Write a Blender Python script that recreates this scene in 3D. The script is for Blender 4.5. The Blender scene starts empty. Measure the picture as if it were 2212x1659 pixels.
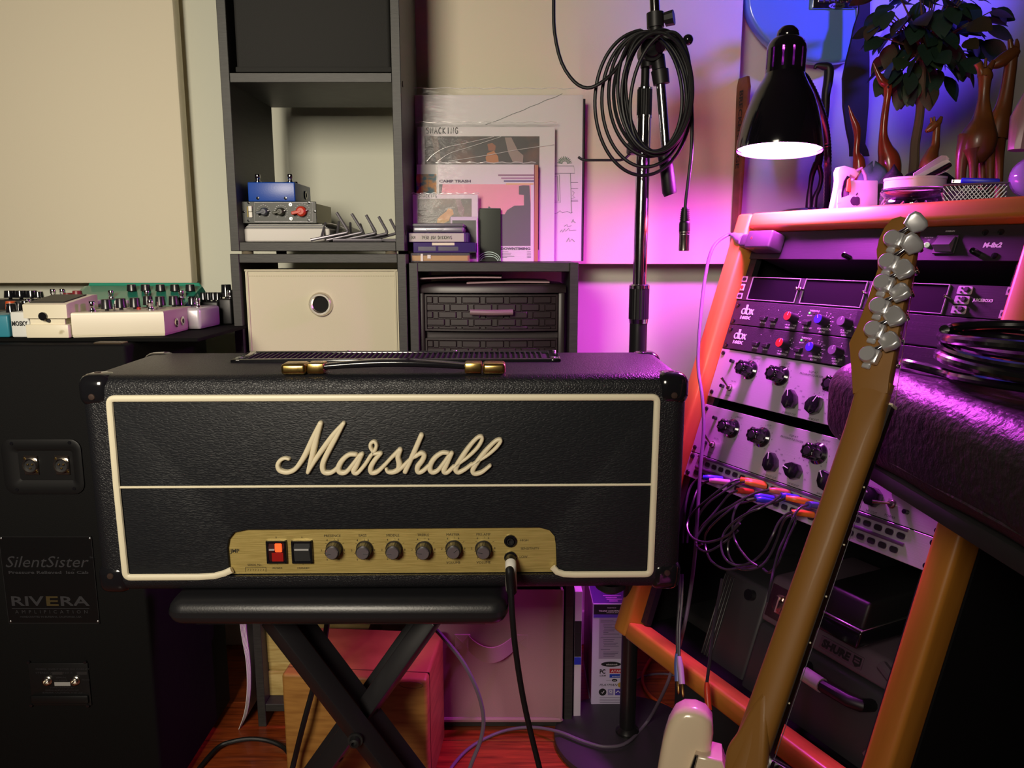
import bpy, bmesh, math, random
from mathutils import Vector, Matrix, Euler
C = bpy.context.scene.collection
rnd = random.Random(7)
# ---------------------------------------------------------------- camera, world, lights, exposure
SC = bpy.context.scene
TH = math.radians(9.65); FPX = 1660.0
cam = bpy.data.objects.new('camera', bpy.data.cameras.new('camera')); C.objects.link(cam)
EYE = .91                      # eye height above the floor
cam.location = (0, 0, EYE); cam.rotation_euler = (math.radians(90) - TH, 0, 0)
cam.data.sensor_width = 36; cam.data.lens = FPX / 2212 * 36; cam.data.clip_start = 0.02
SC.camera = cam
SC.view_settings.view_transform = 'Standard'; SC.view_settings.look = 'None'
SC.view_settings.gamma = 1; SC.view_settings.use_curve_mapping = False
SC.view_settings.exposure = 0.0
W = bpy.data.worlds.new('world'); SC.world = W; W.use_nodes = True
W.node_tree.nodes['Background'].inputs[0].default_value = (0.5, 0.42, 0.36, 1)
W.node_tree.nodes['Background'].inputs[1].default_value = 0.02
def area(name, loc, aim, size, col, power, spread=180, kind='AREA', sizey=None):
    l = bpy.data.lights.new(name, kind); l.color = col; l.energy = power
    if kind == 'AREA':
        l.shape = 'RECTANGLE'; l.size = size; l.size_y = sizey or size; l.spread = math.radians(spread)
    elif kind == 'SPOT':
        l.shadow_soft_size = size; l.spot_size = math.radians(spread); l.spot_blend = .9
    else: l.shadow_soft_size = size
    o = bpy.data.objects.new(name, l); C.objects.link(o); o.location = loc
    o.rotation_euler = (Vector(aim) - Vector(loc)).to_track_quat('-Z', 'Y').to_euler()
    return o
LAMP_COL = (0.86, 0.085, 0.95)
area('warm_room_light', (-0.62, -0.70, 1.42), (-0.60, 1.5, 0.85), 0.55, (1.0, 0.89, 0.72), 10.0, 86)
area('blue_light', (1.38, 0.93, 1.66), (0.72, 1.66, 1.46), 0.04, (0.10, 0.05, 1.0), 120, 42, 'SPOT')
# ---------------------------------------------------------------- helpers
def ray(px, py):
    a = (px - 1106) / FPX; b = (829.5 - py) / FPX; c, s = math.cos(TH), math.sin(TH)
    return Vector((a, c + b * s, b * c - s))
CAM = Vector((0, 0, EYE))
def atY(px, py, Y): r = ray(px, py); return CAM + r * (Y / r.y)
def atZ(px, py, Z): r = ray(px, py); return CAM + r * ((Z - EYE) / r.z)
def frame(o, right, up):
    x = Vector(right).normalized(); z = x.cross(Vector(up)).normalized(); y = z.cross(x)
    return Matrix(((x.x, y.x, z.x, o[0]), (x.y, y.y, z.y, o[1]), (x.z, y.z, z.z, o[2]), (0, 0, 0, 1)))
def on(M, px, py, off=0.0):
    """point of a pixel's line of sight on the plane z=off of frame M, in M's own coordinates"""
    n = M.col[2].to_3d(); o = M.to_translation() + n * off; r = ray(px, py)
    return M.inverted() @ (CAM + r * ((o - CAM).dot(n) / r.dot(n)))
def T(x, y, z): return Matrix.Translation((x, y, z))
def R(a, ax): return Matrix.Rotation(math.radians(a), 4, ax)
def lin(h):
    h = h.lstrip('#'); o = []
    for i in (0, 2, 4):
        c = int(h[i:i + 2], 16) / 255; o.append(c / 12.92 if c <= .04045 else ((c + .055) / 1.055) ** 2.4)
    return (*o, 1)
def spl(pts, k=8, closed=False):
    P = [Vector(p) for p in pts]; n = len(P); out = []
    for i in range(n if closed else n - 1):
        g = (lambda j: P[j % n]) if closed else (lambda j: P[max(0, min(n - 1, j))])
        a, b, c, d = g(i - 1), g(i), g(i + 1), g(i + 2)
        for q in range(k):
            t = q / k
            out.append(.5 * ((2 * b) + (c - a) * t + (2 * a - 5 * b + 4 * c - d) * t * t + (3 * b - a - 3 * c + d) * t ** 3))
    if not closed: out.append(P[-1])
    return out
_font = {}
def glyphs(s, bold=0.0):
    k = (s, bold)
    if k not in _font:
        cu = bpy.data.curves.new('t', 'FONT'); cu.body = s; cu.align_x = 'CENTER'; cu.align_y = 'CENTER'
        cu.size = 1; cu.offset = bold; cu.resolution_u = 2
        o = bpy.data.objects.new('t', cu); C.objects.link(o)
        m = bpy.data.meshes.new_from_object(o)
        _font[k] = ([v.co.copy() for v in m.vertices], [tuple(p.vertices) for p in m.polygons])
        bpy.data.objects.remove(o); bpy.data.curves.remove(cu); bpy.data.meshes.remove(m)
    return _font[k]
class MB:
    def __init__(s, M=None): s.v = []; s.f = []; s.mi = []; s.m = 0; s.M = M or Matrix()
    def add(s, vs, fs, M=None):
        n = len(s.v); A = s.M @ M if M else s.M
        s.v += [A @ Vector(v) for v in vs]; s.f += [tuple(i + n for i in f) for f in fs]; s.mi += [s.m] * len(fs); return s
    def bm(s, b, M=None):
        b.verts.index_update(); s.add([v.co.copy() for v in b.verts], [[v.index for v in f.verts] for f in b.faces], M); b.free(); return s
    def box(s, c, d, bev=0, seg=2, M=None):
        x, y, z = d[0] / 2, d[1] / 2, d[2] / 2
        vs = [(c[0] + i * x, c[1] + j * y, c[2] + k * z) for i in (-1, 1) for j in (-1, 1) for k in (-1, 1)]
        fs = [(0, 1, 3, 2), (4, 6, 7, 5), (0, 4, 5, 1), (2, 3, 7, 6), (0, 2, 6, 4), (1, 5, 7, 3)]
        if not bev: return s.add(vs, fs, M)
        b = bmesh.new(); V = [b.verts.new(v) for v in vs]
        for f in fs: b.faces.new([V[i] for i in f])
        bmesh.ops.bevel(b, geom=b.edges[:], offset=bev, segments=seg, profile=.5, affect='EDGES')
        return s.bm(b, M)
    def box2(s, a, b, bev=0, seg=2, M=None):
        return s.box([(a[i] + b[i]) / 2 for i in range(3)], [abs(b[i] - a[i]) for i in range(3)], bev, seg, M)
    def lathe(s, prof, n=20, M=None):
        """profile (r, h) turned about local z"""
        vs = []; fs = []; rings = []
        for r, h in prof:
            if r < 1e-6: rings.append([len(vs)]); vs.append((0, 0, h))
            else:
                rings.append(list(range(len(vs), len(vs) + n)))
                vs += [(r * math.cos(2 * math.pi * i / n), r * math.sin(2 * math.pi * i / n), h) for i in range(n)]
        for a, b in zip(rings, rings[1:]):
            for i in range(n):
                j = (i + 1) % n
                if len(a) == 1 and len(b) == 1: continue
                if len(a) == 1: fs.append((a[0], b[i], b[j]))
                elif len(b) == 1: fs.append((a[i], a[j], b[0]))
                else: fs.append((a[i], a[j], b[j], b[i]))
        return s.add(vs, fs, M)
    def cyl(s, p0, p1, r0, r1=None, n=16):
        r1 = r0 if r1 is None else r1; p0 = Vector(p0); d = Vector(p1) - p0
        M = Matrix.Translation(p0) @ d.to_track_quat('Z', 'Y').to_matrix().to_4x4()
        return s.lathe([(0, 0), (r0, 0), (r1, d.length), (0, d.length)], n, M)
    def tube(s, pts, r, n=8, closed=False, flat=1.0, up=None):
        P = [Vector(p) for p in pts]; m = len(P); rr = r if hasattr(r, '__len__') else [r] * m
        if up is None:
            d0 = (P[1] - P[0]).normalized(); up = Vector((0, 0, 1)) if abs(d0.z) < .9 else Vector((0, 1, 0))
        u = Vector(up); vs = []; fs = []
        for i in range(m):
            if closed: t = P[(i + 1) % m] - P[i - 1]
            else: t = P[min(i + 1, m - 1)] - P[max(i - 1, 0)]
            t = t.normalized() if t.length > 1e-9 else Vector((0, 0, 1))
            u = (u - t * u.dot(t)); u = u.normalized() if u.length > 1e-6 else t.orthogonal().normalized()
            w = t.cross(u)
            for k in range(n):
                a = 2 * math.pi * (k + .5) / n; vs.append(P[i] + (u * math.cos(a) * flat + w * math.sin(a)) * rr[i])
        for i in range(m if closed else m - 1):
            j = (i + 1) % m
            for k in range(n): q = (k + 1) % n; fs.append((i * n + k, i * n + q, j * n + q, j * n + k))
        if not closed: fs += [tuple(range(n)), tuple(range((m - 1) * n, m * n))]
        return s.add(vs, fs)
    def prism(s, poly, z0, z1, bev=0, seg=2, M=None):
        b = bmesh.new(); n = len(poly)
        lo = [b.verts.new((p[0], p[1], z0)) for p in poly]; hi = [b.verts.new((p[0], p[1], z1)) for p in poly]
        f0 = b.faces.new(lo[::-1]); f1 = b.faces.new(hi)
        for i in range(n): b.faces.new((lo[i], lo[(i + 1) % n], hi[(i + 1) % n], hi[i]))
        if bev:
            bmesh.ops.recalc_face_normals(b, faces=b.faces[:])
            bmesh.ops.bevel(b, geom=list(set(f1.edges[:]) | set(f0.edges[:])), offset=bev, segments=seg, profile=.5, affect='EDGES')
        bmesh.ops.triangulate(b, faces=[f for f in b.faces if len(f.verts) > 4])
        return s.bm(b, M)
    def sph(s, c, r, n=14, M=None):
        r = r if hasattr(r, '__len__') else (r, r, r); m = n // 2
        A = T(*c) @ Matrix.Diagonal((*r, 1)); A = M @ A if M else A
        return s.lathe([(math.sin(math.pi * i / m) if 0 < i < m else 0, -math.cos(math.pi * i / m)) for i in range(m + 1)], n, A)
    def loft(s, rings, cap=True):
        n = len(rings[0]); vs = [v for r in rings for v in r]; fs = []
        for i in range(len(rings) - 1):
            for k in range(n): q = (k + 1) % n; fs.append((i * n + k, i * n + q, (i + 1) * n + q, (i + 1) * n + k))
        if cap: fs += [tuple(range(n)), tuple(range((len(rings) - 1) * n, len(rings) * n))]
        return s.add(vs, fs)
    def ribbon(s, pts, h, n=10):
        """raised brush stroke in the xy plane; pts (x, y, halfwidth), rounded cross-section of height h along z"""
        Q = spl(pts, 7); m = len(Q); rings = []
        def ring(p, t, w, hh):
            nx = Vector((-t.y, t.x, 0)); out = []
            for k in range(n):
                a = math.pi * k / (n - 1); c, q = math.cos(a), math.sin(a)
                out.append(Vector((p.x, p.y, 0)) + nx * (w * math.copysign(abs(c) ** .6, c)) + Vector((0, 0, hh * q ** .5)))
            return out
        def tan(i): d = Q[min(i + 1, m - 1)] - Q[max(i - 1, 0)]; d.z = 0; return d.normalized()
        def cap(i, sg):
            t = tan(i); w = Q[i].z; return [ring(Q[i] + t * sg * w * math.sin(b), t, w * math.cos(b), h * (.25 + .75 * math.cos(b))) for b in (1.5, 1.2, .8, .4)]
        rings = cap(0, -1) + [ring(Q[i], tan(i), Q[i].z, h) for i in range(m)] + cap(m - 1, 1)[::-1]
        return s.loft(rings)
    def text(s, t, size, x, y, z=0, M=None, w=None, bold=0.0, shear=0.0, stretch=1.0, rot=0, ext=.00025):
        """flat print in the xy plane; size = cap height, w = wanted width"""
        vs, fs = glyphs(t, bold)
        if not vs: return s
        xs = [v.x for v in vs]; ys = [v.y for v in vs]; cx, cy = (min(xs) + max(xs)) / 2, (min(ys) + max(ys)) / 2
        k = size / .7; kx = k * stretch if w is None else w / max(1e-6, max(xs) - min(xs))
        A = T(x, y, z) @ R(rot, 'Z')
        A = M @ A if M else A
        return s.add([((v.x - cx) * kx + shear * (v.y - cy) * k, (v.y - cy) * k, ext) for v in vs], fs, A)
    def build(s, name, mats, parent=None, sharp=35, smooth=True, split=False):
        if split:
            r = list(range(len(s.v)))
            def fd(i):
                while r[i] != i: r[i] = r[r[i]]; i = r[i]
                return i
            for f in s.f:
                for i in f[1:]: r[fd(i)] = fd(f[0])
            isl = {}
            for k, f in enumerate(s.f): isl.setdefault(fd(f[0]), []).append(k)
            for ks in isl.values():
                q = MB(); ix = {}
                for k in ks:
                    q.f.append(tuple(ix.setdefault(i, len(ix)) for i in s.f[k])); q.mi.append(s.mi[k])
                q.v = [s.v[i] for i in ix]; o = q.build(name, mats, parent, sharp, smooth)
            return o
        me = bpy.data.meshes.new(name); me.from_pydata([tuple(v) for v in s.v], [], s.f); me.update()
        mats = mats if isinstance(mats, (list, tuple)) else [mats]
        for m in mats: me.materials.append(m)
        if len(mats) > 1: me.polygons.foreach_set('material_index', s.mi)
        b = bmesh.new(); b.from_mesh(me); bmesh.ops.recalc_face_normals(b, faces=b.faces[:]); b.to_mesh(me); b.free()
        if smooth: me.shade_smooth(); me.set_sharp_from_angle(angle=math.radians(sharp))
        o = bpy.data.objects.new(name, me); C.objects.link(o)
        if parent: o.parent = parent
        if parent and name != 'script_lettering' and any(w in name for w in ('lettering', 'printed_', 'drawing', '_mark', 'crease')): o['kind'] = 'stuff'
        return o
def tag(o, label, cat, group=None):
    o['label'] = label; o['category'] = cat
    if group: o['group'] = group
    return o
def thing(name, label, cat, M=None, group=None):
    o = bpy.data.objects.new(name, None); C.objects.link(o); o.empty_display_size = .02
    if M is not None: o.matrix_world = M
    return tag(o, label, cat, group)
def solo(name, mb, mats, label, cat, M=None, group=None, **k):
    o = mb.build(name, mats, None, **k)
    if M is not None: o.matrix_world = M
    return tag(o, label, cat, group)
def struct(name, mb, mats, **k): o = mb.build(name, mats, None, **k); o['kind'] = 'structure'; return o
def lab(o, l): o['label'] = l; return o
def base(p): return T(p[0], p[1], p[2])
def copy_tree(o, M, label=None):
    r = o.copy(); C.objects.link(r); r.matrix_world = M
    if label: r['label'] = label
    for ch in o.children:
        c = ch.copy(); C.objects.link(c); c.parent = r; c.matrix_parent_inverse = ch.matrix_parent_inverse.copy()
        for g in ch.children:
            d = g.copy(); C.objects.link(d); d.parent = c; d.matrix_parent_inverse = g.matrix_parent_inverse.copy()
    return r
# ---------------------------------------------------------------- materials
_mats = {}
def mat(name, col, rough=.5, metal=0.0, spec=.5, coat=0.0, var=None, bump=None, emit=None, alpha=1.0, trans=0.0, sheen=0.0):
    """var=(colour, scale, (sx,sy,sz), lo, hi) second colour through stretched noise; bump=(kind, scale, strength, stretch)"""
    if name in _mats: return _mats[name]
    m = bpy.data.materials.new(name); m.use_nodes = True; nt = m.node_tree; N = nt.nodes; L = nt.links
    b = N['Principled BSDF']; I = b.inputs
    c = lin(col) if isinstance(col, str) else (*col, 1)
    I['Base Color'].default_value = c; I['Roughness'].default_value = rough; I['Metallic'].default_value = metal
    I['Specular IOR Level'].default_value = spec; I['Coat Weight'].default_value = coat; I['Coat Roughness'].default_value = .08
    I['Alpha'].default_value = alpha; I['Transmission Weight'].default_value = trans; I['Sheen Weight'].default_value = sheen
    if emit: I['Emission Color'].default_value = (*emit[0], 1); I['Emission Strength'].default_value = emit[1]
    tc = N.new('ShaderNodeTexCoord')
    def tex(kind, scale, st):
        mp = N.new('ShaderNodeMapping'); mp.inputs['Scale'].default_value = st; L.new(tc.outputs['Object'], mp.inputs[0])
        if kind == 'noise':
            t = N.new('ShaderNodeTexNoise'); t.inputs['Scale'].default_value = scale; t.inputs['Detail'].default_value = 5; out = t.outputs['Fac']
        else:
            t = N.new('ShaderNodeTexVoronoi'); t.feature = 'DISTANCE_TO_EDGE' if kind == 'crack' else 'F1'; t.inputs['Scale'].default_value = scale
            out = t.outputs['Distance']
            if kind == 'crack':
                w = N.new('ShaderNodeTexNoise'); w.inputs['Scale'].default_value = scale * .7; L.new(mp.outputs[0], w.inputs[0])
                ad = N.new('ShaderNodeVectorMath'); ad.operation = 'MULTIPLY_ADD'; ad.inputs[1].default_value = (.9 / scale,) * 3
                L.new(w.outputs['Color'], ad.inputs[0]); L.new(mp.outputs[0], ad.inputs[2]); L.new(ad.outputs[0], t.inputs[0])
                mr = N.new('ShaderNodeMapRange'); mr.inputs[2].default_value = .22; L.new(out, mr.inputs[0]); out = mr.outputs[0]
                return out
        L.new(mp.outputs[0], t.inputs[0]); return out
    if var:
        f = tex('noise', var[1], var[2]); rp = N.new('ShaderNodeMapRange'); rp.inputs[1].default_value = var[3]; rp.inputs[2].default_value = var[4]
        L.new(f, rp.inputs[0]); mx = N.new('ShaderNodeMix'); mx.data_type = 'RGBA'
        mx.inputs[6].default_value = c; mx.inputs[7].default_value = lin(var[0]) if isinstance(var[0], str) else (*var[0], 1)
        L.new(rp.outputs[0], mx.inputs[0]); L.new(mx.outputs[2], I['Base Color'])
    if bump:
        bp = N.new('ShaderNodeBump'); bp.inputs['Strength'].default_value = bump[2]; bp.inputs['Distance'].default_value = bump[4] if len(bump) > 4 else .001
        L.new(tex(bump[0], bump[1], bump[3]), bp.inputs['Height']); L.new(bp.outputs[0], I['Normal'])
    _mats[name] = m; return m
U1 = (1, 1, 1)
M_wall = mat('wall_paint', 'cfd0c0', .75, bump=('noise', 160, .15, U1))
M_canvas = mat('panel_canvas', 'e4dac2', .85, bump=('noise', 500, .2, U1))
M_black = mat('satin_black', (.012, .012, .013), .45)
M_gloss = mat('gloss_black', (.008, .008, .01), .14, coat=.4)
M_matte = mat('matte_black', (.014, .014, .015), .8)
M_rub = mat('rubber_black', (.008, .008, .009), .45, spec=.35)
M_tolex = mat('black_levant_tolex', (.0085, .009, .0115), .42, spec=.45, bump=('crack', 280, .55, (1, 1.6, 1), .0004))
M_tolexv = mat('black_tolex_front', (.0085, .0098, .0125), .48, spec=.32, bump=('crack', 300, .4, (.4, 1.5, 1), .0005))
M_cream = mat('cream_plastic', 'e4dcc0', .4)
M_gold = mat('brushed_gold', (.60, .46, .16), .36, metal=.45, var=((.44, .33, .10), 60, (.6, 14, 1), .35, .7), bump=('noise', 90, .25, (.6, 14, 1)))
M_brass = mat('brass', (.72, .5, .16), .25, metal=1, var=((.3, .2, .06), 120, U1, .55, .8))
M_chrome = mat('chrome', (.75, .75, .77), .12, metal=1)
M_steel = mat('satin_steel', (.55, .55, .56), .35, metal=1)
M_nickel = mat('nickel', (.66, .62, .56), .22, metal=1)
M_ink = mat('black_ink', (.01, .01, .012), .6)
M_white = mat('white_plastic', 'e6e3da', .4)
M_wht_ink = mat('white_ink', 'e8e6ea', .55)
M_grey_ink = mat('grey_ink', '77777a', .55)
M_board = mat('black_woodgrain_board', (.022, .022, .02), .5, var=((.034, .034, .03), 40, (1, 1, 8), .4, .7), bump=('noise', 120, .12, (1, 1, 6)))
# ---------------------------------------------------------------- room
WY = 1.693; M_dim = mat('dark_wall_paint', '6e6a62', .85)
b = MB(); b.box2((-2.4, WY, -.02), (2.2, WY + .1, 2.45)); struct('wall_back', b, M_wall)
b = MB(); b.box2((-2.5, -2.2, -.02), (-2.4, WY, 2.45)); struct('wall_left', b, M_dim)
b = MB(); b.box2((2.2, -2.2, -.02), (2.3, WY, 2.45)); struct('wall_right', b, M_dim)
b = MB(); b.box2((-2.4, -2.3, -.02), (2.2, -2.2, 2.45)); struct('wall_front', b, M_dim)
b = MB(); b.box2((-2.4, -2.2, 2.45), (2.2, WY, 2.55)); struct('ceiling', b, mat('ceiling_paint', '8f8c84', .9))
M_floor = mat('cherry_laminate', 'a0481f', .32, coat=.2, var=('6a2a10', 9, (1.2, 14, 1), .38, .68), bump=('noise', 60, .05, (1, 10, 1)))
b = MB(); b.box2((-2.4, -2.2, -.06), (2.2, WY, -.012)); fl = struct('floor', b, mat('floor_underlay', (.03, .015, .01), .8))
pw = (WY + .16) / 15; ln = 1.21; src = {}
for r in range(15):
    y = -.16 + r * pw; x = -2.4 + (r * .47) % ln - ln
    while x < 2.2:
        x0, x1 = max(x, -2.4), min(x + ln, 2.2)
        if x1 - x0 > .02:
            k = (round(x1 - x0, 3), r % 3)
            q = MB(); q.box((0, 0, -.006), (x1 - x0 - .0016, pw - .0016, .012), .0008, 1)
            o = q.build('plank', M_floor, fl); o.location = ((x0 + x1) / 2, y + pw / 2, 0)
        x += ln
b = MB(); b.box2((-2.4, -2.2, -.012), (2.2, -.16, 0)); o = b.build('plank_field', M_floor, fl); o['kind'] = 'stuff'
b = MB(); b.box2((-2.4, WY - .014, 0), (2.2, WY, .085), .004); struct('baseboard_back', b, mat('skirting_paint', 'c9c6ba', .5))
# stretched canvas panels on the wall (each: canvas skin on a wooden stretcher)
def canvas(name, x0, x1, z0, z1, yf, label):
    t = thing(name, label, 'wall panel', base(((x0 + x1) / 2, WY, z0)))
    b = MB(T(-(x0 + x1) / 2, -WY, -z0)); b.box2((x0, yf, z0), (x1, WY - .022, z1), .004, 2); b.build('canvas_cover', M_canvas, t)
    b = MB(T(-(x0 + x1) / 2, -WY, -z0)); b.box2((x0 + .015, WY - .022, z0 + .015), (x1 - .015, WY, z1 - .015)); b.build('stretcher_frame', mat('raw_pine', 'b08a55', .7), t)
    return t
p = atY(415, 612, 1.638); canvas('acoustic_panel', p.x - 1.0, p.x, p.z, p.z + 1.10, 1.638, 'pale canvas acoustic panel on the wall above the guitar pedals')
p0, p1 = atY(880, 571, 1.615), atY(1580, 571, 1.615)
canvas('acoustic_panel', p0.x, p1.x, p1.z, p1.z + 1.05, 1.615, 'pink-lit canvas acoustic panel behind the records and mic stand')
# ---------------------------------------------------------------- shelving: three black cube units
def unit(name, label, x0, x1, z0, z1, ys, yb, boards, th=.0155):
    t = thing(name, label, 'shelf unit', base(((x0 + x1) / 2, ys, z0))); A = T(-(x0 + x1) / 2, -ys, -z0)
    b = MB(A); b.box2((x0, ys, z0), (x0 + th, yb, z1), .0008, 1); b.build('side_panel', M_board, t)
    b = MB(A); b.box2((x1 - th, ys, z0), (x1, yb, z1), .0008, 1); b.build('side_panel', M_board, t)
    for z in boards:
        b = MB(A); b.box2((x0 + th, ys + .0008, z), (x1 - th, yb, z + th), .0008, 1); b.build('shelf_board', M_board, t)
    return t
SY = 1.365; SB = 1.593
LX0, LX1 = atY(497, 560, SY).x, atY(877, 560, SY).x
LZT = atY(690, 548.5, SY).z
lower = unit('cube_shelf', 'black cube shelf unit under the taller one, holding the beige bin', LX0, LX1, 0, LZT, SY, SB, [.032, .318, .60, LZT - .0155])
UX0, UX1 = atY(490, 400, SY).x, atY(871, 400, SY).x
UZ0 = LZT + .005
UZ1 = atY(690, 157, SY).z
upper = unit('cube_shelf', 'upper black cube shelf with the blue pedal and the black fabric box', UX0, UX1, UZ0, UZ1 + .31, SY, SB, [UZ0, UZ1 - .0155, UZ1 + .2945])
b = MB(T(-(UX0 + UX1) / 2, -SY, -UZ0))
q = atY(872, 176, SY)
for zz in (q.z, q.z - .25): b.cyl((UX1, SY + .02, zz), (UX1 + .0012, SY + .02, zz), .005, n=12)
b.build('screw_cover', mat('brown_plastic', '2a1712', .5), upper, split=True)
b = MB(T(-(UX0 + UX1) / 2, -SY, -UZ0))
for px in (535, 845):
    p = atY(px, 548, SY + .012); b.cyl((p.x, SY + .012, LZT), (p.x, SY + .012, UZ0), .010)
for x in (UX0 + .03, UX1 - .03): b.cyl((x, SB - .03, LZT), (x, SB - .03, UZ0), .010)
b.build('foot_pad', mat('felt_pad', '6b6250', .9), upper, split=True)
RX0, RX1 = atY(883, 575, SY).x, atY(1250, 575, SY).x
RZT = atY(1060, 567.5, SY).z
right = unit('cube_shelf', 'low black cube shelf carrying the records, dark drawers inside', RX0, RX1, 0, RZT, SY, SB, [.0, .30, .587, RZT - .0155])
# black fabric box in the top cubby
M_fab = mat('black_nonwoven_fabric', (.014, .014, .013), .8, bump=('noise', 700, .3, U1))
a0, a1 = atY(506, 155, SY + .01), atY(848, 155, SY + .01)
t = thing('storage_box', 'black fabric storage box in the topmost cubby', 'box', base(((a0.x + a1.x) / 2, SY + .01, UZ1)))
w = a1.x - a0.x - .006
b = MB(); b.box2((-w / 2, .002, .001), (w / 2, .205, .262), .006, 3); b.build('fabric_body', M_fab, t)
b = MB(); b.box2((-w / 2 - .001, 0, .003), (w / 2 + .001, .006, .012), .002, 2); b.box2((-w / 2 - .001, 0, .250), (w / 2 + .001, .006, .261), .002, 2); b.build('hem', M_fab, t, split=True)
# beige fabric bin with grommet
def bin_(name, label, c, w, h, d, col, piping=None, shade=.2):
    t = thing(name, label, 'storage bin', base(c)); fm = mat(name + '_cloth_' + label.split()[0], col, .85, bump=('noise', 900, .25, U1), sheen=.1)
    b = MB(); N = 14; rows = []
    for j in range(N + 1):
        for i in range(N + 1):
            u, v = i / N, j / N
            y = .0035 * math.sin(5 * u + 3.1 * v * v) * math.sin(math.pi * u) * math.sin(math.pi * v) + .004 * math.exp(-((u - .5) ** 2 + (v - .62) ** 2) / .02)
            rows.append(((u - .5) * w, y, v * h))
    b.add(rows, [(j * (N + 1) + i, j * (N + 1) + i + 1, (j + 1) * (N + 1) + i + 1, (j + 1) * (N + 1) + i) for j in range(N) for i in range(N)])
    b.box2((-w / 2, .0045, 0), (w / 2, d, .004)); b.box2((-w / 2, .003, 0), (-w / 2 + .004, d, h)); b.box2((w / 2 - .004, .003, 0), (w / 2, d, h)); b.box2((-w / 2, d - .004, 0), (w / 2, d, h))
    b.build('fabric_body', fm, t, sharp=50); return t, fm
c0, c1 = atY(539, 760, SY + .012), atY(863, 760, SY + .012); ctop = atY(700, 584, SY + .012)
zb = .60 + .0156; w = c1.x - c0.x
t, fm = bin_('storage_bin', 'beige fabric bin with a round metal grommet in the shelf', ((c0.x + c1.x) / 2, SY + .012, zb), w, ctop.z - zb, .19, 'cfc8b0')
h = ctop.z - zb; g = atY(694, 657, SY + .012); gx, gz = g.x - (c0.x + c1.x) / 2, g.z - zb
gm = T(gx, -.0016, gz) @ R(90, 'X')
b = MB(gm); b.lathe([(.0135, .0), (.0135, .006), (.0155, .0085), (.0185, .0085), (.0205, .006), (.0215, 0)], 32); b.build('grommet', M_nickel, t)
b = MB(gm); b.lathe([(0, .0035), (.0138, .0035)], 24); b.build('grommet_hole', mat('hole_black', (.003, .003, .003), .9), t)
b = MB()
b.tube([(-w / 2 + .004, -.001, 0), (-w / 2 + .004, -.001, h), ], .0016, 6); b.tube([(w / 2 - .004, -.001, 0), (w / 2 - .004, -.001, h)], .0016, 6); b.tube([(-w / 2, -.001, h), (w / 2, -.001, h)], .002, 6)
b.build('seam', fm, t, split=True)
for k in range(1):
    b = MB()
    for i in range(60): b.box((-w / 2 + .008 + i * (w - .016) / 59, -.0006, h - .010), (.0026, .0008, .0006))
    o = b.build('stitching', mat('stitch_beige', 'a79f86', .8), t); o['kind'] = 'stuff'
# dark plastic drawer tower with woven fronts, in the right unit
M_brown = mat('espresso_plastic', '2b2024', .38, spec=.5)
YD = SY + .015
d0, d1 = atY(899, 640, YD), atY(1223, 640, YD); dt = atY(1060, 614, YD).z; zb = .587 + .0156
cx = (d0.x + d1.x) / 2; w = d1.x - d0.x
t = thing('drawer_tower', 'dark brown plastic drawer tower with basket-weave fronts', 'drawers', base((cx, YD, zb)))
H_ = dt - zb
def bow(b):
    for v in b.v:
        if v.y < .03: v.y -= .011 * max(0, 1 - (v.x / (w / 2)) ** 2)
    return b
def bar(b, x0, x1, y0, y1, z0, z1, bev=0, n=10):
    for i in range(n): b.box2((x0 + (x1 - x0) * i / n, y0, z0), (x0 + (x1 - x0) * (i + 1) / n, y1, z1))
lidh = .0150
b = MB(); N = 12; rings = []
for i in range(N + 1):
    x = -w / 2 + w * i / N; e_ = .005 if i in (0, N) else 0
    rings.append([(x, e_, H_ - lidh), (x, e_, H_ - .006 - e_), (x, .002 + e_, H_ - .002 - e_), (x, .007 + e_, H_ - e_ * .5), (x, .19, H_ - e_ * .5), (x, .19, H_ - lidh)])
b.loft(rings); bow(b).build('top_cover', M_brown, t)
b = MB(); b.box2((-w / 2 + .002, .003, 0), (-w / 2 + .014, .18, H_ - lidh), .003); b.box2((w / 2 - .014, .003, 0), (w / 2 - .002, .18, H_ - lidh), .003)
b.box2((-w / 2 + .014, .02, 0), (w / 2 - .014, .18, H_ - lidh))
b.build('frame', M_brown, t, split=True)
za = atY(1060, 717, YD).z - zb; zc = atY(1060, 731, YD).z - zb
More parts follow.
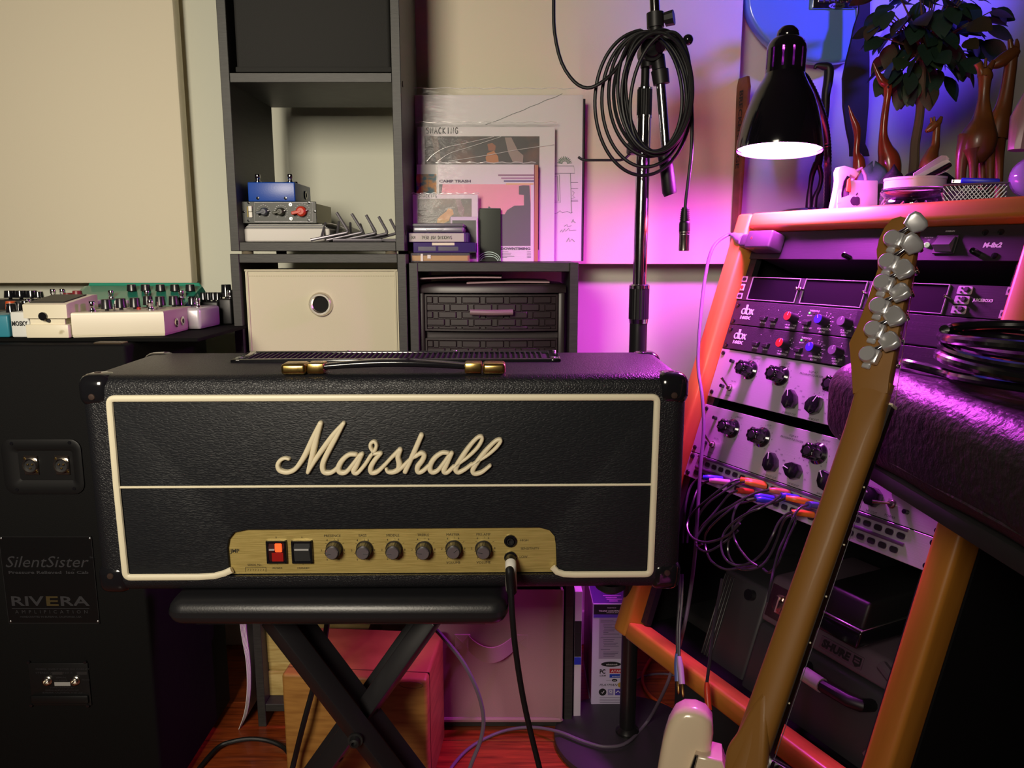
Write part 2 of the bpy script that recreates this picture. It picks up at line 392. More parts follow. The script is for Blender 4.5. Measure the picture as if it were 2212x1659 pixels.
def drawer(z0, z1, hz):
    b = MB(); x0, x1 = -w / 2 + .015, w / 2 - .015
    bar(b, x0, x1, .010, .019, z0, z1); dr = bow(b).build('drawer', M_brown, t)
    b = MB()
    for s_ in ((x0, z0, x1, z0 + .003), (x0, z1 - .003, x1, z1), (x0, z0, x0 + .003, z1), (x1 - .003, z0, x1, z1)):
        bar(b, s_[0], s_[2], .004, .010, s_[1], s_[3], n=10 if s_[2] - s_[0] > .01 else 1)
    bow(b).build('drawer_rim', M_brown, dr)
    b = MB(); rh = .0133; r = 0; z = z1 - .004
    while z - rh > z0 - rh * .6:
        zl = max(z - rh + .0015, z0 + .003); x = x0 + .003 - (0 if r % 2 else .0212)
        while x < x1 - .003:
            a, c = max(x, x0 + .003), min(x + .0318, x1 - .003)
            if c - a > .003 and z - zl > .003: b.box2((a, .0065, zl), (c, .0102, z), .0012, 1)
            a, c = max(x + .0323, x0 + .003), min(x + .0420, x1 - .003)
            if c - a > .003 and z - zl > .003: b.box2((a, .0085, zl - .0012 if zl > z0 + .004 else zl), (c, .0102, z), .0008, 1)
            x += .0425
        z -= rh; r += 1
    o = bow(b).build('woven_strip', M_brown, dr); o['kind'] = 'stuff'
    if hz:
        p0, p1, = atY(1017, hz, YD), atY(1108, hz, YD)
        b = MB(); q0 = Vector((p0.x - cx, -.016, p0.z - zb)); q1 = Vector((p1.x - cx, -.016, p1.z - zb)); m = (q0 + q1) / 2 + Vector((0, -.002, -.0006))
        b.tube(spl([q0, m, q1], 6), .0052, 10); b.box((q0.x + .006, -.006, q0.z), (.006, .016, .006)); b.box((q1.x - .006, -.006, q1.z), (.006, .016, .006))
        b.build('handle', mat('handle_taupe', '8a7076', .3), dr)
drawer(za + .002, H_ - lidh - .003, 673)
drawer(.006, zc, 0)
# folders on the drawers
M_pink = mat('pinkish_cardboard', 'a5848c', .6)
for (x0, y0, x1, y1, lb, dz) in ((902, 611, 1083, 603, 'thin dull pink folder, the upper left of the two on the drawers', .008), (1008, 615.5, 1187, 612, 'thin dull pink folder, the right one of the two on the drawers', .0)):
    A, B = atY(x0, y0, YD + .006), atY(x1, y1, YD + .006)
    A = Vector((A.x, YD + .006, dt + .0012 + dz)); B = Vector((B.x, YD + .006, dt + .0012 + (.010 if dz else .0015)))
    fr = frame(A, B - A, (0, -.05, 1) if False else (0, 0, 1)); L_ = (B - A).length
    b = MB(); rings = []
    for i in range(9):
        u = i / 8; z = .0012 * math.sin(math.pi * u); rings.append([(u * L_, z - .0008, 0), (u * L_, z + .0016, 0), (u * L_, z + .0016, -.16), (u * L_, z - .0008, -.16)])
    b.loft(rings); solo('folder', b, M_pink, lb, 'folder', fr, 'folders on the drawers')
# ---------------------------------------------------------------- things on the shelves
def zx(x, y): return 480 + x / 3.686, 330 + y / 3.686
SZ = UZ0 + .0156            # top of the upper unit's bottom board
YB = SY + .03
def blk(px0, py0, px1, py1, Y): a, c = atY(px0, py0, Y), atY(px1, py1, Y); return a.x, c.z, c.x, a.z
# thick white block with grey booklets
x0, z0, x1, z1 = blk(525, 493, 713, 532, YB)
t = thing('paper_pad', 'thick white block of paper lying under the black module', 'paper', base((x0, YB, SZ)))
b = MB(); b.box2((0, 0, .0005), (x1 - x0, .12, z1 - SZ), .004, 3); b.build('page_block', mat('page_white', 'dcd8d2', .8, bump=('noise', 60, .1, (1, 1, 30))), t)
for i in range(4):
    b = MB(); h0 = z1 - SZ + .0004 + i * .0019; b.box2((.003 + .002 * i, .003, h0), (x1 - x0 - .004 - .003 * i, .14 + .004 * i, h0 + .0016), .0004, 1)
    b.build('booklet', mat('booklet_grey%d' % (i % 2), ('8f9092', 'b9b8b2')[i % 2], .6), t)
zt = z1 + .0004 + 4 * .0019
b = MB(T(x1 - x0 - .012, .02, z1 - SZ)); q = []
for i in range(9):
    u = i / 8; q.append([(u * .055, 0, .009 - .022 * u * u), (u * .055, 0, .0102 - .022 * u * u), (u * .055, .1, .0102 - .018 * u * u), (u * .055, .1, .009 - .018 * u * u)])
b.loft(q); b.build('curled_cover', mat('curled_cover', '77726c', .5), t)
# black audio module
x0, z0, x1, z1 = blk(521, 436, 684, 479, YB - .004)
F = frame((x0, YB - .004, zt + .0006), (1, 0, 0), (0, 0, 1)); wm, hm = x1 - x0, z1 - zt
M_mod = mat('module_grey', '3c3f3a', .45)
t = thing('audio_module', 'narrow dark grey audio module with a red knob under the blue pedal', 'audio module', F)
b = MB(); b.box2((0, 0, -.003), (wm, hm, 0), .0006, 1); b.build('faceplate', M_mod, t)
b = MB(); b.box2((.012, .002, -.14), (wm - .006, hm - .002, -.003)); b.m = 1
for i in range(6): b.box2((wm - .006, .006 + i * .005, -.02), (wm - .0055, .009 + i * .005, -.012))
b.build('chassis', [mat('module_chassis', '6e6747', .4, metal=.6), M_ink], t)
def mp(x, y): p = on(F, *zx(x, y)); return p.x, p.y
b = MB(); rr_ = [mp(258, 395), mp(720, 395), mp(720, 550), mp(258, 550)]
b.tube([(x, y, .0003) for x, y in rr_], .0004, 4, closed=True)
for (cx_, cy_) in ((330, 468), (470, 470), (640, 468)):
    x, y = mp(cx_, cy_)
    for k in range(15):
        a = math.radians(-50 + k * 20); r = .0115 if cx_ < 600 else .0135
        b.box((x + r * math.cos(a), y + r * math.sin(a), .0003), (.0018, .0004, .0003), M=T(x, y, 0) @ Matrix.Rotation(a, 4, 'Z') @ T(-x, -y, 0) if False else None)
o = b.build('printed_scale', M_wht_ink, t); o['kind'] = 'stuff'
for (cx_, cy_, r, m, nm) in ((340, 470, .0075, mat('knob_slate', '474c55', .4), 'slate knob'), (470, 470, .0075, mat('knob_olive', '37382a', .4), 'dark olive knob'), (635, 468, .0095, mat('knob_red', 'c43a22', .4), 'red knob')):
    x, y = mp(cx_, cy_); b = MB(T(x, y, 0) @ R(12, 'Z')); b.lathe([(r, 0), (r * .92, .008), (r * .6, .011), (0, .011)], 20)
    b.box((-r * .8, 0, .006), (r * 1.9, r * .62, .011), .001, 1); b.m = 1; b.box((r * .95, 0, .0035), (r * .5, .0012, .007))
    lab(b.build('knob', [m, M_wht_ink], t), nm)
x, y = mp(228, 470); b = MB(); b.box((x, y + .0052, .002), (.0062, .0098, .004), .0008, 1); b.box((x, y - .0052, .0015), (.0062, .0098, .003), .0008, 1); b.build('push_button', M_white, t, split=True)
x, y = mp(203, 470); b = MB(); b.box((x, y, .0002), (.0022, .018, .0004)); b.build('yellow_strip', mat('mustard', '8d7a1d', .5), t)
b = MB()
for (cx_, cy_) in ((210, 398), (690, 398), (210, 540), (690, 540), (738, 468), (172, 470)):
    x, y = mp(cx_, cy_); b.lathe([(.0022, 0), (.002, .0012), (0, .0014)], 10, T(x, y, 0))
b.build('screw', M_gloss, t, split=True)
for (cx_, cy_) in ((545, 413), (550, 525)):
    x, y = mp(cx_, cy_); b = MB(T(x, y, 0)); b.lathe([(.003, 0), (.003, .002), (.0012, .002), (.001, .006), (0, .006)], 10); b.build('mini_switch', M_nickel, t)
mtop = z1
# blue pedal
x0, z0, x1, z1 = blk(534, 394, 638, 434, YB + .002)
t = thing('effect_pedal', 'blue effect pedal on top of the grey module in the shelf', 'pedal', base((x0, YB + .002, mtop + .0006)))
wb, hb = x1 - x0, z1 - mtop
M_blue = mat('blue_enamel', '1b4aa8', .35, bump=('noise', 400, .08, U1))
b = MB(); b.box2((0, 0, 0), (wb, .108, hb), .002, 3); b.build('enclosure', M_blue, t)
for px in (557, 627):
    p = atY(px, 390, YB + .022)
    b = MB(T(p.x - x0, .02, hb)); b.lathe([(.0062, 0), (.0062, .0022), (.0042, .0022), (.0036, .0045), (.0036, .007), (.0046, .0085), (.0046, .0135), (.004, .0155), (0, .0158)], 16); b.build('foot_switch', M_chrome, t)
b = MB(T(wb - .006, .03, hb)); b.lathe([(.0035, 0), (.003, .003), (0, .0035)], 10); b.build('led_bezel', M_gloss, t)
b = MB(T(wb, .07, hb * .48) @ R(90, 'Y')); b.lathe([(.008, 0), (.008, .0016), (.0045, .0016), (.0045, -.004), (0, -.004)], 18); b.build('jack_socket', M_gloss, t)
for px in (557, 617):
    p = atY(px, 429, YB + .002); b = MB(T(p.x - x0, 0, p.z - mtop) @ R(90, 'X')); b.lathe([(.003, 0), (.0026, .0014), (0, .0016)], 12); b.build('screw', M_gloss, t, split=True)
# bent metal hooks
M_hook = mat('hook_grey', '8c8890', .38, metal=.7)
hk = [((912, 478), (1008, 632), (705, 720), (822, 560)), ((1032, 487), (1122, 632), (830, 712), (930, 550)), ((1146, 497), (1228, 640), (945, 705), (1020, 560)), ((1247, 510), (1320, 642), (1070, 700), (1100, 570)), ((1338, 530), (1395, 640), (1180, 700), (1190, 580))]
for i, (a, bnd, e, f) in enumerate(hk):
    Y0 = YB - .016 + .012 * i
    A = atY(*zx(*a), Y0 + .012); B = atY(*zx(*bnd), Y0 + .004); E_ = atY(*zx(*e), Y0 - .008); B.z = max(B.z, SZ + .004); E_.z = max(E_.z, SZ + .0035)
    o_ = E_.copy()
    def rnd_bend(p, q, r, k=6, d=.006):
        u = (p - q).normalized() * d; v = (r - q).normalized() * d
        return [q + u * (1 - s / k) ** 2 + v * (s / k) ** 2 for s in range(k + 1)]
    b = MB(Matrix.Translation(-o_)); b.tube([A] + rnd_bend(A, B, E_) + [E_], .0026, 9)
    M2 = atY(*zx(*f), Y0 + .03); J = B.lerp(E_, .72); b.tube([M2, J], .0024, 8)
    solo('bent_hook', b, M_hook, ('bent grey metal hook at the left end of the row on the shelf', 'second bent grey metal hook from the left on the shelf', 'middle bent grey metal hook in the row on the shelf', 'fourth bent grey metal hook from the left on the shelf', 'bent grey metal hook nearest the right shelf panel')[i], 'hook', base(o_), 'bent hooks beside the paper block')
for i, (a, c, l) in enumerate((((885, 750), (1270, 725), 'straight grey rod lying frontmost under the bent hooks'), ((1050, 750), (1385, 735), 'straight purple-lit rod lying to the right under the bent hooks'), ((900, 695), (1200, 680), 'straight grey rod lying behind the bent hooks'))):
    Y0 = YB - .026 + .02 * i if i < 2 else YB + .05
    A, B = atY(*zx(*a), Y0), atY(*zx(*c), Y0 + .008); A.z = B.z = SZ + .0032
    B.x = min(B.x, UX1 - .02)
    b = MB(Matrix.Translation(-A)); b.cyl(A, B, .003, n=10); solo('metal_rod', b, M_hook, l, 'rod', base(A), 'rods under the hooks')
# ---------------------------------------------------------------- records, tapes and cards on the right unit
M_card = mat('white_card', 'd9d4d4', .55); M_pvc = mat('clear_sleeve', (1, 1, 1), .12, alpha=.035, spec=.8, bump=('noise', 22, .35, (1, 3, 1), .004))
def cover(name, label, cat, px, Y, lean=2.0, th=.003, card=M_card, group=None):
    """upright square card: px = (x0, y0, x1, y1) in the photograph at depth Y; local frame x right, y up, z out"""
    a = atY(px[0], px[1], Y); c = atY(px[2], px[3], Y); z0 = RZT + .0006
    F = Matrix.Translation((a.x, Y, z0)) @ R(-lean, 'X') @ frame((0, 0, 0), (1, 0, 0), (0, 0, 1))
    t = thing(name, label, cat, F, group); w, h = c.x - a.x, a.z - z0
    b = MB(); b.box2((0, 0, -th), (w, h, 0), .0006, 1); b.build('card', card, t)
    return t, F, w, h
def pl(F, pts): return [tuple(on(F, *p).xy) for p in pts]
def patch(t, name, F, px, m, off=.0005):
    a, c = on(F, px[0], px[1]), on(F, px[2], px[3]); b = MB(); b.box2((a.x, c.y, 0.0001), (c.x, a.y, off)); return b.build(name, m, t)
def wires(t, name, F, lines, r, m, off=.0006):
    b = MB()
    for l in lines: b.tube([(*q, off) for q in pl(F, l)], r, 4)
    return b.build(name, m, t)
def zr(x, y): return 870 + x / 3.857, 170 + y / 3.857
def sleeve(t, w, h, dz, top=.008):
    b = MB(); b.box2((-.003, 0, dz), (w + .003, h + top, dz + .0004)); b.build('clear_sleeve', M_pvc, t)
    b = MB(); N = 24
    b.tube([(-.003 + (w + .006) * i / N, h + top + .0012 * math.sin(i * 1.7), dz + .0006 + .0008 * math.sin(i * 2.3)) for i in range(N + 1)], .0009, 5); b.build('sleeve_edge', mat('sleeve_edge', (.9, .88, .85), .15, alpha=.45, spec=.8), t)
YR = 1.547
# black-edged record behind
t, F, w, h = cover('record', 'black-edged record standing hindmost, its edge showing at the right', 'record', (905, 212, 1260, 566), YR + .03, 1, .004, M_gloss)
# large white sleeve with green line drawing
t, F, w, h = cover('record', 'large white record sleeve with green line drawing of a house', 'record', (893, 203, 1255, 566), YR, 1.5)
M_gr = mat('green_ink', '2e6b3f', .6)
L_ = [[zr(690, 383), zr(800, 345), zr(920, 293), zr(1000, 265), zr(1060, 235), zr(1130, 210), zr(1190, 180), zr(1270, 155), zr(1330, 125)]]
for r_ in ([(1250, 727), (1425, 727), (1432, 788), (1250, 788)], [(1397, 790), (1408, 1120)], [(1250, 800), (1305, 800), (1312, 1033), (1250, 1033)], [(1250, 815), (1290, 815), (1297, 1020), (1250, 1020)], [(1400, 865), (1460, 865)], [(1400, 915), (1460, 915)], [(1400, 1012), (1460, 1012)], [(1400, 1022), (1460, 1022)],
           [(1250, 1125), (1290, 1118), (1310, 1100), (1330, 1118), (1370, 1105), (1400, 1120), (1415, 1112)], [(1408, 1200), (1420, 1170), (1425, 1190), (1440, 1200)], [(1345, 1230), (1370, 1215), (1375, 1232), (1405, 1225)], [(1310, 1280), (1325, 1258), (1332, 1278), (1352, 1250), (1358, 1272), (1385, 1245), (1390, 1268), (1420, 1262), (1445, 1262)], [(1365, 1360), (1385, 1325), (1392, 1358), (1410, 1335), (1432, 1358)], [(1412, 935), (1430, 950), (1415, 975), (1435, 990), (1405, 1000)]): L_.append([zr(*q) for q in r_])
wires(t, 'line_drawing', F, L_, .00045, mat('dark_green_ink', '2c4038', .6))
bl = []
for k in range(13):
    a = math.radians(15 * k); c_ = (1350, 708); bl.append([zr(c_[0] + 20 * math.cos(a), c_[1] - 18 * abs(math.sin(a))), zr(c_[0] + 62 * math.cos(a + .2), c_[1] - 62 * abs(math.sin(a + .1))), zr(c_[0] + 38 * math.cos(a + .3), c_[1] - 36 * abs(math.sin(a + .3)))])
wires(t, 'plant_drawing', F, bl, .00055, M_gr)
sleeve(t, w, h, .0014, .012)
# SNACKING sleeve
M_pic = mat('dark_photo_print', '1d1512', .5, var=('6b3d24', 16, U1, .5, .75))
M_lil = mat('lilac_card', 'cdbfd0', .5)
t, F, w, h = cover('record', 'white sleeve lettered SNACKING over a dark photograph', 'record', (900, 272, 1197, 566), YR - .022, 2)
patch(t, 'photo_print', F, (*zr(182, 480), *zr(1135, 1425)), M_pic)
a = on(F, *zr(325, 432)); q0 = on(F, *zr(190, 432)); q1 = on(F, *zr(465, 432))
b = MB()
def hand(b, word, x0, x1, y0, y1, r, F, off=.0007, flip=False):
    G = {'S': [[(.9, .9), (.5, 1), (.15, .75), (.5, .52), (.85, .3), (.5, .02), (.05, .1)]], 'N': [[(.1, 0), (.15, 1), (.8, .05), (.85, 1)]], 'A': [[(.05, 0), (.5, 1), (.95, 0)], [(.25, .4), (.75, .4)]], 'C': [[(.9, .85), (.5, 1), (.1, .5), (.45, .02), (.9, .15)]], 'K': [[(.15, 1), (.15, 0)], [(.85, 1), (.2, .5), (.9, 0)]], 'I': [[(.5, 1), (.5, 0)]], 'G': [[(.9, .85), (.5, 1), (.1, .5), (.45, .02), (.85, .1), (.85, .45), (.55, .45)]], 'O': [[(.5, 1), (.1, .5), (.5, 0), (.9, .5), (.5, 1)]], 'T': [[(.05, 1), (.95, 1)], [(.5, 1), (.5, 0)]], 'R': [[(.1, 0), (.1, 1), (.7, .9), (.7, .6), (.15, .5), (.9, 0)]], 'L': [[(.15, 1), (.15, 0), (.9, 0)]], 'E': [[(.9, 1), (.1, 1), (.1, 0), (.9, 0)], [(.1, .5), (.7, .5)]], 'B': [[(.1, 0), (.1, 1), (.7, .85), (.15, .52), (.8, .3), (.1, 0)]], 'U': [[(.1, 1), (.2, .05), (.75, .05), (.9, 1)]]}
    n = len(word); cw = (x1 - x0) / n
    for i, ch in enumerate(word):
        for st in G.get(ch, []):
            P = [(x0 + (i + .1 + .78 * u) * cw, y0 + v * (y1 - y0), off) for u, v in st]
            if flip: P = [(x1 + x0 - p[0], y1 + y0 - p[1], off) for p in P]
            b.tube(P if ch in 'NAKITLE' else spl(P, 4), r, 5)
lo, hi = on(F, *zr(190, 458)).y, on(F, *zr(190, 408)).y
hand(b, 'SNACKING', q0.x, q1.x, lo, hi, .0009, F); b.build('lettering', M_ink, t)
for (pts, col, nm) in (([(700, 700), (690, 660), (705, 620), (760, 600), (795, 650), (800, 700)], 'b06a2a', 'food_print'), ([(850, 490), (905, 490), (960, 600), (1005, 640), (1000, 700), (920, 700), (880, 620)], '8f7a72', 'figure_print'), ([(235, 482), (290, 482), (320, 690), (280, 690)], '6f5f55', 'figure_print'), ([(705, 545), (745, 535), (775, 560), (770, 600), (715, 600)], '8a4a20', 'food_print')):
    b = MB(); b.prism(pl(F, [zr(*q) for q in pts]), .0004, .0008); b.build(nm, mat('print_' + col, col, .5), t)
sleeve(t, w, h, .0016)
b = MB()
for l in ([(200, 690), (260, 630), (360, 575), (520, 540), (760, 485)], [(290, 690), (400, 620), (560, 570), (820, 485)], [(380, 690), (700, 640), (950, 595), (1260, 550)]): b.tube([(*q, .0024) for q in pl(F, [zr(*q) for q in spl([(*v, 0) for v in l], 5) for q in [(q.x, q.y)]])], .0007, 5)
b.build('sleeve_crease', mat('sleeve_crease', (.95, .93, .9), .1, alpha=.5, spec=.8), t, split=True)
# colourful card behind, brown strip
t, F, w, h = cover('record', 'small white card with swirling colourful artwork, mostly hidden', 'record', (899, 354, 1000, 566), YR - .034, 2)
patch(t, 'art_print', F, (*zr(113, 795), *zr(283, 960)), mat('swirl_print', '3f6a78', .5, var=('c98a4a', 60, U1, .42, .58)))
# CAMP TRASH sleeve
t, F, w, h = cover('record', 'pink sunset sleeve lettered CAMP TRASH and DOWNTIMING', 'record', (944, 354, 1153, 566), YR - .046, 2)
patch(t, 'sky_print', F, (*zr(303, 880), *zr(1065, 1393)), mat('pink_sky_print', 'e59aa4', .5))
b = MB(); b.prism(pl(F, [zr(*q) for q in ((640, 1080), (710, 1078), (718, 1062), (735, 1078), (815, 1080), (818, 1130), (850, 1130), (870, 1095), (930, 1058), (1010, 1056), (1010, 970), (968, 965), (968, 895), (1000, 888), (1055, 890), (1065, 1040), (1065, 1393), (640, 1393))]), .0004, .0009); b.build('tree_print', mat('tree_silhouette', '4c4a4c', .5), t)
b = MB(); b.prism(pl(F, [zr(*q) for q in ((303, 880), (332, 880), (322, 960), (303, 960))]), .0004, .0009); b.build('tree_print', mat('tree_silhouette', '4c4a4c', .5), t)
for (x0, y, x1, c_) in ((795, 804, 1093, '8a5a78'), (820, 829, 1093, 'a06a92'), (842, 853, 1093, '4a3f78'), (860, 877, 1090, 'e0b878')): patch(t, 'stripe', F, (*zr(x0, y - 6), *zr(x1, y + 6)), mat('stripe_' + c_, c_, .5), .0007)
b = MB(); p = on(F, *zr(435, 854)); b.text('CAMP TRASH', .0045, p.x, p.y, .0005, w=on(F, *zr(568, 854)).x - on(F, *zr(303, 854)).x, bold=.05)
p = on(F, *zr(940, 1416)); b.text('DOWNTIMING', .0045, p.x, p.y, .0005, w=on(F, *zr(1066, 0)).x - on(F, *zr(812, 0)).x, bold=.05)
for k in range(5): p0, p1 = on(F, *zr(825, 1442 + 12 * k)), on(F, *zr((880, 905, 900, 930, 870)[k], 1442 + 12 * k)); b.box(((p0.x + p1.x) / 2, p0.y, .0006), (p1.x - p0.x, .0006, .0003)); p0, p1 = on(F, *zr(1035, 1442 + 12 * k)), on(F, *zr(1068, 1442 + 12 * k)); b.box(((p0.x + p1.x) / 2, p0.y, .0006), (p1.x - p0.x, .0006, .0003))
b.build('lettering', mat('plum_ink', '4b3a55', .6), t)
sleeve(t, w, h, .0014, .003)
p0, p1 = zr(1098, 715), zr(1125, 1425)
t, F, w, h = cover('card', 'narrow brown-edged card showing beside the pink sunset sleeve', 'card', (1120, 355, 1162, 566), YR - .040, 2, .002, mat('brown_card', 'b07a5a', .6))
# dark metallic card
t, F, w, h = cover('card', 'dark green shiny card with a pale rainbow arc at its foot', 'card', (*zr(638, 1080), 1082, 566), YR - .060, 3, .002, mat('holo_card', '20261f', .2, metal=.5))
b = MB()
for k, c_ in enumerate((.060, .052, .044)):
    p = on(F, *zr(720, 1530)); b.tube([(p.x + (.022 - .003 * k) * math.cos(a), .0012 + max(0, (.017 - .004 * k) * math.sin(a)), .0004) for a in [math.pi * i / 14 for i in range(15)]], .0009, 4)
b.build('rainbow_arc', mat('pale_sheen', 'a9c4b4', .2, metal=.6), t)
# small SNACKING card and photo
t, F, w, h = cover('card', 'small white card lettered SNACKING with a photograph of a dish', 'card', (890, 419, 1033, 566), YR - .075, 3, .002)
patch(t, 'photo_print', F, (*zr(128, 1000), *zr(575, 1260)), mat('olive_photo_print', '4a4a3a', .4, var=('7a6a50', 20, U1, .45, .7)))
b = MB(); hand(b, 'SNACKING', on(F, *zr(130, 978)).x, on(F, *zr(287, 978)).x, on(F, *zr(0, 990)).y, on(F, *zr(0, 966)).y, .0004, F); b.build('lettering', M_ink, t)
b = MB(); b.prism(pl(F, [zr(*q) for q in ((285, 1200), (290, 1165), (325, 1135), (360, 1110), (380, 1080), (415, 1090), (425, 1130), (395, 1150), (385, 1185), (340, 1205))]), .0004, .0009); b.build('dish_print', mat('dish_print', 'c9a26a', .5), t)
b = MB(); b.prism(pl(F, [zr(*q) for q in ((440, 1005), (480, 1005), (515, 1100), (500, 1150), (465, 1120))]), .0004, .0009); b.build('figure_print', mat('figure_print2', '8f8078', .5), t)
sleeve(t, w, h, .0012, .0015)
t, F, w, h = cover('card', 'little dark photo card with white border behind the tape stack', 'card', (*zr(395, 1148), *zr(625, 1530)), YR - .088, 3, .002, M_lil)
patch(t, 'photo_print', F, (*zr(413, 1180), *zr(612, 1500)), mat('night_photo', '1a1c1a', .4, var=('55504a', 25, U1, .55, .75)))
# stack of tapes
YT = SY + .035
M_clear = mat('clear_case', (.9, .88, .92), .08, alpha=.14, spec=.8)
def tape(label, px, z0, z1, build):
    a, c = atY(px[0], 550, YT), atY(px[1], 550, YT); t = thing('tape_case', label, 'cassette', base((a.x, YT, z0)), 'stack of cassettes'); build(t, c.x - a.x, z1 - z0 - .0004); return t
zs = [atY(950, y, YT).z for y in (565.5, 546, 523.5, 502, 482)]; zs[0] = RZT + .0006
def t_yellow(t, w, h):
    b = MB(); b.box2((0, 0, 0), (w, .07, h), .0008, 1); b.build('case', M_clear, t)
    b = MB(); b.box2((.002, .002, .002), (w - .004, .066, h * .72), .0006, 1); b.build('insert', mat('mustard_card', 'b8871a', .5), t)
    b = MB(); b.box2((.018, -.0003, h * .1), (.022, .0002, h * .9)); b.box2((.030, -.0003, h * .4), (.036, .0002, h * .8)); b.build('tear_strip', M_white, t, split=True)
def t_purple(t, w, h):
    b = MB(); b.box2((0, 0, 0), (w, .07, h), .0008, 1); b.build('case', mat('purple_clear_case', '3d2470', .15, alpha=.9), t)
    b = MB(); b.box2((w * .3, -.0008, h * .72), (w * .66, .02, h * 1.0 - .0002), .0004, 1); b.build('tab', M_cream, t)
    b = MB(); b.box2((w * .08, -.0004, h * .2), (w * .36, .001, h * .6)); b.box2((w * .4, -.0004, h * .2), (w * .72, .001, h * .6)); b.build('shell', mat('violet_shell', '2a1748', .3), t)
    b = MB(); b.box2((w * .9, -.002, -.0002 + .0006), (w * 1.0, .01, .002)); b.build('hinge', M_ink, t)
def t_white(t, w, h):
    b = MB(); b.box2((0, 0, 0), (w, .07, h), .0008, 1); b.build('case', mat('purple_case_end', '5a3f8a', .15, alpha=.6), t)
    b = MB(); b.box2((w * .04, -.0006, h * .06), (w * .93, .06, h * .94), .0004, 1); b.build('spine_card', mat('spine_white', 'c9c2bd', .6), t)
    b = MB(T(0, -.0012, 0) @ R(90, 'X')); hand(b, 'SNACKING NOT REAL', w * .24, w * .74, h * .34, h * .66, .00035, None, off=.0002, flip=True)
    b.tube([(w * .11 + .0035 * math.cos(a), h * .5 + .0028 * math.sin(a * 3), .0002) for a in [i * .6 for i in range(14)]], .0003, 4)
    b.build('lettering', M_ink, t)
def t_tin(t, w, h):
    M_tin = mat('tin_grey', '9a98a2', .35, metal=.55)
    b = MB(); b.box2((0, 0, 0), (w, .062, h * .62), .003, 3); b.build('tin_base', M_tin, t)
    b = MB(); b.box2((-.0008, -.0008, h * .62), (w + .0008, .0628, h), .003, 3); b.build('tin_lid', M_tin, t)
    b = MB()
    for k in range(3): b.box((w * .43, -.0003, h * (.5 - .14 * k)), (w * (.4 - .05 * k), .0004, .0006))
    b.build('printed_lines', M_ink, t)
tape('yellow cassette case at the bottom of the stack', (887, 1015), zs[0], zs[1], t_yellow)
tape('dark purple cassette case, second from the bottom of the stack', (893, 1028), zs[1], zs[2], t_purple)
tape('cassette with white handwritten spine under the grey tin', (879, 1012), zs[2], zs[3], t_white)
tape('small grey metal tin on top of the cassette stack', (893, 1002), zs[3], zs[4], t_tin)
# wooden stick with lettering at the right edge of the canvas panel
F = frame(atY(1590, 480, 1.600), (.35, -.94, 0), (0.01, 0, 1))
t = thing('wooden_paddle', 'narrow brown wooden paddle with dark lettering leaning beside the canvas panel', 'paddle', F)
b = MB(); hz = on(F, 1593, 172).y
b.prism([(-.010, -.14), (.010, -.14), (.011, 0), (.014, hz * .6), (.019, hz - .02), (.013, hz), (-.013, hz), (-.019, hz - .02), (-.014, hz * .6), (-.011, 0)], -.004, .004, .0015, 2)
b.build('shaft', mat('brown_wood', '7a4a30', .5, var=('4a2a1a', 20, (1, 1, .1), .4, .7)), t)
b = MB(); b.text('BRECKENRIDGE', .011, 0, hz - .10, .0042, rot=-90, w=.15, bold=.03); b.build('lettering', M_ink, t)
# ---------------------------------------------------------------- amplifier head
RA = Matrix.Rotation(.0146, 4, 'Z') @ Matrix.Rotation(.0191, 4, 'X')
_r, _u = RA @ Vector((1, 0, 0)), RA @ Vector((0, 0, 1))
AO = Vector((-.1545, .9182, .8257 - 1.0 + EYE)) - _u * .252
F = frame(AO, _r, _u)
amp = thing('guitar_amplifier', 'black guitar amplifier head with white script and gold control panel', 'amplifier', F)
AW, AH, AD = .74, .280, .208
b = bmesh.new()
bmesh.ops.create_cube(b, size=1, matrix=T(0, AH / 2, -AD / 2) @ Matrix.Diagonal((AW, AH, AD, 1)))
bmesh.ops.bevel(b, geom=b.edges[:], offset=.017, segments=5, profile=.5, affect='EDGES')
f = max((q for q in b.faces if q.normal.z > .99), key=lambda q: q.calc_area())
bmesh.ops.inset_region(b, faces=[f], thickness=.01)
for v in f.verts: v.co.x = math.copysign(.332, v.co.x); v.co.y = .2535 if v.co.y > .14 else .0225
e = bmesh.ops.inset_region(b, faces=[f], thickness=.0005)
for v in f.verts: v.co.z -= .018
q = MB(); q.bm(b); q.build('cabinet', M_tolex, amp, sharp=40)
def ap(px, py, off=0): p = on(F, px, py, off); return p.x, p.y
notch = [(496, 1238), (491, 1185), (494, 1166), (505, 1152), (532, 1146), (1165, 1141), (1187, 1147), (1198, 1160), (1201, 1180), (1203, 1234)]
nl = [ap(*p) for p in notch]; yb = .0245; nl[0] = (nl[0][0], yb); nl[-1] = (nl[-1][0], yb)
poly = [(-.330, yb)] + nl + [(.330, yb), (.330, .2515), (-.330, .2515)]
b = MB(); b.prism(poly, -.0175, -.001, .0015, 2); b.build('front_panel', M_tolexv, amp, sharp=50)
b = MB(); b.box2((nl[1][0] - .01, yb - .001, -.0176), (nl[-1][0] + .01, nl[4][1] + .004, -.0055)); gp = b.build('control_panel', M_gold, amp)
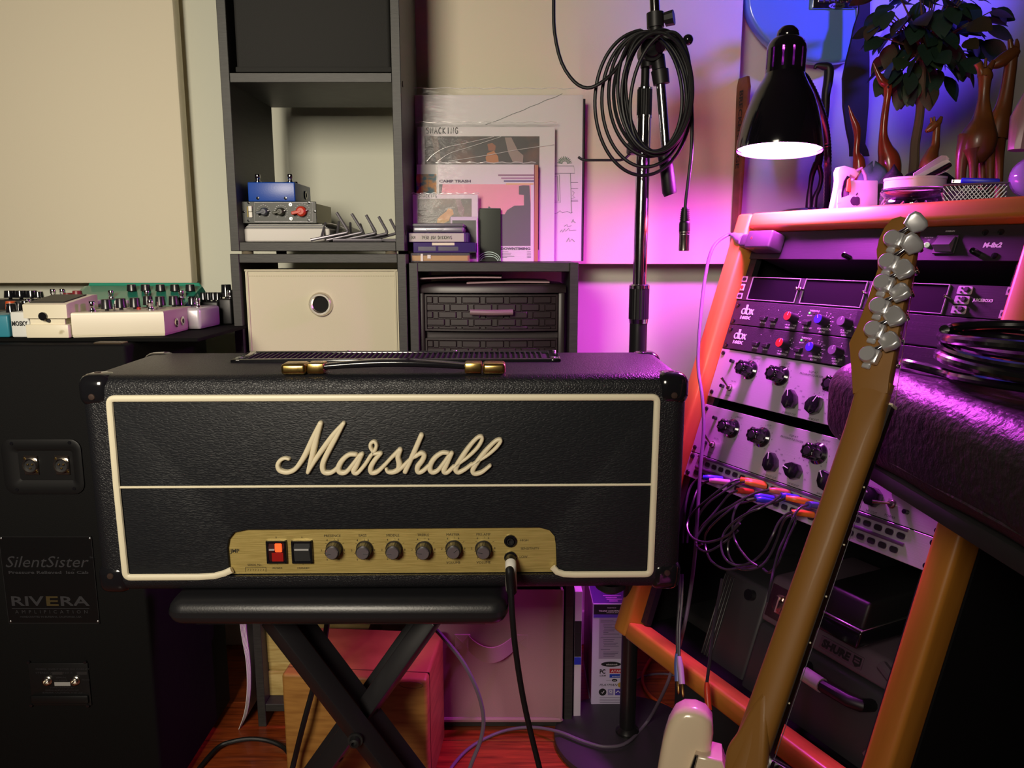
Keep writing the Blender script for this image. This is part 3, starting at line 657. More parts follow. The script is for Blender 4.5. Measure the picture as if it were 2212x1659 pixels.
# white piping, centre line
pp = [(501, 1231), (486, 1238), (464, 1244), (430, 1246), (272, 1247), (252, 1050), (236, 861), (830, 859), (1420, 858), (1413, 1048), (1405, 1240), (1240, 1241), (1218, 1240), (1203, 1235), (1194, 1225)]
P = [Vector((*ap(*p), .0)) for p in pp]
def corner_path(P, r, idx):
    out = []
    for i, p in enumerate(P):
        if i in idx:
            a, c = P[i - 1], P[i + 1]; u = (a - p).normalized() * r; v = (c - p).normalized() * r
            out += [p + u * (1 - s / 5) ** 2 + v * (s / 5) ** 2 for s in range(6)]
        else: out.append(p)
    return out
b = MB(); b.tube(corner_path(P, .007, (4, 6, 8, 10)), .0043, 10, flat=.8, up=(0, 0, 1)); b.build('piping', M_cream, amp)
b = MB(); b.tube([Vector((*ap(259, 1053), -.0006)), Vector((*ap(1408, 1047), -.0006))], .0016, 8); b.build('centre_piping', M_cream, amp)
# script logo
def lz(x, y, w): p = ap(580 + x / 4.096, 890 + y / 4.096); return (p[0], p[1], w / 4.096 * .000565)
strokes = [
 [(185, 412, 15), (150, 405, 16), (108, 425, 19), (86, 468, 21), (105, 512, 23), (160, 530, 22), (215, 518, 22), (262, 478, 22), (325, 380, 25), (395, 235, 26), (463, 98, 24)],
 [(463, 98, 24), (430, 210, 27), (398, 350, 26), (352, 530, 18)], [(352, 532, 17), (430, 400, 22), (560, 220, 24), (668, 96, 19)],
 [(668, 96, 19), (590, 240, 24), (510, 390, 25), (482, 470, 25), (495, 525, 24), (545, 535, 22), (595, 508, 20), (640, 450, 18)],
 [(775, 372, 20), (715, 375, 21), (655, 425, 24), (622, 490, 26), (640, 530, 24), (690, 528, 21), (750, 460, 20), (815, 375, 20)],
 [(830, 368, 20), (785, 460, 23), (757, 520, 24), (790, 535, 20), (850, 470, 18), (905, 385, 18)],
 [(900, 390, 17), (928, 352, 16), (906, 310, 17), (908, 275, 17), (938, 258, 17), (958, 285, 17), (948, 330, 16), (928, 362, 16), (965, 362, 18), (995, 362, 20)],
 [(995, 362, 20), (945, 420, 22), (908, 485, 24), (915, 530, 23), (965, 525, 21), (1030, 465, 18), (1100, 390, 18), (1165, 332, 24)],
 [(1165, 332, 25), (1148, 395, 24), (1160, 455, 27), (1150, 505, 26), (1105, 528, 21), (1062, 525, 18), (1045, 500, 15)], [(1150, 510, 22), (1200, 470, 19), (1245, 425, 17), (1320, 372, 19)],
 [(1355, 202, 24), (1295, 340, 24), (1212, 524, 23)],
 [(1300, 390, 18), (1350, 360, 21), (1380, 378, 23), (1362, 425, 24), (1322, 480, 25), (1325, 524, 22), (1365, 520, 20), (1420, 470, 18)],
 [(1590, 358, 18), (1535, 358, 20), (1470, 405, 23), (1430, 478, 25), (1445, 524, 23), (1492, 518, 20), (1550, 450, 19), (1605, 372, 19)],
 [(1622, 360, 21), (1585, 440, 23), (1553, 515, 24), (1585, 528, 20), (1640, 478, 18)],
 [(1640, 482, 17), (1700, 440, 16), (1775, 385, 16), (1850, 310, 17), (1890, 240, 18), (1880, 212, 18), (1840, 230, 18), (1770, 310, 21), (1700, 415, 24), (1658, 495, 24), (1680, 528, 21), (1735, 505, 19), (1800, 455, 16)],
 [(1800, 462, 15), (1860, 425, 15), (1940, 375, 16), (2010, 315, 17), (2052, 258, 18), (2045, 238, 18), (2005, 255, 18), (1925, 335, 21), (1850, 435, 24), (1808, 510, 23), (1830, 540, 21), (1890, 525, 19), (1962, 468, 15)]]
b = MB()
for i, s_ in enumerate(strokes):
    b.M = T(0, 0, -.0012 + .00008 * i); b.ribbon([lz(*q) for q in s_], .0062)
b.M = Matrix(); lg = b.build('script_lettering', mat('logo_ivory', 'ded3b4', .45), amp, sharp=60)
# corner protectors
def protector(sx, y, z, big=True):
    cx, s = sx * (AW / 2 - .0165), .041
    b = bmesh.new(); bmesh.ops.create_cube(b, size=1, matrix=T(sx * (AW / 2 + .0022 - s / 2), (AH + .0022 - s / 2) if y else (-.0022 + s / 2), (.0022 - s / 2) if z else (-AD - .0022 + s / 2)) @ Matrix.Diagonal((s, s, s, 1)))
    bmesh.ops.bevel(b, geom=b.edges[:], offset=.014, segments=5, profile=.5, affect='EDGES')
    q = MB(); q.bm(b); o = q.build('corner_protector', M_gloss, amp, sharp=60)
    q = MB()
    if z:
        q.M = T(sx * (AW / 2 - s / 2 + .003), (AH - s / 2 - .004) if y else (s / 2 + .004), .002); q.lathe([(.0042, 0), (.0036, .0012), (0, .0016)], 14)
        q.M = T(sx * (AW / 2 - s / 2 + .003), (AH + .002) if y else -.002, -s / 2 + .003) @ R(-90 if y else 90, 'X')
        if y: q.lathe([(.0042, 0), (.0036, .0008), (0, .001)], 14)
        q.build('rivet', mat('rivet_brown', '4a3a34', .4, metal=.5), o, split=True)
for sx in (-1, 1):
    protector(sx, 1, 1); protector(sx, 0, 1); protector(sx, 1, 0); protector(sx, 0, 0)
b = MB(T(ap(1325, 1268)[0], 0, -.025) @ R(90, 'X')); b.lathe([(.02, -.002), (.02, .006), (.012, .012), (0, .012)], 20); b.build('rubber_foot', M_rub, amp)
# top: vent and handle
FT = F @ T(0, AH, 0) @ R(-90, 'X')
def at(px, py, off=0): p = on(FT, px, py, off); return p.x, p.y
A = T(0, AH, 0) @ R(-90, 'X')
v0, v1, v2 = at(497, 783), at(1212, 782), at(530, 758)
y0, y1 = v0[1], min(v2[1] + .002, AD - .02); x0, x1 = v0[0], v1[0]
b = MB(A)
for q in ((x0, y0, x1, y0 + .010), (x0, y1 - .010, x1, y1), (x0, y0, x0 + .014, y1), (x1 - .014, y0, x1, y1)): b.box2((q[0], q[1], -.001), (q[2], q[3], .004), .0018, 2)
vf = b.build('vent_frame', M_gloss, amp)
b = MB(A); b.box2((x0 + .013, y0 + .009, -.0005), (x1 - .013, y1 - .009, .0006)); b.build('vent_bed', mat('vent_bed', (.004, .004, .004), .8), vf)
b = MB(A)
n = 56
for i in range(n): b.box2((x0 + .016 + i * (x1 - x0 - .034) / n, y0 + .010, .0006), (x0 + .016 + i * (x1 - x0 - .034) / n + .0022, y1 - .010, .003))
o = b.build('vent_slat', M_black, vf); o['kind'] = 'stuff'
b = MB(A)
for (px, py) in ((760, 759), (985, 759), (1195, 778), (520, 779), (1195, 760)):
    p = at(px, py); b.M = A @ T(p[0], min(max(p[1], y0 + .005), y1 - .005), .004); b.lathe([(.003, 0), (.0025, .0008), (0, .001)], 10)
b.build('vent_screw', M_steel, vf, split=True)
h0, h1 = at(613, 792, .008), at(1092, 792, .008); hy = (h0[1] + h1[1]) / 2
e0, e1 = at(690, 790, .008)[0], at(1022, 790, .008)[0]
b = MB(A)
N = 20; rings = []
for i in range(N + 1):
    u = i / N; x = e0 - .004 + (e1 - e0 + .008) * u; z = .0075 + .0055 * math.sin(math.pi * u); w = .0095 + .002 * math.sin(math.pi * u); th = .0035 + .0012 * math.sin(math.pi * u)
    rings.append([(x, hy + w * math.copysign(abs(math.cos(a)) ** .7, math.cos(a)), z + th * math.copysign(abs(math.sin(a)) ** .7, math.sin(a))) for a in [2 * math.pi * k / 16 for k in range(16)]])
b.loft(rings); hd = b.build('handle', M_gloss, amp)
for sx, a_, c_ in ((-1, h0[0], e0), (1, h1[0], e1)):
    lo, hi = min(a_, c_), max(a_, c_); d = .012
    b = MB(A); 
    if sx < 0: b.box2((lo, hy - .0135, 0), (hi - d, hy + .0135, .0135), .004, 3); b.box2((hi - d + .001, hy - .0115, .001), (hi + .010, hy + .0115, .0138), .002, 2)
    else: b.box2((lo + d, hy - .0135, 0), (hi, hy + .0135, .0135), .004, 3); b.box2((lo - .010, hy - .0115, .001), (lo + d - .001, hy + .0115, .0138), .002, 2)
    lab(b.build('handle_end_cap', M_brass, amp), 'brass handle end cap')
# control panel contents; local z of the plate = -.0135
PZ = -.0055
def gpt(x, y): return ap(470 + x / 2.9105, 1120 + y / 2.9105, PZ)
M_led = mat('lit_red_switch', (.25, .01, .01), .25, emit=((1, .03, .01), .04))
M_led2 = mat('glowing_neon', (.6, .05, .02), .3, emit=((1, .06, .01), 2.2))
M_drk = mat('dark_red_switch', (.03, .003, .004), .7, spec=.2)
for k, (x0, y0, x1, y1) in enumerate(((307, 135, 443, 276), (466, 135, 604, 276))):
    a, c = gpt(x0, y0), gpt(x1, y1); b = MB()
    for q in ((a[0], c[1], a[0] + .003, a[1]), (c[0] - .003, c[1], c[0], a[1]), (a[0], c[1], c[0], c[1] + .003), (a[0], a[1] - .003, c[0], a[1])): b.box2((q[0], q[1], PZ), (q[2], q[3], PZ + .005), .0008, 1)
    b.box2((a[0], c[1], PZ), (c[0], a[1], PZ + .001)); sw = b.build('rocker_switch', M_gloss, amp)
    m = (a[1] + c[1]) / 2 + .004
    b = MB(); xx0, xx1 = a[0] + .0032, c[0] - .0032
    b.add([(xx0, a[1] - .0033, PZ + .002), (xx1, a[1] - .0033, PZ + .002), (xx1, m, PZ + .0055), (xx0, m, PZ + .0055), (xx1, c[1] + .0033, PZ + .0035), (xx0, c[1] + .0033, PZ + .0035)], [(0, 1, 2, 3), (3, 2, 4, 5)])
    rk = b.build('rocker', M_drk if k == 0 else M_matte, sw, smooth=False)
    if k == 0:
        b = MB(); b.box2((xx0 + .0085, m - .003, PZ + .0045), (xx1 - .002, m + .0085, PZ + .0062), .001, 1); lab(b.build('neon_lamp', M_led2, sw), 'glowing red neon lamp')
        b = MB(); b.box2((xx0 + .004, m - .0155, PZ + .004), (xx1 - .001, m - .004, PZ + .0052)); b.build('red_lens', M_led, sw)
    b = MB(); b.box2((xx0 + .001, m - .0008, PZ + .0048), (xx1 - .001 if k else xx0 + .008, m + .0012, PZ + .006)); b.build('index_line', mat('index_white', (.4, .4, .4), .5), sw)
M_skirt = mat('fluted_black', (.02, .018, .017), .35)
M_cap = mat('silver_cap', (.62, .6, .66), .28, metal=.9)
for i, (x, y, ang) in enumerate(((735, 188, 195), (925, 188, 356), (1110, 188, 186), (1298, 190, 172), (1486, 185, 40), (1672, 187, 170))):
    p = gpt(x, y); b = MB(T(p[0], p[1], PZ)); n = 40; rings = []
    for (r, h) in ((.0108, 0), (.0108, .002), (.0096, .003), (.0090, .014)):
        rings.append([(r * (1 + (.025 if (k % 2 and h > .002) else 0)) * math.cos(2 * math.pi * k / n), r * (1 + (.025 if (k % 2 and h > .002) else 0)) * math.sin(2 * math.pi * k / n), h) for k in range(n)])
    b.loft(rings); kb = b.build('control_knob', M_skirt, amp, sharp=20)
    b = MB(T(p[0], p[1], PZ) @ R(ang, 'Z')); b.lathe([(.0078, .0138), (.0078, .0162), (.0070, .0172), (0, .0172)], 28); b.m = 1; b.box((.0038, 0, .0172), (.0058, .0007, .0005))
    lab(b.build('knob_cap', [M_cap, M_ink], kb), 'silver knob cap with black pointer')
b = MB()
def gt(s, x, y, h, **k): p = gpt(x, y); b.text(s, h / 2.9105 * .00056, p[0], p[1], PZ + .0001, **k)
for (x, y, s_) in ((722, 108, 'PRESENCE'), (912, 106, 'BASS'), (1102, 105, 'MIDDLE'), (1292, 103, 'TREBLE'), (1480, 100, 'MASTER'), (1672, 99, 'PRE-AMP'), (1482, 277, 'VOLUME'), (1672, 275, 'VOLUME')): gt(s_, x, y, 17)
for (x, y) in ((725, 200), (915, 200), (1105, 197), (1294, 195), (1482, 190), (1670, 188)):
    gt('4', x - 37, y - 64, 14); gt('6', x + 33, y - 66, 14); gt('2', x - 72, y, 14); gt('8', x + 72, y - 2, 14); gt('0', x - 36, y + 58, 12); gt('10', x + 36, y + 58, 12)
    for k in range(9):
        if k in (2, 4, 6, 8) or True:
            a = math.radians(-35 + 250 / 10 * (k + .5)); q0, q1 = gpt(x + 68 * math.cos(a), y - 68 * math.sin(a)), gpt(x + 60 * math.cos(a), y - 60 * math.sin(a))
    for a in (90, 145, 35, 205, -25):
        a = math.radians(a); c0, c1 = gpt(x + 10 + 72 * math.cos(a), y - 8 - 66 * math.sin(a)), gpt(x + 10 + 60 * math.cos(a), y - 8 - 56 * math.sin(a)); b.tube([(*c0, PZ + .0002), (*c1, PZ + .0002)], .00022, 4)
for (x, y, s_) in ((1928, 136, 'HIGH'), (1964, 188, 'SENSITIVITY'), (1924, 240, 'LOW')): gt(s_, x, y, 16)
gt('JMP', 108, 207, 26, bold=.02); gt('SERIAL No -', 238, 291, 14); gt('POWER', 378, 311, 13); gt('STANDBY', 540, 311, 13); gt('0', 368, 118, 12); gt('0', 530, 118, 12); gt('I', 377, 287, 10); gt('I', 538, 287, 10)
for q in (((176, 306), (304, 306)), ((176, 306), (176, 334)), ((304, 306), (304, 334))): c0, c1 = gpt(*q[0]), gpt(*q[1]); b.tube([(*c0, PZ + .0002), (*c1, PZ + .0002)], .0003, 4)
for k in range(7): c0 = gpt(192 + k * 16, 322); b.tube([(c0[0] - .0008, c0[1] + .0012, PZ + .0002), (c0[0] + .0006, c0[1] + .001, PZ + .0002), (c0[0] - .0004, c0[1] - .0014, PZ + .0002)], .0002, 4)
o = b.build('panel_lettering', mat('panel_ink', (.025, .02, .012), .6), amp)
for (x, y) in ((1841, 139), (1842, 243)):
    p = gpt(x, y); b = MB(T(p[0], p[1], PZ)); b.lathe([(.0082, 0), (.0082, .0025), (.0066, .004), (.0056, .004), (.0056, .001), (0, .001)], 22); jk = b.build('jack_socket', M_gloss, amp)
    b = MB(T(p[0], p[1], PZ)); b.lathe([(.0046, .001), (.0046, .0052), (.0034, .0052), (.0034, .0015), (0, .0015)], 6 if False else 18); b.build('socket_ring', M_black, jk)
jl = gpt(1842, 243)
# instrument cable plugged into the lower jack
pj = F @ Vector((jl[0], jl[1], PZ)); n_ = F.col[2].to_3d()
d_ = (n_ + Vector((0, 0, -.28))).normalized()
t = thing('instrument_cable', 'black instrument cable plugged into the amplifier, white band on its plug', 'cable', base(pj))
A = Matrix.Translation(-pj)
q0 = pj + n_ * .0045
def along(s): return q0 + d_ * s
D2 = (n_ * .55 + Vector((.06, 0, -1))).normalized()
path = spl([q0 + n_ * .001, q0 + n_ * .010, q0 + n_ * .018 + Vector((0, 0, -.004)), q0 + n_ * .023 + Vector((.0003, 0, -.016)), q0 + n_ * .025 + Vector((.001, 0, -.032))], 5)
b = MB(A); b.tube(path[:7], .0068, 14); b.build('plug_barrel', M_rub, t)
b = MB(A); b.tube(path[6:], [.0070] * (len(path) - 7) + [.0066], 14); e_ = path[-1]; lab(b.build('band', M_white, t), 'white band')
pts = [e_]
for (px, py, Y) in ((1101, 1232, .872), (1103, 1262, .868), (1106, 1320, .866), (1112, 1390, .872), (1125, 1480, .88), (1141, 1560, .885), (1168, 1670, .885), (1200, 1800, .87)): pts.append(atY(px, py, Y))
pts += [Vector((pts[-1].x + .03, .86, .02)), Vector((pts[-1].x + .12, .80, .005))]
S_ = spl(pts, 6)
b = MB(A); b.tube(S_[:14], [.0066 - .0002 * i for i in range(14)], 12); b.build('strain_relief', M_rub, t)
b = MB(A); b.tube(S_[10:], .0036, 10); b.build('cord', M_rub, t)
# ---------------------------------------------------------------- keyboard bench under the amplifier
bz = AO.z + .0005
bx0, bx1 = atY(372, 1320, .93).x, atY(1098, 1320, .93).x
zt = AO.z - .0004; zb = atY(735, 1351, .915).z
t = thing('folding_bench', 'black padded folding bench with X legs carrying the amplifier', 'bench', base(((bx0 + bx1) / 2, .93, 0)))
A = T(-(bx0 + bx1) / 2, -.93, 0)
M_lth = mat('black_leatherette', (.013, .013, .015), .33, spec=.5, bump=('noise', 420, .12, U1))
b = MB(A); mz = (zt + zb) / 2; q = bmesh.new()
bmesh.ops.create_cube(q, size=1, matrix=T((bx0 + bx1) / 2, 1.04, mz) @ Matrix.Rotation(.0191, 4, 'X') @ Matrix.Diagonal((bx1 - bx0, .27, zt - zb - .004, 1)))
bmesh.ops.bevel(q, geom=q.edges[:], offset=.022, segments=6, profile=.55, affect='EDGES'); b.bm(q); b.build('cushion', M_lth, t, sharp=70)
b = MB(A); b.box2((bx0 + .03, .93, zb - .006), (bx1 - .03, 1.15, zb + .006)); b.build('seat_board', M_matte, t)
M_leg = mat('black_powder_coat', (.013, .012, .014), .36)
def leg(pa, pb, Ya, Yb, w, rot, dn=0):
    a, c = atY(*pa, Ya), atY(*pb, Yb); d = (c - a).normalized(); c = a + d * ((a.z - .012) / -d.z)
    M = Matrix.Translation(a) @ d.to_track_quat('Z', 'Y').to_matrix().to_4x4() @ R(rot, 'Z'); L_ = (c - a).length
    return M, L_, a, c
for (pa, pb, Y0, rot, nm) in (((598, 1345), (838, 1659), .985, 33, 'a'), ((925, 1345), (700, 1659), 1.028, 25, 'b')):
    M, L_, a, c = leg(pa, pb, Y0, Y0, .03, rot)
    b = MB(A @ M); b.box2((-.0135, -.0135, -.01), (.0135, .0135, L_), .002, 2); lg_ = b.build('leg', M_leg, t)
    b = MB(A @ M)
    for s_ in (.155, .185, .25, .30): b.M = A @ M @ T(0, (-.0136 if nm == 'a' else -.0136), s_) @ R(90, 'X'); b.lathe([(.0042, 0), (.0042, .0004), (0, .0005)], 12)
    b.build('peg_hole', mat('hole_black', (.003, .003, .003), .9), lg_, split=True)
    # rear pair of legs and floor bars
    b = MB(A @ T(0, .05, 0) @ M); b.box2((-.0135, -.0135, -.01), (.0135, .0135, L_), .002, 2); b.build('leg', M_leg, t)
    b = MB(A); b.box2((c.x - .016, Y0 - .03, 0), (c.x + .016, Y0 + .10, .024), .004, 2); b.build('floor_bar', M_rub, t)
    b = MB(A); b.cyl((a.x, Y0 - .02, zb - .006), (a.x, Y0 + .09, zb - .006), .008); b.build('hinge_rod', M_leg, t)
p = atY(768, 1597, .965)
b = MB(A); b.M = A @ T(p.x, .965, p.z) @ R(90, 'X'); b.lathe([(.0105, 0), (.0105, .003), (.0075, .003), (.0065, .011), (.0035, .012), (.0035, .006), (0, .006)], 18); b.cyl((0, 0, 0), (0, 0, -.075), .006); b.build('pivot_bolt', M_black, t)
for px in (512, 950):
    p = atY(px, 1356, .96); b = MB(A); b.M = A @ T(p.x, .96, zb - .004); b.lathe([(.014, .002), (.014, -.006), (.008, -.012), (0, -.012)], 16); b.build('foot_bumper', M_rub, t)
# ---------------------------------------------------------------- large black isolation cabinet at left
CX1, CY0, CY1, CZ = -.572, 1.13, 1.435, .777
F = frame((-1.0, CY0, 0), (1, 0, 0), (0, 0, 1))
M_carp = mat('black_cab_covering', (.0038, .0038, .004), .75, spec=.14, bump=('noise', 600, .35, U1))
cab = thing('speaker_cabinet', 'large black speaker cabinet at the left with pedals on top', 'speaker cabinet', F)
b = MB(); b.box2((-.55, .012, -(CY1 - CY0)), (CX1 + 1.0, CZ, 0), .006, 3); b.build('cabinet_body', M_carp, cab)
for x in (-.5, CX1 + .95):
    for z in (-.04, -.30): b = MB(T(x, .012, z) @ R(90, 'X')); b.lathe([(.02, 0), (.018, .012), (0, .012)], 16); b.build('rubber_foot', M_rub, cab)
def cp(px, py, off=0): p = on(F, px, py, off); return p.x, p.y
def qd(b, px0, py0, px1, py1, z0, z1, bev=0):
    a, c = cp(px0, py0), cp(px1, py1); b.box2((a[0], c[1], z0), (c[0], a[1], z1), bev, 2); return a, c
M_plate = mat('black_moulded_plate', (.007, .007, .0075), .42, spec=.3)
# recessed connector dish with two sockets
def rrect(x0, y0, x1, y1, r, n=5):
    out = []
    for (cx, cy, a0) in ((x1 - r, y1 - r, 0), (x0 + r, y1 - r, 90), (x0 + r, y0 + r, 180), (x1 - r, y0 + r, 270)):
        for k in range(n + 1): a = math.radians(a0 + 90 * k / n); out.append((cx + r * math.cos(a), cy + r * math.sin(a)))
    return out
a, c = cp(2, 948), cp(186, 1066); ai, ci = cp(26, 968), cp(172, 1048)
o_, i_ = rrect(a[0], c[1], c[0], a[1], .016), rrect(ai[0], ci[1], ci[0], ai[1], .006); j_ = rrect(ai[0] + .008, ci[1] + .008, ci[0] - .006, ai[1] - .004, .004)
b = MB(); b.loft([[(x, y, .0002) for x, y in o_], [(x, y, .0028) for x, y in o_], [(x, y, .0036) for x, y in rrect(a[0] + .002, c[1] + .002, c[0] - .002, a[1] - .002, .015)], [(x, y, .0036) for x, y in i_], [(x, y, .0008) for x, y in j_]], cap=False); b.add([(x, y, .0008) for x, y in j_], [tuple(range(len(j_)))])
dish = b.build('connector_dish', M_plate, cab)
for px in (69, 136):
    a, c = cp(px - 18, 983), cp(px + 18, 1025); m = ((a[0] + c[0]) / 2, (a[1] + c[1]) / 2)
    b = MB(); b.box2((a[0], c[1], .0008), (c[0], a[1], .0030), .001, 1); so = b.build('socket_plate', M_nickel, cab)
    b = MB(T(*m, .003)); b.lathe([(.0115, 0), (.0112, .004), (.0096, .004), (.0092, .0005), (0, .0005)], 24); b.build('socket_ring', M_nickel, so)
    b = MB(T(*m, .0036)); b.lathe([(0, 0), (.0092, 0)], 20); b.build('socket_core', M_ink, so)
    b = MB()
    for k in range(3): b.M = T(m[0] + .004 * math.cos(2.1 * k + .5), m[1] + .004 * math.sin(2.1 * k + .5), .0036); b.lathe([(.0012, 0), (.0012, .003), (0, .0034)], 8)
    for s_ in (1, -1): b.M = T(m[0] - s_ * .0085, m[1] + s_ * .0105, .003); b.lathe([(.0018, 0), (.0015, .001), (0, .0012)], 8)
    b.build('pin', M_brass, so, split=True)
b = MB()
for (px, py) in ((28, 957), (153, 955), (40, 1056), (163, 1054)): b.M = T(*cp(px, py), .003); b.lathe([(.003, 0), (.0026, .0014), (0, .0018)], 12)
b.build('screw', M_gloss, dish, split=True)
# name plate
b = MB(); A4 = [cp(2, 1158), cp(202, 1158), cp(214, 1345), cp(18, 1345)]; A4 = [(A4[3][0], A4[3][1]), (A4[2][0], A4[2][1]), (A4[1][0], A4[1][1]), (A4[0][0], A4[0][1])]
x0, y0, x1, y1 = (A4[3][0] + A4[0][0]) / 2, A4[0][1], (A4[2][0] + A4[1][0]) / 2, A4[2][1]
b.box2((x0, y0, .0003), (x1, y1, .0022), .0006, 1); npl = b.build('name_plate', mat('name_plate_black', (.006, .006, .0065), .25), cab)
b = MB()
for q in ((x0, y0, x1, y0 + .0006), (x0, y1 - .0006, x1, y1), (x0, y0, x0 + .0006, y1), (x1 - .0006, y0, x1, y1)): b.box2((q[0], q[1], .0018), (q[2], q[3], .0026))
b.build('plate_rim', mat('rim_grey', '3a3a3c', .4, metal=.5), npl)
Z = .0023; b = MB()
def ct(s, px, py, h, wpx=None, **k):
    p = cp(px, py); w = None if wpx is None else cp(px + wpx / 2, py)[0] - cp(px - wpx / 2, py)[0]; b.text(s, h * .00070, p[0], p[1], Z, w=w, **k)
ct('SilentSister', 105, 1212, 26, 176, shear=.35); ct('Pressure Relieved  Iso Cab', 107, 1235, 7, 172, bold=.02); ct('TM', 161, 1229, 3); ct('TM', 199, 1203, 4)
ct('RIV', 62, 1297, 22, 70, bold=.02); ct('RA', 164, 1297, 22, 62, bold=.02); ct('A  M  P  L  I  F  I  C  A  T  I  O  N', 113, 1320, 8, 156); ct('HANDCRAFTED IN BURBANK, CALIFORNIA, USA', 112, 1331, 4, 132)
b.box2((*cp(28, 1313.5), Z), (cp(195, 1313.5)[0], cp(195, 1312.5)[1], Z + .0003))
b.build('plate_lettering', mat('plate_silver_ink', '303034', .5), npl)
b = MB(); ct('E', 115, 1297, 22, 26, bold=.02); b.build('gold_letter', mat('plate_gold_ink', '40351a', .5), npl)
b = MB()
for q in ((x0 + .003, y0 + .003), (x1 - .003, y0 + .003), (x0 + .003, y1 - .003), (x1 - .003, y1 - .003)): b.M = T(*q, .0022); b.lathe([(.0016, 0), (0, .0012)], 8)
b.build('rivet', M_steel, npl, split=True)
# lower jack plate
b = MB(); a, c = qd(b, 62, 1430, 200, 1522, .0003, .003, .0012); jp = b.build('jack_plate', M_plate, cab)
Z = .0031; b = MB(); ct('MODEL: SILENT SISTER ISO CABINET', 138, 1443, 4, 116); ct('STEREO A    MONO A', 120, 1451, 4, 80); ct('SERIAL', 135, 1461, 4, 24); ct('NUMBER', 135, 1467.5, 4, 28); ct('MIC PASS', 188, 1466, 4, 16); ct('HANDCRAFTED BY', 137, 1483, 3.5, 50); ct('RIVERA AMPLIFICATION INC', 137, 1488.5, 3.5, 72); ct('BURBANK, CALIFORNIA, 91505 USA', 138, 1494, 3.5, 86)
b.build('plate_lettering', mat('plate_faint_ink', '2c2c30', .5), jp)
b = MB(); qd(b, 115, 1449, 138, 1455, .003, .0034); qd(b, 168, 1449, 191, 1455, .003, .0034); b.build('printed_box', mat('rim_grey', '3a3a3c', .4, metal=.5), jp, split=True)
b = MB(); qd(b, 120, 1471, 155, 1479, .003, .0036); b.build('serial_label', mat('label_white', '9a9a98', .5), jp)
for px in (106, 166):
    b = MB(T(*cp(px, 1467), .003)); b.lathe([(.0075, 0), (.0075, .002), (.0058, .003), (.0058, .006), (.0038, .007), (.0034, .001), (0, .001)], 18); b.build('jack_socket', M_nickel, jp)
b = MB(); qd(b, 70, 1498, 196, 1516, .003, .007, .003); b.build('ledge', M_plate, jp)
b = MB()
for (px, py) in ((64, 1428), (186, 1428), (70, 1521), (192, 1522)): b.M = T(*cp(px, py), .003); b.lathe([(.0028, 0), (.0024, .0014), (0, .0018)], 12)
b.build('screw', M_gloss, jp, split=True)
p = atZ(340, 746, CZ + .004); b = MB(T(p.x + 1.0, CZ, -(min(p.y, 1.5) - CY0))); b = MB(); b.box2((CX1 + 1.0 - .05, CZ - .001, -.026), (CX1 + 1.0 - .008, CZ + .0025, -.005), .001, 1); b.build('hinge_plate', mat('dull_bronze', '6a5c4c', .3, metal=.8), cab)
# ---------------------------------------------------------------- pedals on the cabinet
b = MB(T(.72, -1.16, -CZ)); b.box2((-1.54, 1.16, CZ + .0005), (-.476, 1.425, CZ + .0060), .0012, 1); solo('pedal_board', b, mat('board_black', (.004, .004, .004), .85, spec=.1), 'thin black board under the pedals, overhanging the cabinet at the right', 'board', T(-.72, 1.16, CZ))
Z0 = CZ + .0068
def z1p(x, y): return x / 4.148, 560 + y / 4.148
def footswitch(b, M): b.M = M; b.lathe([(.0065, 0), (.0065, .0022), (.0046, .0022), (.0038, .004), (.0038, .0075), (.0048, .009), (.0048, .0145), (.004, .0162), (0, .0164)], 16)
def knobp(b, M, r=.0075, h=.013): b.M = M; b.lathe([(r * 1.05, .003), (r, .0042), (r * .88, .003 + h), (r * .8, .0036 + h), (0, .0036 + h)], 18); b.lathe([(.003, 0), (.003, .0032)], 10)
def pedal(name, label, FL, FR, depth, h, m, sw=(), kn=(), mk=None, bev=.0025, top=None, ext=None):
    """front-left / front-right foot pixels; sw, kn in fractions (u, v) of the top"""
    a, c = atZ(*FL, Z0), atZ(*FR, Z0); d = c - a; w = d.length; M = Matrix.Translation((a.x, a.y, Z0)) @ Matrix.Rotation(math.atan2(d.y, d.x), 4, 'Z')
    t = thing(name, label, 'pedal', M, None)
    b = MB(); b.box2((0, 0, 0), (w, depth, h), bev, 3); b.box2((.001, .001, h * .05), (w - .001, depth - .001, h * .06)); b.build('enclosure', m, t)
    for u, v in sw: b = MB(); footswitch(b, T(u * w, v * depth, h)); b.build('foot_switch', M_chrome, t)
    for q in kn:
        b = MB(); knobp(b, T(q[0] * w, q[1] * depth, h), *(q[2:4] if len(q) > 3 else ())); b.build('knob', mk or M_gloss, t)
    return t, M, w
M_crm = mat('cream_enamel', 'd3ccb4', .35); M_sil = mat('pale_silver_enamel', 'c8c4c8', .3, metal=.3)
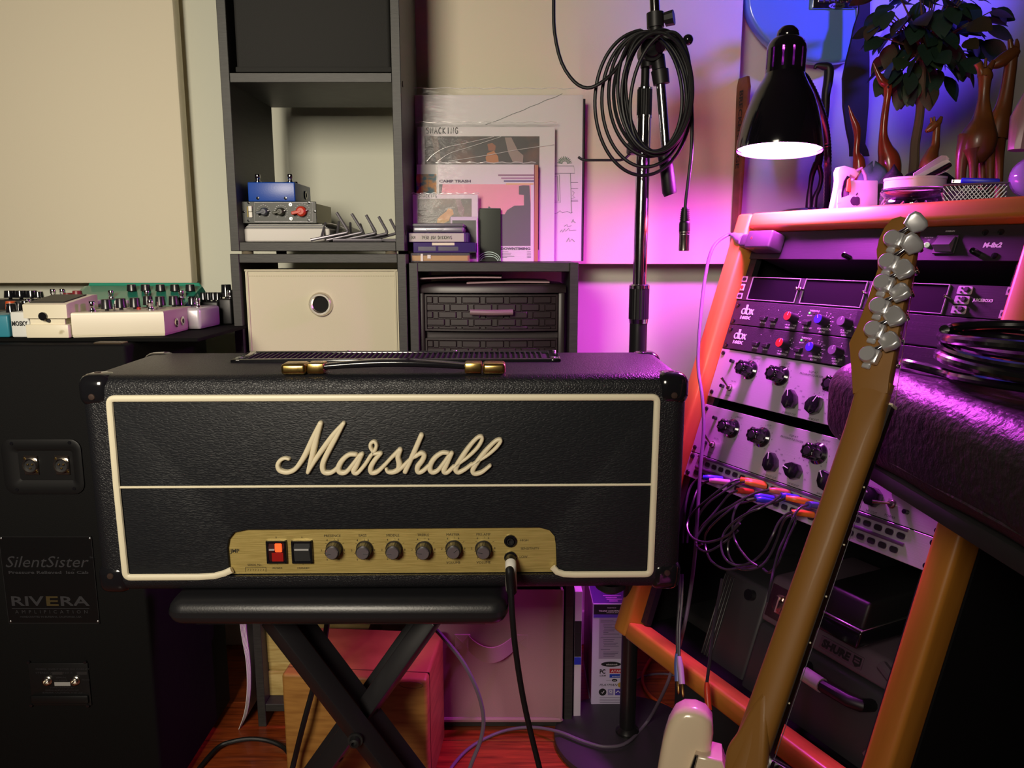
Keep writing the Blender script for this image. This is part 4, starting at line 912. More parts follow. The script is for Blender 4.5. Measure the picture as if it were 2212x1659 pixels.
# white compact pedal with treadle
a, c = atZ(57, 730.5, Z0), atZ(152, 730, Z0); w = c.x - a.x
t = thing('effect_pedal', 'white compact pedal with black rubber treadle and thumb screw', 'pedal', base(a))
M_wp = mat('worn_white_enamel', 'e0d8c0', .4, var=('b5aa8c', 30, U1, .68, .75))
b = MB(); b.box2((0, 0, 0), (w, .125, .0205), .002, 2); b.build('base_housing', M_wp, t)
b = MB(); b.box2((.006, .004, .0205), (w - .006, .12, .032)); b.build('neck', M_wp, t)
b = MB(); b.prism([(0, .030), (0, .0505), (.006, .0525), (.075, .061), (.09, .061), (.09, .03)], 0, w + .002, .0015, 2, M=Matrix(((0, 0, 1, -.001), (1, 0, 0, -.001), (0, 1, 0, 0), (0, 0, 0, 1)))); b.build('treadle', M_wp, t)
b = MB(); b.prism([(.006, .0530), (.006, .0545), (.07, .0622), (.07, .0605)], .006, w - .006, .0004, 1, M=Matrix(((0, 0, 1, 0), (1, 0, 0, 0), (0, 1, 0, 0), (0, 0, 0, 1)))); b.build('rubber_pad', M_rub, t)
p = atY(95, 683, a.y); b = MB(T(p.x - a.x, -.001, p.z - a.z) @ R(90, 'X')); b.lathe([(.0062, 0), (.0062, .0035), (.005, .0045), (0, .0045)], 20); b.build('thumb_screw', M_gloss, t)
p = atY(103, 693, a.y); b = MB(T(p.x - a.x, .0035, p.z - a.z) @ R(90, 'X')); b.lathe([(.0026, 0), (.0026, .003), (0, .003)], 12); b.build('keyhole', M_ink, t)
# long cream pedal with two jacks on its right side
FL, FR, BR = atZ(157, 729.5, Z0), atZ(357, 725, Z0), atZ(418, 709, Z0)
hh = .0378
t = thing('effect_pedal', 'long cream pedal with rows of black knobs, jacks on its right side', 'pedal', base(FL))
A = Matrix.Translation(-FL); BL = BR + (FL - FR) * 1.02
ring = [FL, FR, BR, BL]
def inset(r_, k): cc = sum(r_, Vector()) / 4; return [cc + (p - cc) * k for p in r_]
b = MB(A); b.loft([[p + Vector((0, 0, z)) for p in (inset(ring, k))] for z, k in ((0, .985), (.003, 1), (.0032, .99), (.0040, .99), (.0042, 1), (hh - .003, .998), (hh - .001, .99), (hh, .975))]); b.build('enclosure', M_crm, t)
side = (BR - FR).normalized(); sn = Vector((side.y, -side.x, 0))
for (x, y) in ((1576, 568), (1631, 552)):
    px, py = z1p(x, y); Fs = frame(FR, side, (0, 0, 1)); l = on(Fs, px, py)
    b = MB(A @ Fs @ T(l.x, l.y, 0)); b.lathe([(.0075, 0), (.0075, .0015), (.0055, .002), (.004, .002), (.004, .0002), (0, .0002)], 20); b.build('jack_socket', M_nickel, t)
def place(t, o_, items, z, kind):
    for (x, y) in items:
        p = atZ(*z1p(x, y), z); b = MB(Matrix.Translation(-o_))
        if kind == 'sw': footswitch(b, Matrix.Translation(-o_) @ T(p.x, p.y, z)); b.build('foot_switch', M_chrome, t)
        elif kind == 'kn': knobp(b, Matrix.Translation(-o_) @ T(p.x, p.y, z), .0082, .0145); b.build('knob', mat('knob_black', (.012, .012, .014), .3), t)
        elif kind == 'tg': b.M = Matrix.Translation(-o_) @ T(p.x, p.y, z); b.lathe([(.003, 0), (.003, .002), (.001, .002), (.0014, .011), (0, .012)], 10); b.build('toggle', M_chrome, t)
place(t, FL, [(830, 470), (1352, 455)], Z0 + hh, 'sw'); place(t, FL, [(960, 462), (1088, 452), (1213, 446), (1330, 425), (1440, 430), (1560, 425)], Z0 + hh, 'kn'); place(t, FL, [(1030, 465), (1413, 447)], Z0 + hh, 'tg')
for px in (200, 264):
    p = atY(px, 660, 1.285); b = MB(A); b.box((p.x, 1.285, Z0 + hh + .006), (.026 if px < 230 else .020, .014, .012), .0025, 2); b.build('white_button', M_white, t)
p = atZ(*z1p(1243, 450), Z0 + hh); b = MB(A @ Matrix.Translation((p.x, p.y, Z0 + hh))); b.lathe([(.003, 0), (.0028, .003), (0, .005)], 12); lab(b.build('indicator', mat('indicator_red', 'a82a20', .3), t), 'red indicator')
# silver pedal at the right
t, M, w = pedal('effect_pedal', 'pale silver pedal at the right end of the pedals', (434, 712), (478, 702), .055, .036, M_sil, sw=((.3, .25),), kn=((.5, .55), (.8, .75), (.25, .8)), mk=M_gloss, bev=.006)
# green pedal at the back
M_grn = mat('green_enamel', '2f8a72', .28, coat=.3)
pa, pb = atY(172, 622, 1.40), atY(438, 618, 1.40); zt_ = atY(300, 616.5, 1.40).z
t = thing('effect_pedal', 'wide green pedal at the back against the wall panel', 'pedal', T(pa.x, 1.318, Z0) @ Matrix.Diagonal((1, .76, 1, 1)))
wg = pb.x - pa.x; hb = zt_ - Z0
b = MB(); q = [[(0, 0, 0), (wg, 0, 0), (wg, .135, 0), (0, .135, 0)], [(.004, .004, .030), (wg - .004, .004, .030), (wg, .135, .05), (0, .135, .05)], [(.008, .010, .034), (wg - .008, .010, .034), (wg - .004, .118, hb - .002), (.004, .118, hb - .002)], [(.014, .016, .035), (wg - .014, .016, .035), (wg - .012, .112, hb - .001), (.012, .112, hb - .001)], ]
b.loft(q); b.build('enclosure', M_grn, t)
b = MB(); b.tube([(.004, .128, .05), (.012, .126, hb + .001), (wg - .012, .126, hb + .001), (wg - .002, .128, .05)], .0035, 8); b.build('rear_lip', M_grn, t)
for i, (px, kind) in enumerate(((232, 's'), (262, 'k'), (293, 'k'), (310, 's'), (326, 'k'), (358, 'k'), (385, 's'), (392, 'k'))):
    p = atY(px, 632, 1.345); u = p.x - pa.x; v = (.05 if kind == 's' else .085); zz = .034 + (hb - .036) * ((v - .010) / .108)
    b = MB()
    if kind == 's': footswitch(b, T(u, v, zz)); b.build('foot_switch', M_chrome, t)
    else: knobp(b, T(u, v, zz), .0085, .011); b.build('knob', mat('knob_black', (.012, .012, .014), .3), t)
# small pedals behind and beside
def back_pedal(label, px0, px1, Y, ytop, depth, m, sw=(), kn=(), mk=None):
    a, c = atY(px0, ytop, Y), atY(px1, ytop, Y); w, h = c.x - a.x, a.z - Z0
    t = thing('effect_pedal', label, 'pedal', T(a.x, Y, Z0))
    b = MB(); b.box2((0, 0, 0), (w, depth, h), .0025, 3); b.build('enclosure', m, t)
    for u, v in sw: b = MB(); footswitch(b, T(u * w, v * depth, h)); b.build('foot_switch', M_chrome, t)
    for q in kn: b = MB(); knobp(b, T(q[0] * w, q[1] * depth, h), *(q[2:4] if len(q) > 3 else ())); b.build('knob', mk or M_gloss, t)
    return t, w, h
t, w, h = back_pedal('white pedal with dark lettering beside the teal pedal', 20, 61, 1.165, 674, .10, mat('white_enamel', 'd5d6d2', .35), sw=((.45, .2),), kn=((.2, .6), (.7, .7)))
b = MB(R(90, 'X')); b.text('MOSKY', .0068, w * .5, h * .55, .0004, w=.024, bold=.03); b.build('lettering', M_ink, t)
back_pedal('teal pedal cut off by the left edge of the picture', -70, 16, 1.165, 681, .10, mat('teal_enamel', '2f7f93', .35), kn=((.75, .55), (.9, .2)), sw=((.4, .2),))
back_pedal('black pedal with an orange knob behind the teal pedal', -40, 30, 1.275, 672, .05, M_black, kn=((.75, .3, .0085, .012), (.2, .3)), mk=mat('orange_plastic', 'c8501c', .4))
back_pedal('black pedal with chrome switch left of the white treadle pedal', 33, 66, 1.275, 668, .05, M_black, sw=((.5, .3),), kn=((.2, .7, .008, .012), (.8, .7, .008, .012)))
back_pedal('wide black pedal at the far left against the wall panel', -40, 78, 1.335, 648, .05, M_black, kn=((.4, .4, .010, .012), (.6, .4, .010, .012), (.8, .4, .010, .012), (.93, .4, .008, .01)))
back_pedal('small white pedal behind the treadle pedal, red knob on top', 80, 166, 1.32, 646, .05, M_white, kn=((.90, .3, .0085, .010), (.66, .3, .008, .006)), sw=((.2, .5), (.4, .6)), mk=mat('dark_red_plastic', '7a2428', .4))
back_pedal('dark pedal with a row of black knobs right of the green pedal', 430, 470, 1.385, 652, .035, M_black, kn=((.15, .3), (.42, .3), (.7, .3), (.93, .3)))
back_pedal('black pedal with one tall knob at the back right corner', 472, 498, 1.385, 646, .035, M_black, kn=((.40, .5, .0095, .022),), sw=((.85, .25),))
# ---------------------------------------------------------------- things under and behind the amplifier
M_tan = mat('tan_wood_veneer', 'a8783a', .5, var=('8a5c28', 14, (1, 1, 8), .4, .7), bump=('noise', 40, .06, (1, 1, 10)))
HB = .218
p0, p1 = atZ(607, 1456, HB), atZ(922, 1469, HB); d = p1 - p0; w = d.length
M = Matrix.Translation((p0.x, p0.y, 0)) @ Matrix.Rotation(math.atan2(d.y, d.x), 4, 'Z')
t = thing('wooden_box', 'tan wooden box on the floor behind the bench legs', 'box', M)
b = MB(); b.box2((0, 0, .002), (w, .166, HB), .006, 3); b.build('box_body', M_tan, t)
b = MB(); b.box2((w - .0022, .022, .004), (w + .0006, .0235, HB - .001)); b.box2((.004, .022, HB - .0012), (w, .0235, HB + .0005)); b.build('panel_seam', mat('seam_brown', '5a3a1a', .6), t, split=True)
b = MB(); q = [(w - .034 + .020 * math.cos(a) + .008, -.0002, HB - .010 - .006 * math.sin(a)) for a in [2 * math.pi * i / 16 for i in range(16)]]; b.tube(q, .0004, 4, closed=True); b.build('edge_wear', mat('seam_brown', '5a3a1a', .6), t)
# pale timber pieces in the bottom cubby at left
YC = SY + .03
t = thing('timber_stack', 'stack of pale timber pieces in the bottom cubby of the left shelf', 'timber', base(atY(581, 1508, YC)))
o_ = atY(581, 1508, YC); A = Matrix.Translation(-o_); zb = .032 + .0156
M_pine = mat('pale_pine', 'c9b070', .6, var=('a98a4a', 18, (1, 1, 9), .4, .7), bump=('noise', 50, .1, (.5, 1, 10)))
z = zb
for k, (y0, y1) in enumerate(((1508, 1456), (1453, 1436), (1433, 1365))):
    h = atY(581, y1, YC).z - atY(581, y0, YC).z; b = MB(A); b.box2((o_.x, YC + .004 * (k % 2), z), (o_.x + .20, YC + .15, z + h), .002, 2); b.build('timber_piece', M_pine, t); z += h + .0012
# sheaf of white papers between cabinet and shelf
o_ = atY(516, 1577, 1.365); o_.z = .001
t = thing('paper_sheaf', 'curved sheaf of white papers standing between cabinet and shelf', 'paper', base(o_))
for k in range(5):
    P = [atY(x, y, 1.355 + .002 * k) - o_ for x, y in ((515 + k * 1.2, 1577), (527 + k * 1.4, 1540), (533 + k * 1.6, 1490), (531 + k * 1.9, 1430), (521 + k * 2.6, 1372), (516 + k * 3.2, 1330))]
    P[0].z = 0; S_ = spl(P, 5); b = MB(); rings = []
    for q in S_: rings.append([q + Vector((0, 0, 0)), q + Vector((.0012, 0, 0)), q + Vector((.0012 + .002, .16, 0)), q + Vector((.002, .16, 0))])
    b.loft(rings); b.build('paper_sheet', mat('paper_white', 'd8d4d4', .6), t)
# greyish pink fabric bin in the right unit
YB2 = SY - .008
c0, c1 = Vector((RX0 + .020, 0, 0)), atY(1213, 1540, YB2); zb = .0162
w = c1.x - c0.x; cxb = (c0.x + c1.x) / 2
t, fm = bin_('storage_bin', 'dusty pink fabric bin with a strap handle in the bottom cubby', (cxb, YB2, zb), w, .272, .20, 'a8808a')
b = MB(); b.tube([(-w / 2, 0, .005), (w / 2 - .002, 0, .005), (w / 2, 0, .007)], .0052, 8); b.tube([(w / 2 - .001, -.001, .005), (w / 2 - .001, -.001, .272)], .0028, 8); b.build('piping', fm, t)
def bl_(px, py): p = atY(px, py, YB2); return p.x - cxb, p.z - zb
b = MB()
for (x0, x1) in ((982, 1016), (1106, 1140)):
    a, c = bl_(x0, 1370), bl_(x1, 1402); b.box2((a[0], -.0022, c[1]), (c[0], .001, a[1]), .0006, 1)
    for q in ((a[0], c[1], c[0], a[1]), (a[0], a[1], c[0], c[1])): b.tube([(q[0] * .9 + q[2] * .1, -.0026, q[1] * .9 + q[3] * .1), (q[2] * .9 + q[0] * .1, -.0026, q[3] * .9 + q[1] * .1)], .0004, 4)
b.build('strap_patch', fm, t, split=True)
b = MB(); a, c = bl_(1012, 1370), bl_(1108, 1372); e_ = bl_(1108, 1402); rings = []; ht = a[1] - e_[1]
for i in range(15):
    u = i / 14; x = a[0] + (c[0] - a[0]) * u; bow = .030 * math.sin(math.pi * min(1, u * .97)) ** .8; sag = .009 * math.sin(math.pi * u)
    zt2 = a[1] - sag; rings.append([(x, -.002 - bow, zt2), (x, -.0035 - bow, zt2 - .001), (x, -.0035 - bow - .002, zt2 - ht), (x, -.002 - bow - .002, zt2 - ht)])
b.loft(rings); b.build('strap_handle', fm, t)
# tall white book and software box right of the shelf
o_ = atZ(1246, 1558, 0); YK = 1.376
x0 = RX1 + .003
t = thing('tall_book', 'tall white book with black and blue bands standing beside the shelf', 'book', base((x0, YK, .0005)))
xk = atY(1259, 1420, YK).x; xr = xk; hk_ = .275; wk = .0142
b = MB(R(4, 'Y') if False else Matrix()); b.box2((0, 0, 0), (wk, .20, hk_), .0008, 1); b.build('cover', mat('book_white', 'cdc6cf', .5), t)
def zb_(y): return atY(1250, y, YK).z
b = MB(); b.box2((.0003, -.0006, zb_(1419)), (wk - .0006, .0004, zb_(1342))); b.box2((.0002, -.0009, zb_(1368)), (wk - .0004, .0006, zb_(1367))); b.build('black_band', M_ink, t, split=True)
b = MB(); b.box2((.0003, -.0006, zb_(1436)), (wk - .0006, .0004, zb_(1420))); b.build('blue_band', mat('book_blue', '2038b8', .4), t)
YS = 1.416
a, c = atY(1281, 1304, YS), atY(1366, 1535, YS)
F = frame((a.x, YS, .0005), (1, 0, 0), (0, 0, 1)); w, h = c.x - a.x, a.z
t = thing('software_box', 'white and purple software box with logos behind the mic stand pole', 'box', F)
b = MB(); b.box2((0, 0, -.17), (w, h, 0), .0012, 1); b.build('carton', mat('carton_white', 'c6bcd8', .45), t)
def sp(px, py): p = on(F, px, py); return p.x, p.y
def zs_(x, y): return sp(1230 + x / 5.353, 1250 + y / 5.353)
def strip(name, x0, y0, x1, y1, m, z=.0005):
    a, c = zs_(x0, y0), zs_(x1, y1); b = MB(); b.box2((max(a[0], .0003), max(c[1], .0003), .0001), (min(c[0], w - .0003), min(a[1], h), z)); return b.build(name, m, t)
strip('black_band', 283, 300, 760, 412, M_ink); strip('black_band', 270, 1455, 760, 1535, M_ink)
strip('violet_band', 280, 412, 760, 450, mat('band_violet', '5a40b0', .5)); strip('grey_panel', 348, 452, 700, 925, mat('panel_greyviolet', '9a8aa8', .5))
b = MB(); 
for (k, (y, x0, x1)) in enumerate(((478, 362, 510), (497, 362, 565), (525, 392, 525), (546, 392, 490), (563, 400, 560), (582, 400, 545), (602, 392, 520), (620, 392, 450), (640, 392, 575), (677, 362, 620), (703, 392, 520), (723, 392, 510), (745, 392, 560), (760, 400, 540), (778, 392, 570), (816, 362, 470), (845, 392, 570), (862, 392, 560), (880, 392, 530), (898, 392, 520))):
    a, c = zs_(x0, y), zs_(x1, y); b.box(((a[0] + c[0]) / 2, a[1], .0006), (c[0] - a[0], .0007, .0003))
for k in range(4): a, c = zs_(350, 1375 + 18 * k), zs_(620 - 20 * (k % 2), 1375 + 18 * k); b.box(((a[0] + c[0]) / 2, a[1], .0003), (c[0] - a[0], .0006, .0004))
o = b.build('printed_lines', mat('ink_violet_grey', '4a3a5c', .6), t); o['kind'] = 'stuff'
b = MB()
def st(s, x, y, hh, wz=None, z=.0006, **k): p = zs_(x, y); b.text(s, hh / 5.353 * .00092, p[0], p[1], z, w=None if wz is None else wz / 5.353 * .00092, **k)
st('PRESENTED BY', 490, 336, 12, 100); st('TRANS CONTINENTAL', 505, 371, 18, 330, shear=.2, bold=.02); st('STUDIOS, INC.', 500, 392, 13, 140); st('www.MakingTheBand.com', 490, 1470, 15, 330, shear=.2); st('edutainsoft', 490, 988, 20, 130, z=.0012); st('ATARI', 545, 1065, 30, 130, z=.0012); st('powered', 540, 1125, 18, 90, z=.0012); st('A3', 520, 1174, 14, 30, z=.0012); st('Q', 476, 1303, 34, z=.0009)
b.build('white_lettering', M_wht_ink, t)
b = MB(); p = zs_(480, 988); b.lathe([(0, 0), (.0196, 0), (.0196, .0008), (0, .0008)], 28, T(p[0], p[1], .0001) @ Matrix.Diagonal((1, .27, 1, 1))); p = zs_(522, 1174); b.lathe([(0, 0), (.0055, 0), (.0055, .0008), (0, .0008)], 20, T(p[0], p[1], .0001) @ Matrix.Diagonal((1, .5, 1, 1)))
p = zs_(383, 1310); b.lathe([(0, 0), (.0076, 0), (.0076, .0006), (0, .0006)], 24, T(p[0], p[1], .0001)); st('PC', 383, 1072, 52, 66, z=.0004, bold=.04); st('CD-ROM', 383, 1120, 20, 70, z=.0004, bold=.02); st('powered by', 455, 1176, 8, 60, z=.0004); st('PLAYMAN', 452, 1226, 30, 200, shear=.4, z=.0004)
b.build('dark_logos', M_ink, t)
strip('red_logo', 465, 1040, 660, 1090, mat('logo_red', 'b02030', .5), .0010); strip('blue_logo', 465, 1103, 585, 1142, mat('logo_blue', '1c3cb0', .5), .0010); strip('violet_logo', 530, 1273, 640, 1345, mat('logo_violet', '4a3aa0', .5), .0008); strip('lilac_logo', 445, 1277, 508, 1345, mat('logo_lilac', '8c82b4', .5), .0007)
b = MB(); p = zs_(383, 1312); b.tube([(p[0] - .002, p[1], .0009), (p[0] - .0005, p[1] - .0022, .0009), (p[0] + .0032, p[1] + .003, .0009)], .0006, 5); p = zs_(562, 1305); b.tube([(p[0] - .004, p[1] - .002, .001), (p[0], p[1] + .002, .001), (p[0] + .004, p[1] - .002, .001)], .0008, 5); p = zs_(590, 1228); b.build('tick_mark', M_wht_ink, t)
b = MB(); b.lathe([(0, 0), (.0055, 0), (.0055, .0007), (0, .0007)], 20, T(p[0], p[1], .0001)); b.build('gold_seal', mat('seal_gold', 'a88a3a', .5), t)
b = MB()
for k in range(14): wv = (.012, .022, .016, .026, .010, .014)[k % 6]; b.box((w * .5 + .003 * math.sin(k * 2.1), h + .0003, -.01 - .008 * k), (wv * 1.4, .0005, .003))
b.build('wave_print', mat('wave_pink', 'd88ae0', .5), t)
b = MB(); b.box2((.001, h - .0002, -.169), (w - .001, h + .0002, -.001)); b.build('top_print', mat('band_violet2', '4a2a78', .45), t)
b = MB(); b.box2((-.0003, .02, -.165), (.0003, h - .004, -.005)); b.build('side_print', mat('side_print', '6a2440', .45, var=('2a1020', 12, U1, .45, .6)), t)
# ---------------------------------------------------------------- microphone stand
MX, MY = .2175, 1.321
t = thing('microphone_stand', 'chrome and black microphone stand with a round base and boom', 'microphone stand', base((MX, MY, 0)))
def mz_(y, Y=MY): return atY(1380, y, Y).z
b = MB(); b.lathe([(0, 0), (.137, 0), (.138, .00364), (.137, .01092), (.128, .01547), (.02730, .01911), (0, .01911)], 56); b.build('round_base', mat('base_black', (.036, .032, .038), .5, bump=('noise', 500, .12, U1)), t)
b = MB(); b.lathe([(.02184, .01820), (.02184, .02366), (.01729, .02912), (.01502, .03094)], 28); zc = mz_(698); b.lathe([(.01502, .02730), (.01502, zc + .00910)], 28); b.build('lower_pole', mat('worn_black_enamel', (.01092, .01092, .01183), .3), t)
z0, z1 = mz_(698), mz_(614); b = MB(); n = 48; rings = []
for z in (z0 + .00728, z0 + .00910, z1 - .00910, z1 - .00728): rings.append([((.01638 + (.00055 if k % 2 else 0)) * math.cos(2 * math.pi * k / n), (.01638 + (.00055 if k % 2 else 0)) * math.sin(2 * math.pi * k / n), z) for k in range(n)])
b.loft(rings); cl = b.build('clutch', M_rub, t, sharp=15)
b = MB(); b.lathe([(.01138, z0), (.01565, z0), (.01638, z0 + .00728), (.01138, z0 + .00737)], 28); b.lathe([(.01138, z1 - .00728), (.01729, z1 - .00728), (.01729, z1 - .00182), (.01547, z1), (.01138, z1)], 28); b.build('clutch_ring', M_chrome, cl, split=True)
z2 = mz_(250); b = MB(); b.lathe([(.01156, z1 - .00910), (.01156, z2)], 32); b.build('chrome_pole', M_chrome, t)
p = atY(1380, 540, MY - .01174); b = MB(T(.01001, -.00692, p.z) @ R(25, 'Z') if False else Matrix())
z3 = mz_(190); rings = []; b = MB()
for z in (z2, z2 + .00273, z3 - .00364, z3 - .00273): rings.append([((.01183 + (.00036 if k % 2 else 0)) * math.cos(2 * math.pi * k / n), (.01183 + (.00036 if k % 2 else 0)) * math.sin(2 * math.pi * k / n), z) for k in range(n)])
b.loft(rings); cu_ = b.build('upper_clutch', M_rub, t, sharp=15)
b = MB(); b.lathe([(.01229, z2 - .00364), (.01229, z2)], 28); b.lathe([(.01229, z3 - .00273), (.01229, z3), (.00819, z3 + .00091)], 28); b.build('clutch_ring', M_chrome, cu_, split=True)
b = MB(); b.lathe([(.00774, z3), (.00683, z3 + .00910), (.00683, mz_(137)), (.00774, mz_(120))], 20); b.build('neck', M_black, t)
hub = atY(1404, 112, MY - .00455)
def ml(p): return p - Vector((MX, MY, 0))
b = MB(); h = ml(hub); b.cyl(h + Vector((0, -.02002, 0)), h + Vector((0, .01820, 0)), .01820, n=26); b.cyl(h + Vector((-.00182, 0, -.02366)), h + Vector((-.00364, 0, 0)), .01274, n=18); b.cyl(h + Vector((0, -.02366, 0)), h + Vector((0, -.01820, 0)), .01183, .01547, n=22); b.build('boom_pivot', M_black, t)
Yb = MY - .01092
def mp_(px, py, Y=Yb): return ml(atY(px, py, Y))
b = MB(); b.cyl(mp_(1411, -60), mp_(1415, 30), .00801, n=20); b.cyl(mp_(1427, 178), mp_(1440, 345), .00774, n=20); b.build('boom_tube', M_chrome, t, split=True)
b = MB(); b.cyl(mp_(1415, 28), mp_(1416, 60), .01365, n=22); b.cyl(mp_(1416, 58), mp_(1418, 100), .01047, n=20); b.cyl(mp_(1420, 120), mp_(1424, 150), .01138, n=20); b.cyl(mp_(1425, 152), mp_(1429, 182), .01411, .01320, n=22); b.build('boom_sleeve', M_black, t, split=True)
b = MB(); p = mp_(1437, 42); b.cyl(p, p + Vector((.01274, -.00546, .00182)), .01092, .01183, n=9); b.cyl(mp_(1425, 44), p, .00546, n=12); b.build('wing_knob', M_black, t)
b = MB(); b.tube([mp_(1434, 335), mp_(1440, 360), mp_(1446, 415), mp_(1448, 421)], [.01047, .01138, .01183, .01047], 20); b.build('counterweight_grip', M_rub, t)
b = MB(); q0 = mp_(1430, 99, MY - .03185); q1 = mp_(1478, 87, MY - .03640); b.cyl(q0, q1, .00328, n=12); b.cyl(q0 + Vector((-.00364, -.00546, -.00273)), q0 + Vector((.00546, .00910, .00273)), .00864, n=16); b.build('tension_lever', M_chrome, t)
b = MB(); b.sph(mp_(1486, 86, MY - .03640), .00837, 18); b.build('lever_ball', M_gloss, t)
b = MB(); p1 = [mp_(1249, 339, MY - .01820), mp_(1256, 344, MY - .01820), mp_(1264, 346, MY - .01820), mp_(1340, 346, MY - .00910), mp_(1350, 343, MY - .00910), mp_(1362, 331, MY), mp_(1372, 322, MY)]; b.tube(p1, .00218, 8); b.box(tuple(mp_(1366, 320, MY - .00182)), (.01638, .02730, .02002), .00364); b.build('hook_arm', M_black, t)
# coil of microphone cable on the stand
def zm(x, y): return 1170 + x / 3.951, y / 3.951
LO = [(860, 890, 420, 625, 0), (888, 876, 390, 605, 2), (905, 825, 345, 545, -2), (955, 800, 345, 500, 3), (920, 790, 290, 505, -4), (1000, 800, 285, 545, 4), (930, 765, 235, 470, -6), (1040, 815, 250, 545, 8), (985, 790, 300, 510, 2)]
pts = [atY(1197, -90, 1.2740), atY(1196, 0, 1.2740), atY(1198, 70, 1.2740), atY(1213, 135, 1.2722), atY(1240, 176, 1.2694), atY(1268, 190, 1.2649), atY(1296, 180, 1.2604), atY(1328, 152, 1.2604), atY(1362, 100, 1.2604)]
K = 26
for i, L0 in enumerate(LO):
    L1 = LO[min(i + 1, len(LO) - 1)]
    for k in range(K):
        u = k / K; a = math.pi / 2 - 2 * math.pi * u * (1 if True else -1) + math.pi * 0
        a = math.pi / 2 + 2 * math.pi * u
        f = [L0[j] + (L1[j] - L0[j]) * u for j in range(5)]
        x, y = f[2] * math.cos(a), -f[3] * math.sin(a); r_ = math.radians(f[4]); x, y = x * math.cos(r_) - y * math.sin(r_), x * math.sin(r_) + y * math.cos(r_)
        yy = 1.2776 - .006 * (i + u) - .006 * math.sin(a * 1 + i)
        pts.append(atY(*zm(f[0] + x, f[1] + y), yy))
pts += [atY(*zm(1120, 330), 1.2376), atY(*zm(1235, 560), 1.2422), atY(*zm(1280, 900), 1.2467), atY(1494, 320, 1.2467), atY(1488, 380, 1.2467), atY(1482, 430, 1.2467), atY(1480, 450, 1.2467)]
o_ = atY(1390, 230, 1.2558)
t = thing('microphone_cable', 'black microphone cable coiled over the stand, connector hanging down', 'cable', base(o_))
b = MB(Matrix.Translation(-o_)); b.tube(spl(pts, 3), .0028, 9); b.build('cord', M_rub, t)
def xl(y): return atY(1480 - (y - 450) * .03185, y, 1.2467) - o_
b = MB(); b.tube([xl(448), xl(460), xl(478)], [.00510, .00655, .00746], 18)
for k in range(6): b.tube([xl(452 + k * 4.3), xl(454 + k * 4.3)], [.0066 + .0003 * k, .0066 + .0003 * k], 18)
b.tube([xl(478), xl(480), xl(484), xl(500)], [.00746, .00819, .00874, .00874], 20); b.build('connector_boot', M_rub, t)
b = MB(); b.tube([xl(499), xl(504), xl(505), xl(541), xl(542)], [.00855, .00855, .00819, .00837, .00783], 24); b.build('connector_shell', M_nickel, t)
b = MB()
for y in (501, 506): b.tube([xl(y), xl(y + 1)], [.00901, .00901], 24)
b.build('shell_ring', M_steel, t, split=True)
# ---------------------------------------------------------------- loose cables
M_gcab = mat('grey_violet_pvc', '6a6070', .42)
def cable(name, label, P, r, m, group=None, k=6):
    o_ = P[0].copy(); b = MB(Matrix.Translation(-o_)); b.tube(spl(P, k), r, 9); return solo(name, b, m, label, 'cable', base(o_), group)
cable('cable', 'purple-grey cable curving down past the pink fabric bin', [atY(905, 1335, 1.145), atY(932, 1352, 1.145), atY(957, 1377, 1.145), atY(1000, 1430, 1.15), atY(1030, 1490, 1.155), atY(1044, 1545, 1.16), atY(1040, 1592, 1.16), atY(1022, 1640, 1.155), atY(1000, 1690, 1.145), atZ(930, 1800, .006), atZ(860, 1850, .005)], .0034, M_gcab)
cable('cable', 'black cable hanging down between the crossed bench legs', [atY(710, 1310, 1.155), atY(705, 1360, 1.155), atY(694, 1420, 1.155), atY(673, 1500, 1.15), atY(654, 1570, 1.145), atY(632, 1659, 1.15), atZ(600, 1790, .006), atZ(560, 1850, .006)], .0046, M_rub)
cable('cable', 'black cable arching over the floor left of the wooden box', [atZ(430, 1660, .005), atZ(470, 1615, .010), atZ(505, 1601, .016), atZ(545, 1596, .018), atZ(585, 1602, .014), atZ(618, 1620, .008), atZ(640, 1660, .006)], .0042, M_rub)
cable('cable', 'orange cable on the floor right of the mic stand pole', [atZ(1440, 1385, .02), atZ(1418, 1408, .012), atZ(1396, 1440, .007), atZ(1388, 1470, .006), atZ(1402, 1500, .006), atZ(1432, 1522, .006), atZ(1470, 1540, .006), atZ(1540, 1570, .006)], .0036, mat('orange_pvc', 'b8481c', .45))
cable('cable', 'thin pale cable looping on the floor behind the mic stand pole', [atZ(1330, 1500, .006), atZ(1378, 1468, .006), atZ(1402, 1458, .008), atZ(1440, 1456, .010), atZ(1490, 1465, .008)], .0024, M_gcab)
# ---------------------------------------------------------------- slanted equipment rack
WD = Vector((.43833735, -.89881053, 0)); DN = Vector((-.28390689, -.13845743, -.94880262))
RF = frame((.41423, 1.38423, .95979 - 1.0 + EYE), WD, -DN)
TT = .3214; BK = Vector((0, math.sin(TT), -math.cos(TT)))      # horizontally backwards, in rack coordinates
def rp(px, py, off=0): p = on(RF, px, py, off); return p.x, p.y
def proj(p):
    d = p - CAM; c, s = math.cos(TH), math.sin(TH); D = d.y * c - d.z * s; return 1106 + FPX * d.x / D, 829.5 - FPX * (d.z * c + d.y * s) / D
M_oakv = mat('honey_wood_upright', 'cc8a34', .42, coat=.1, var=('a4661e', 22, (1, .07, 1), .38, .7), bump=('noise', 60, .06, (1, .06, 1)))
M_oakh = mat('honey_wood_rail', 'cc8a34', .42, coat=.1, var=('a4661e', 22, (.07, 1, 1), .38, .7), bump=('noise', 60, .06, (.06, 1, 1)))
rack = thing('equipment_rack', 'slanted wooden equipment rack with black sides holding studio units', 'rack', RF)
b = MB(); b.box2((-.036, -.680, -.02), (.0, .109, .026), .007, 3); b.build('upright', M_oakv, rack)
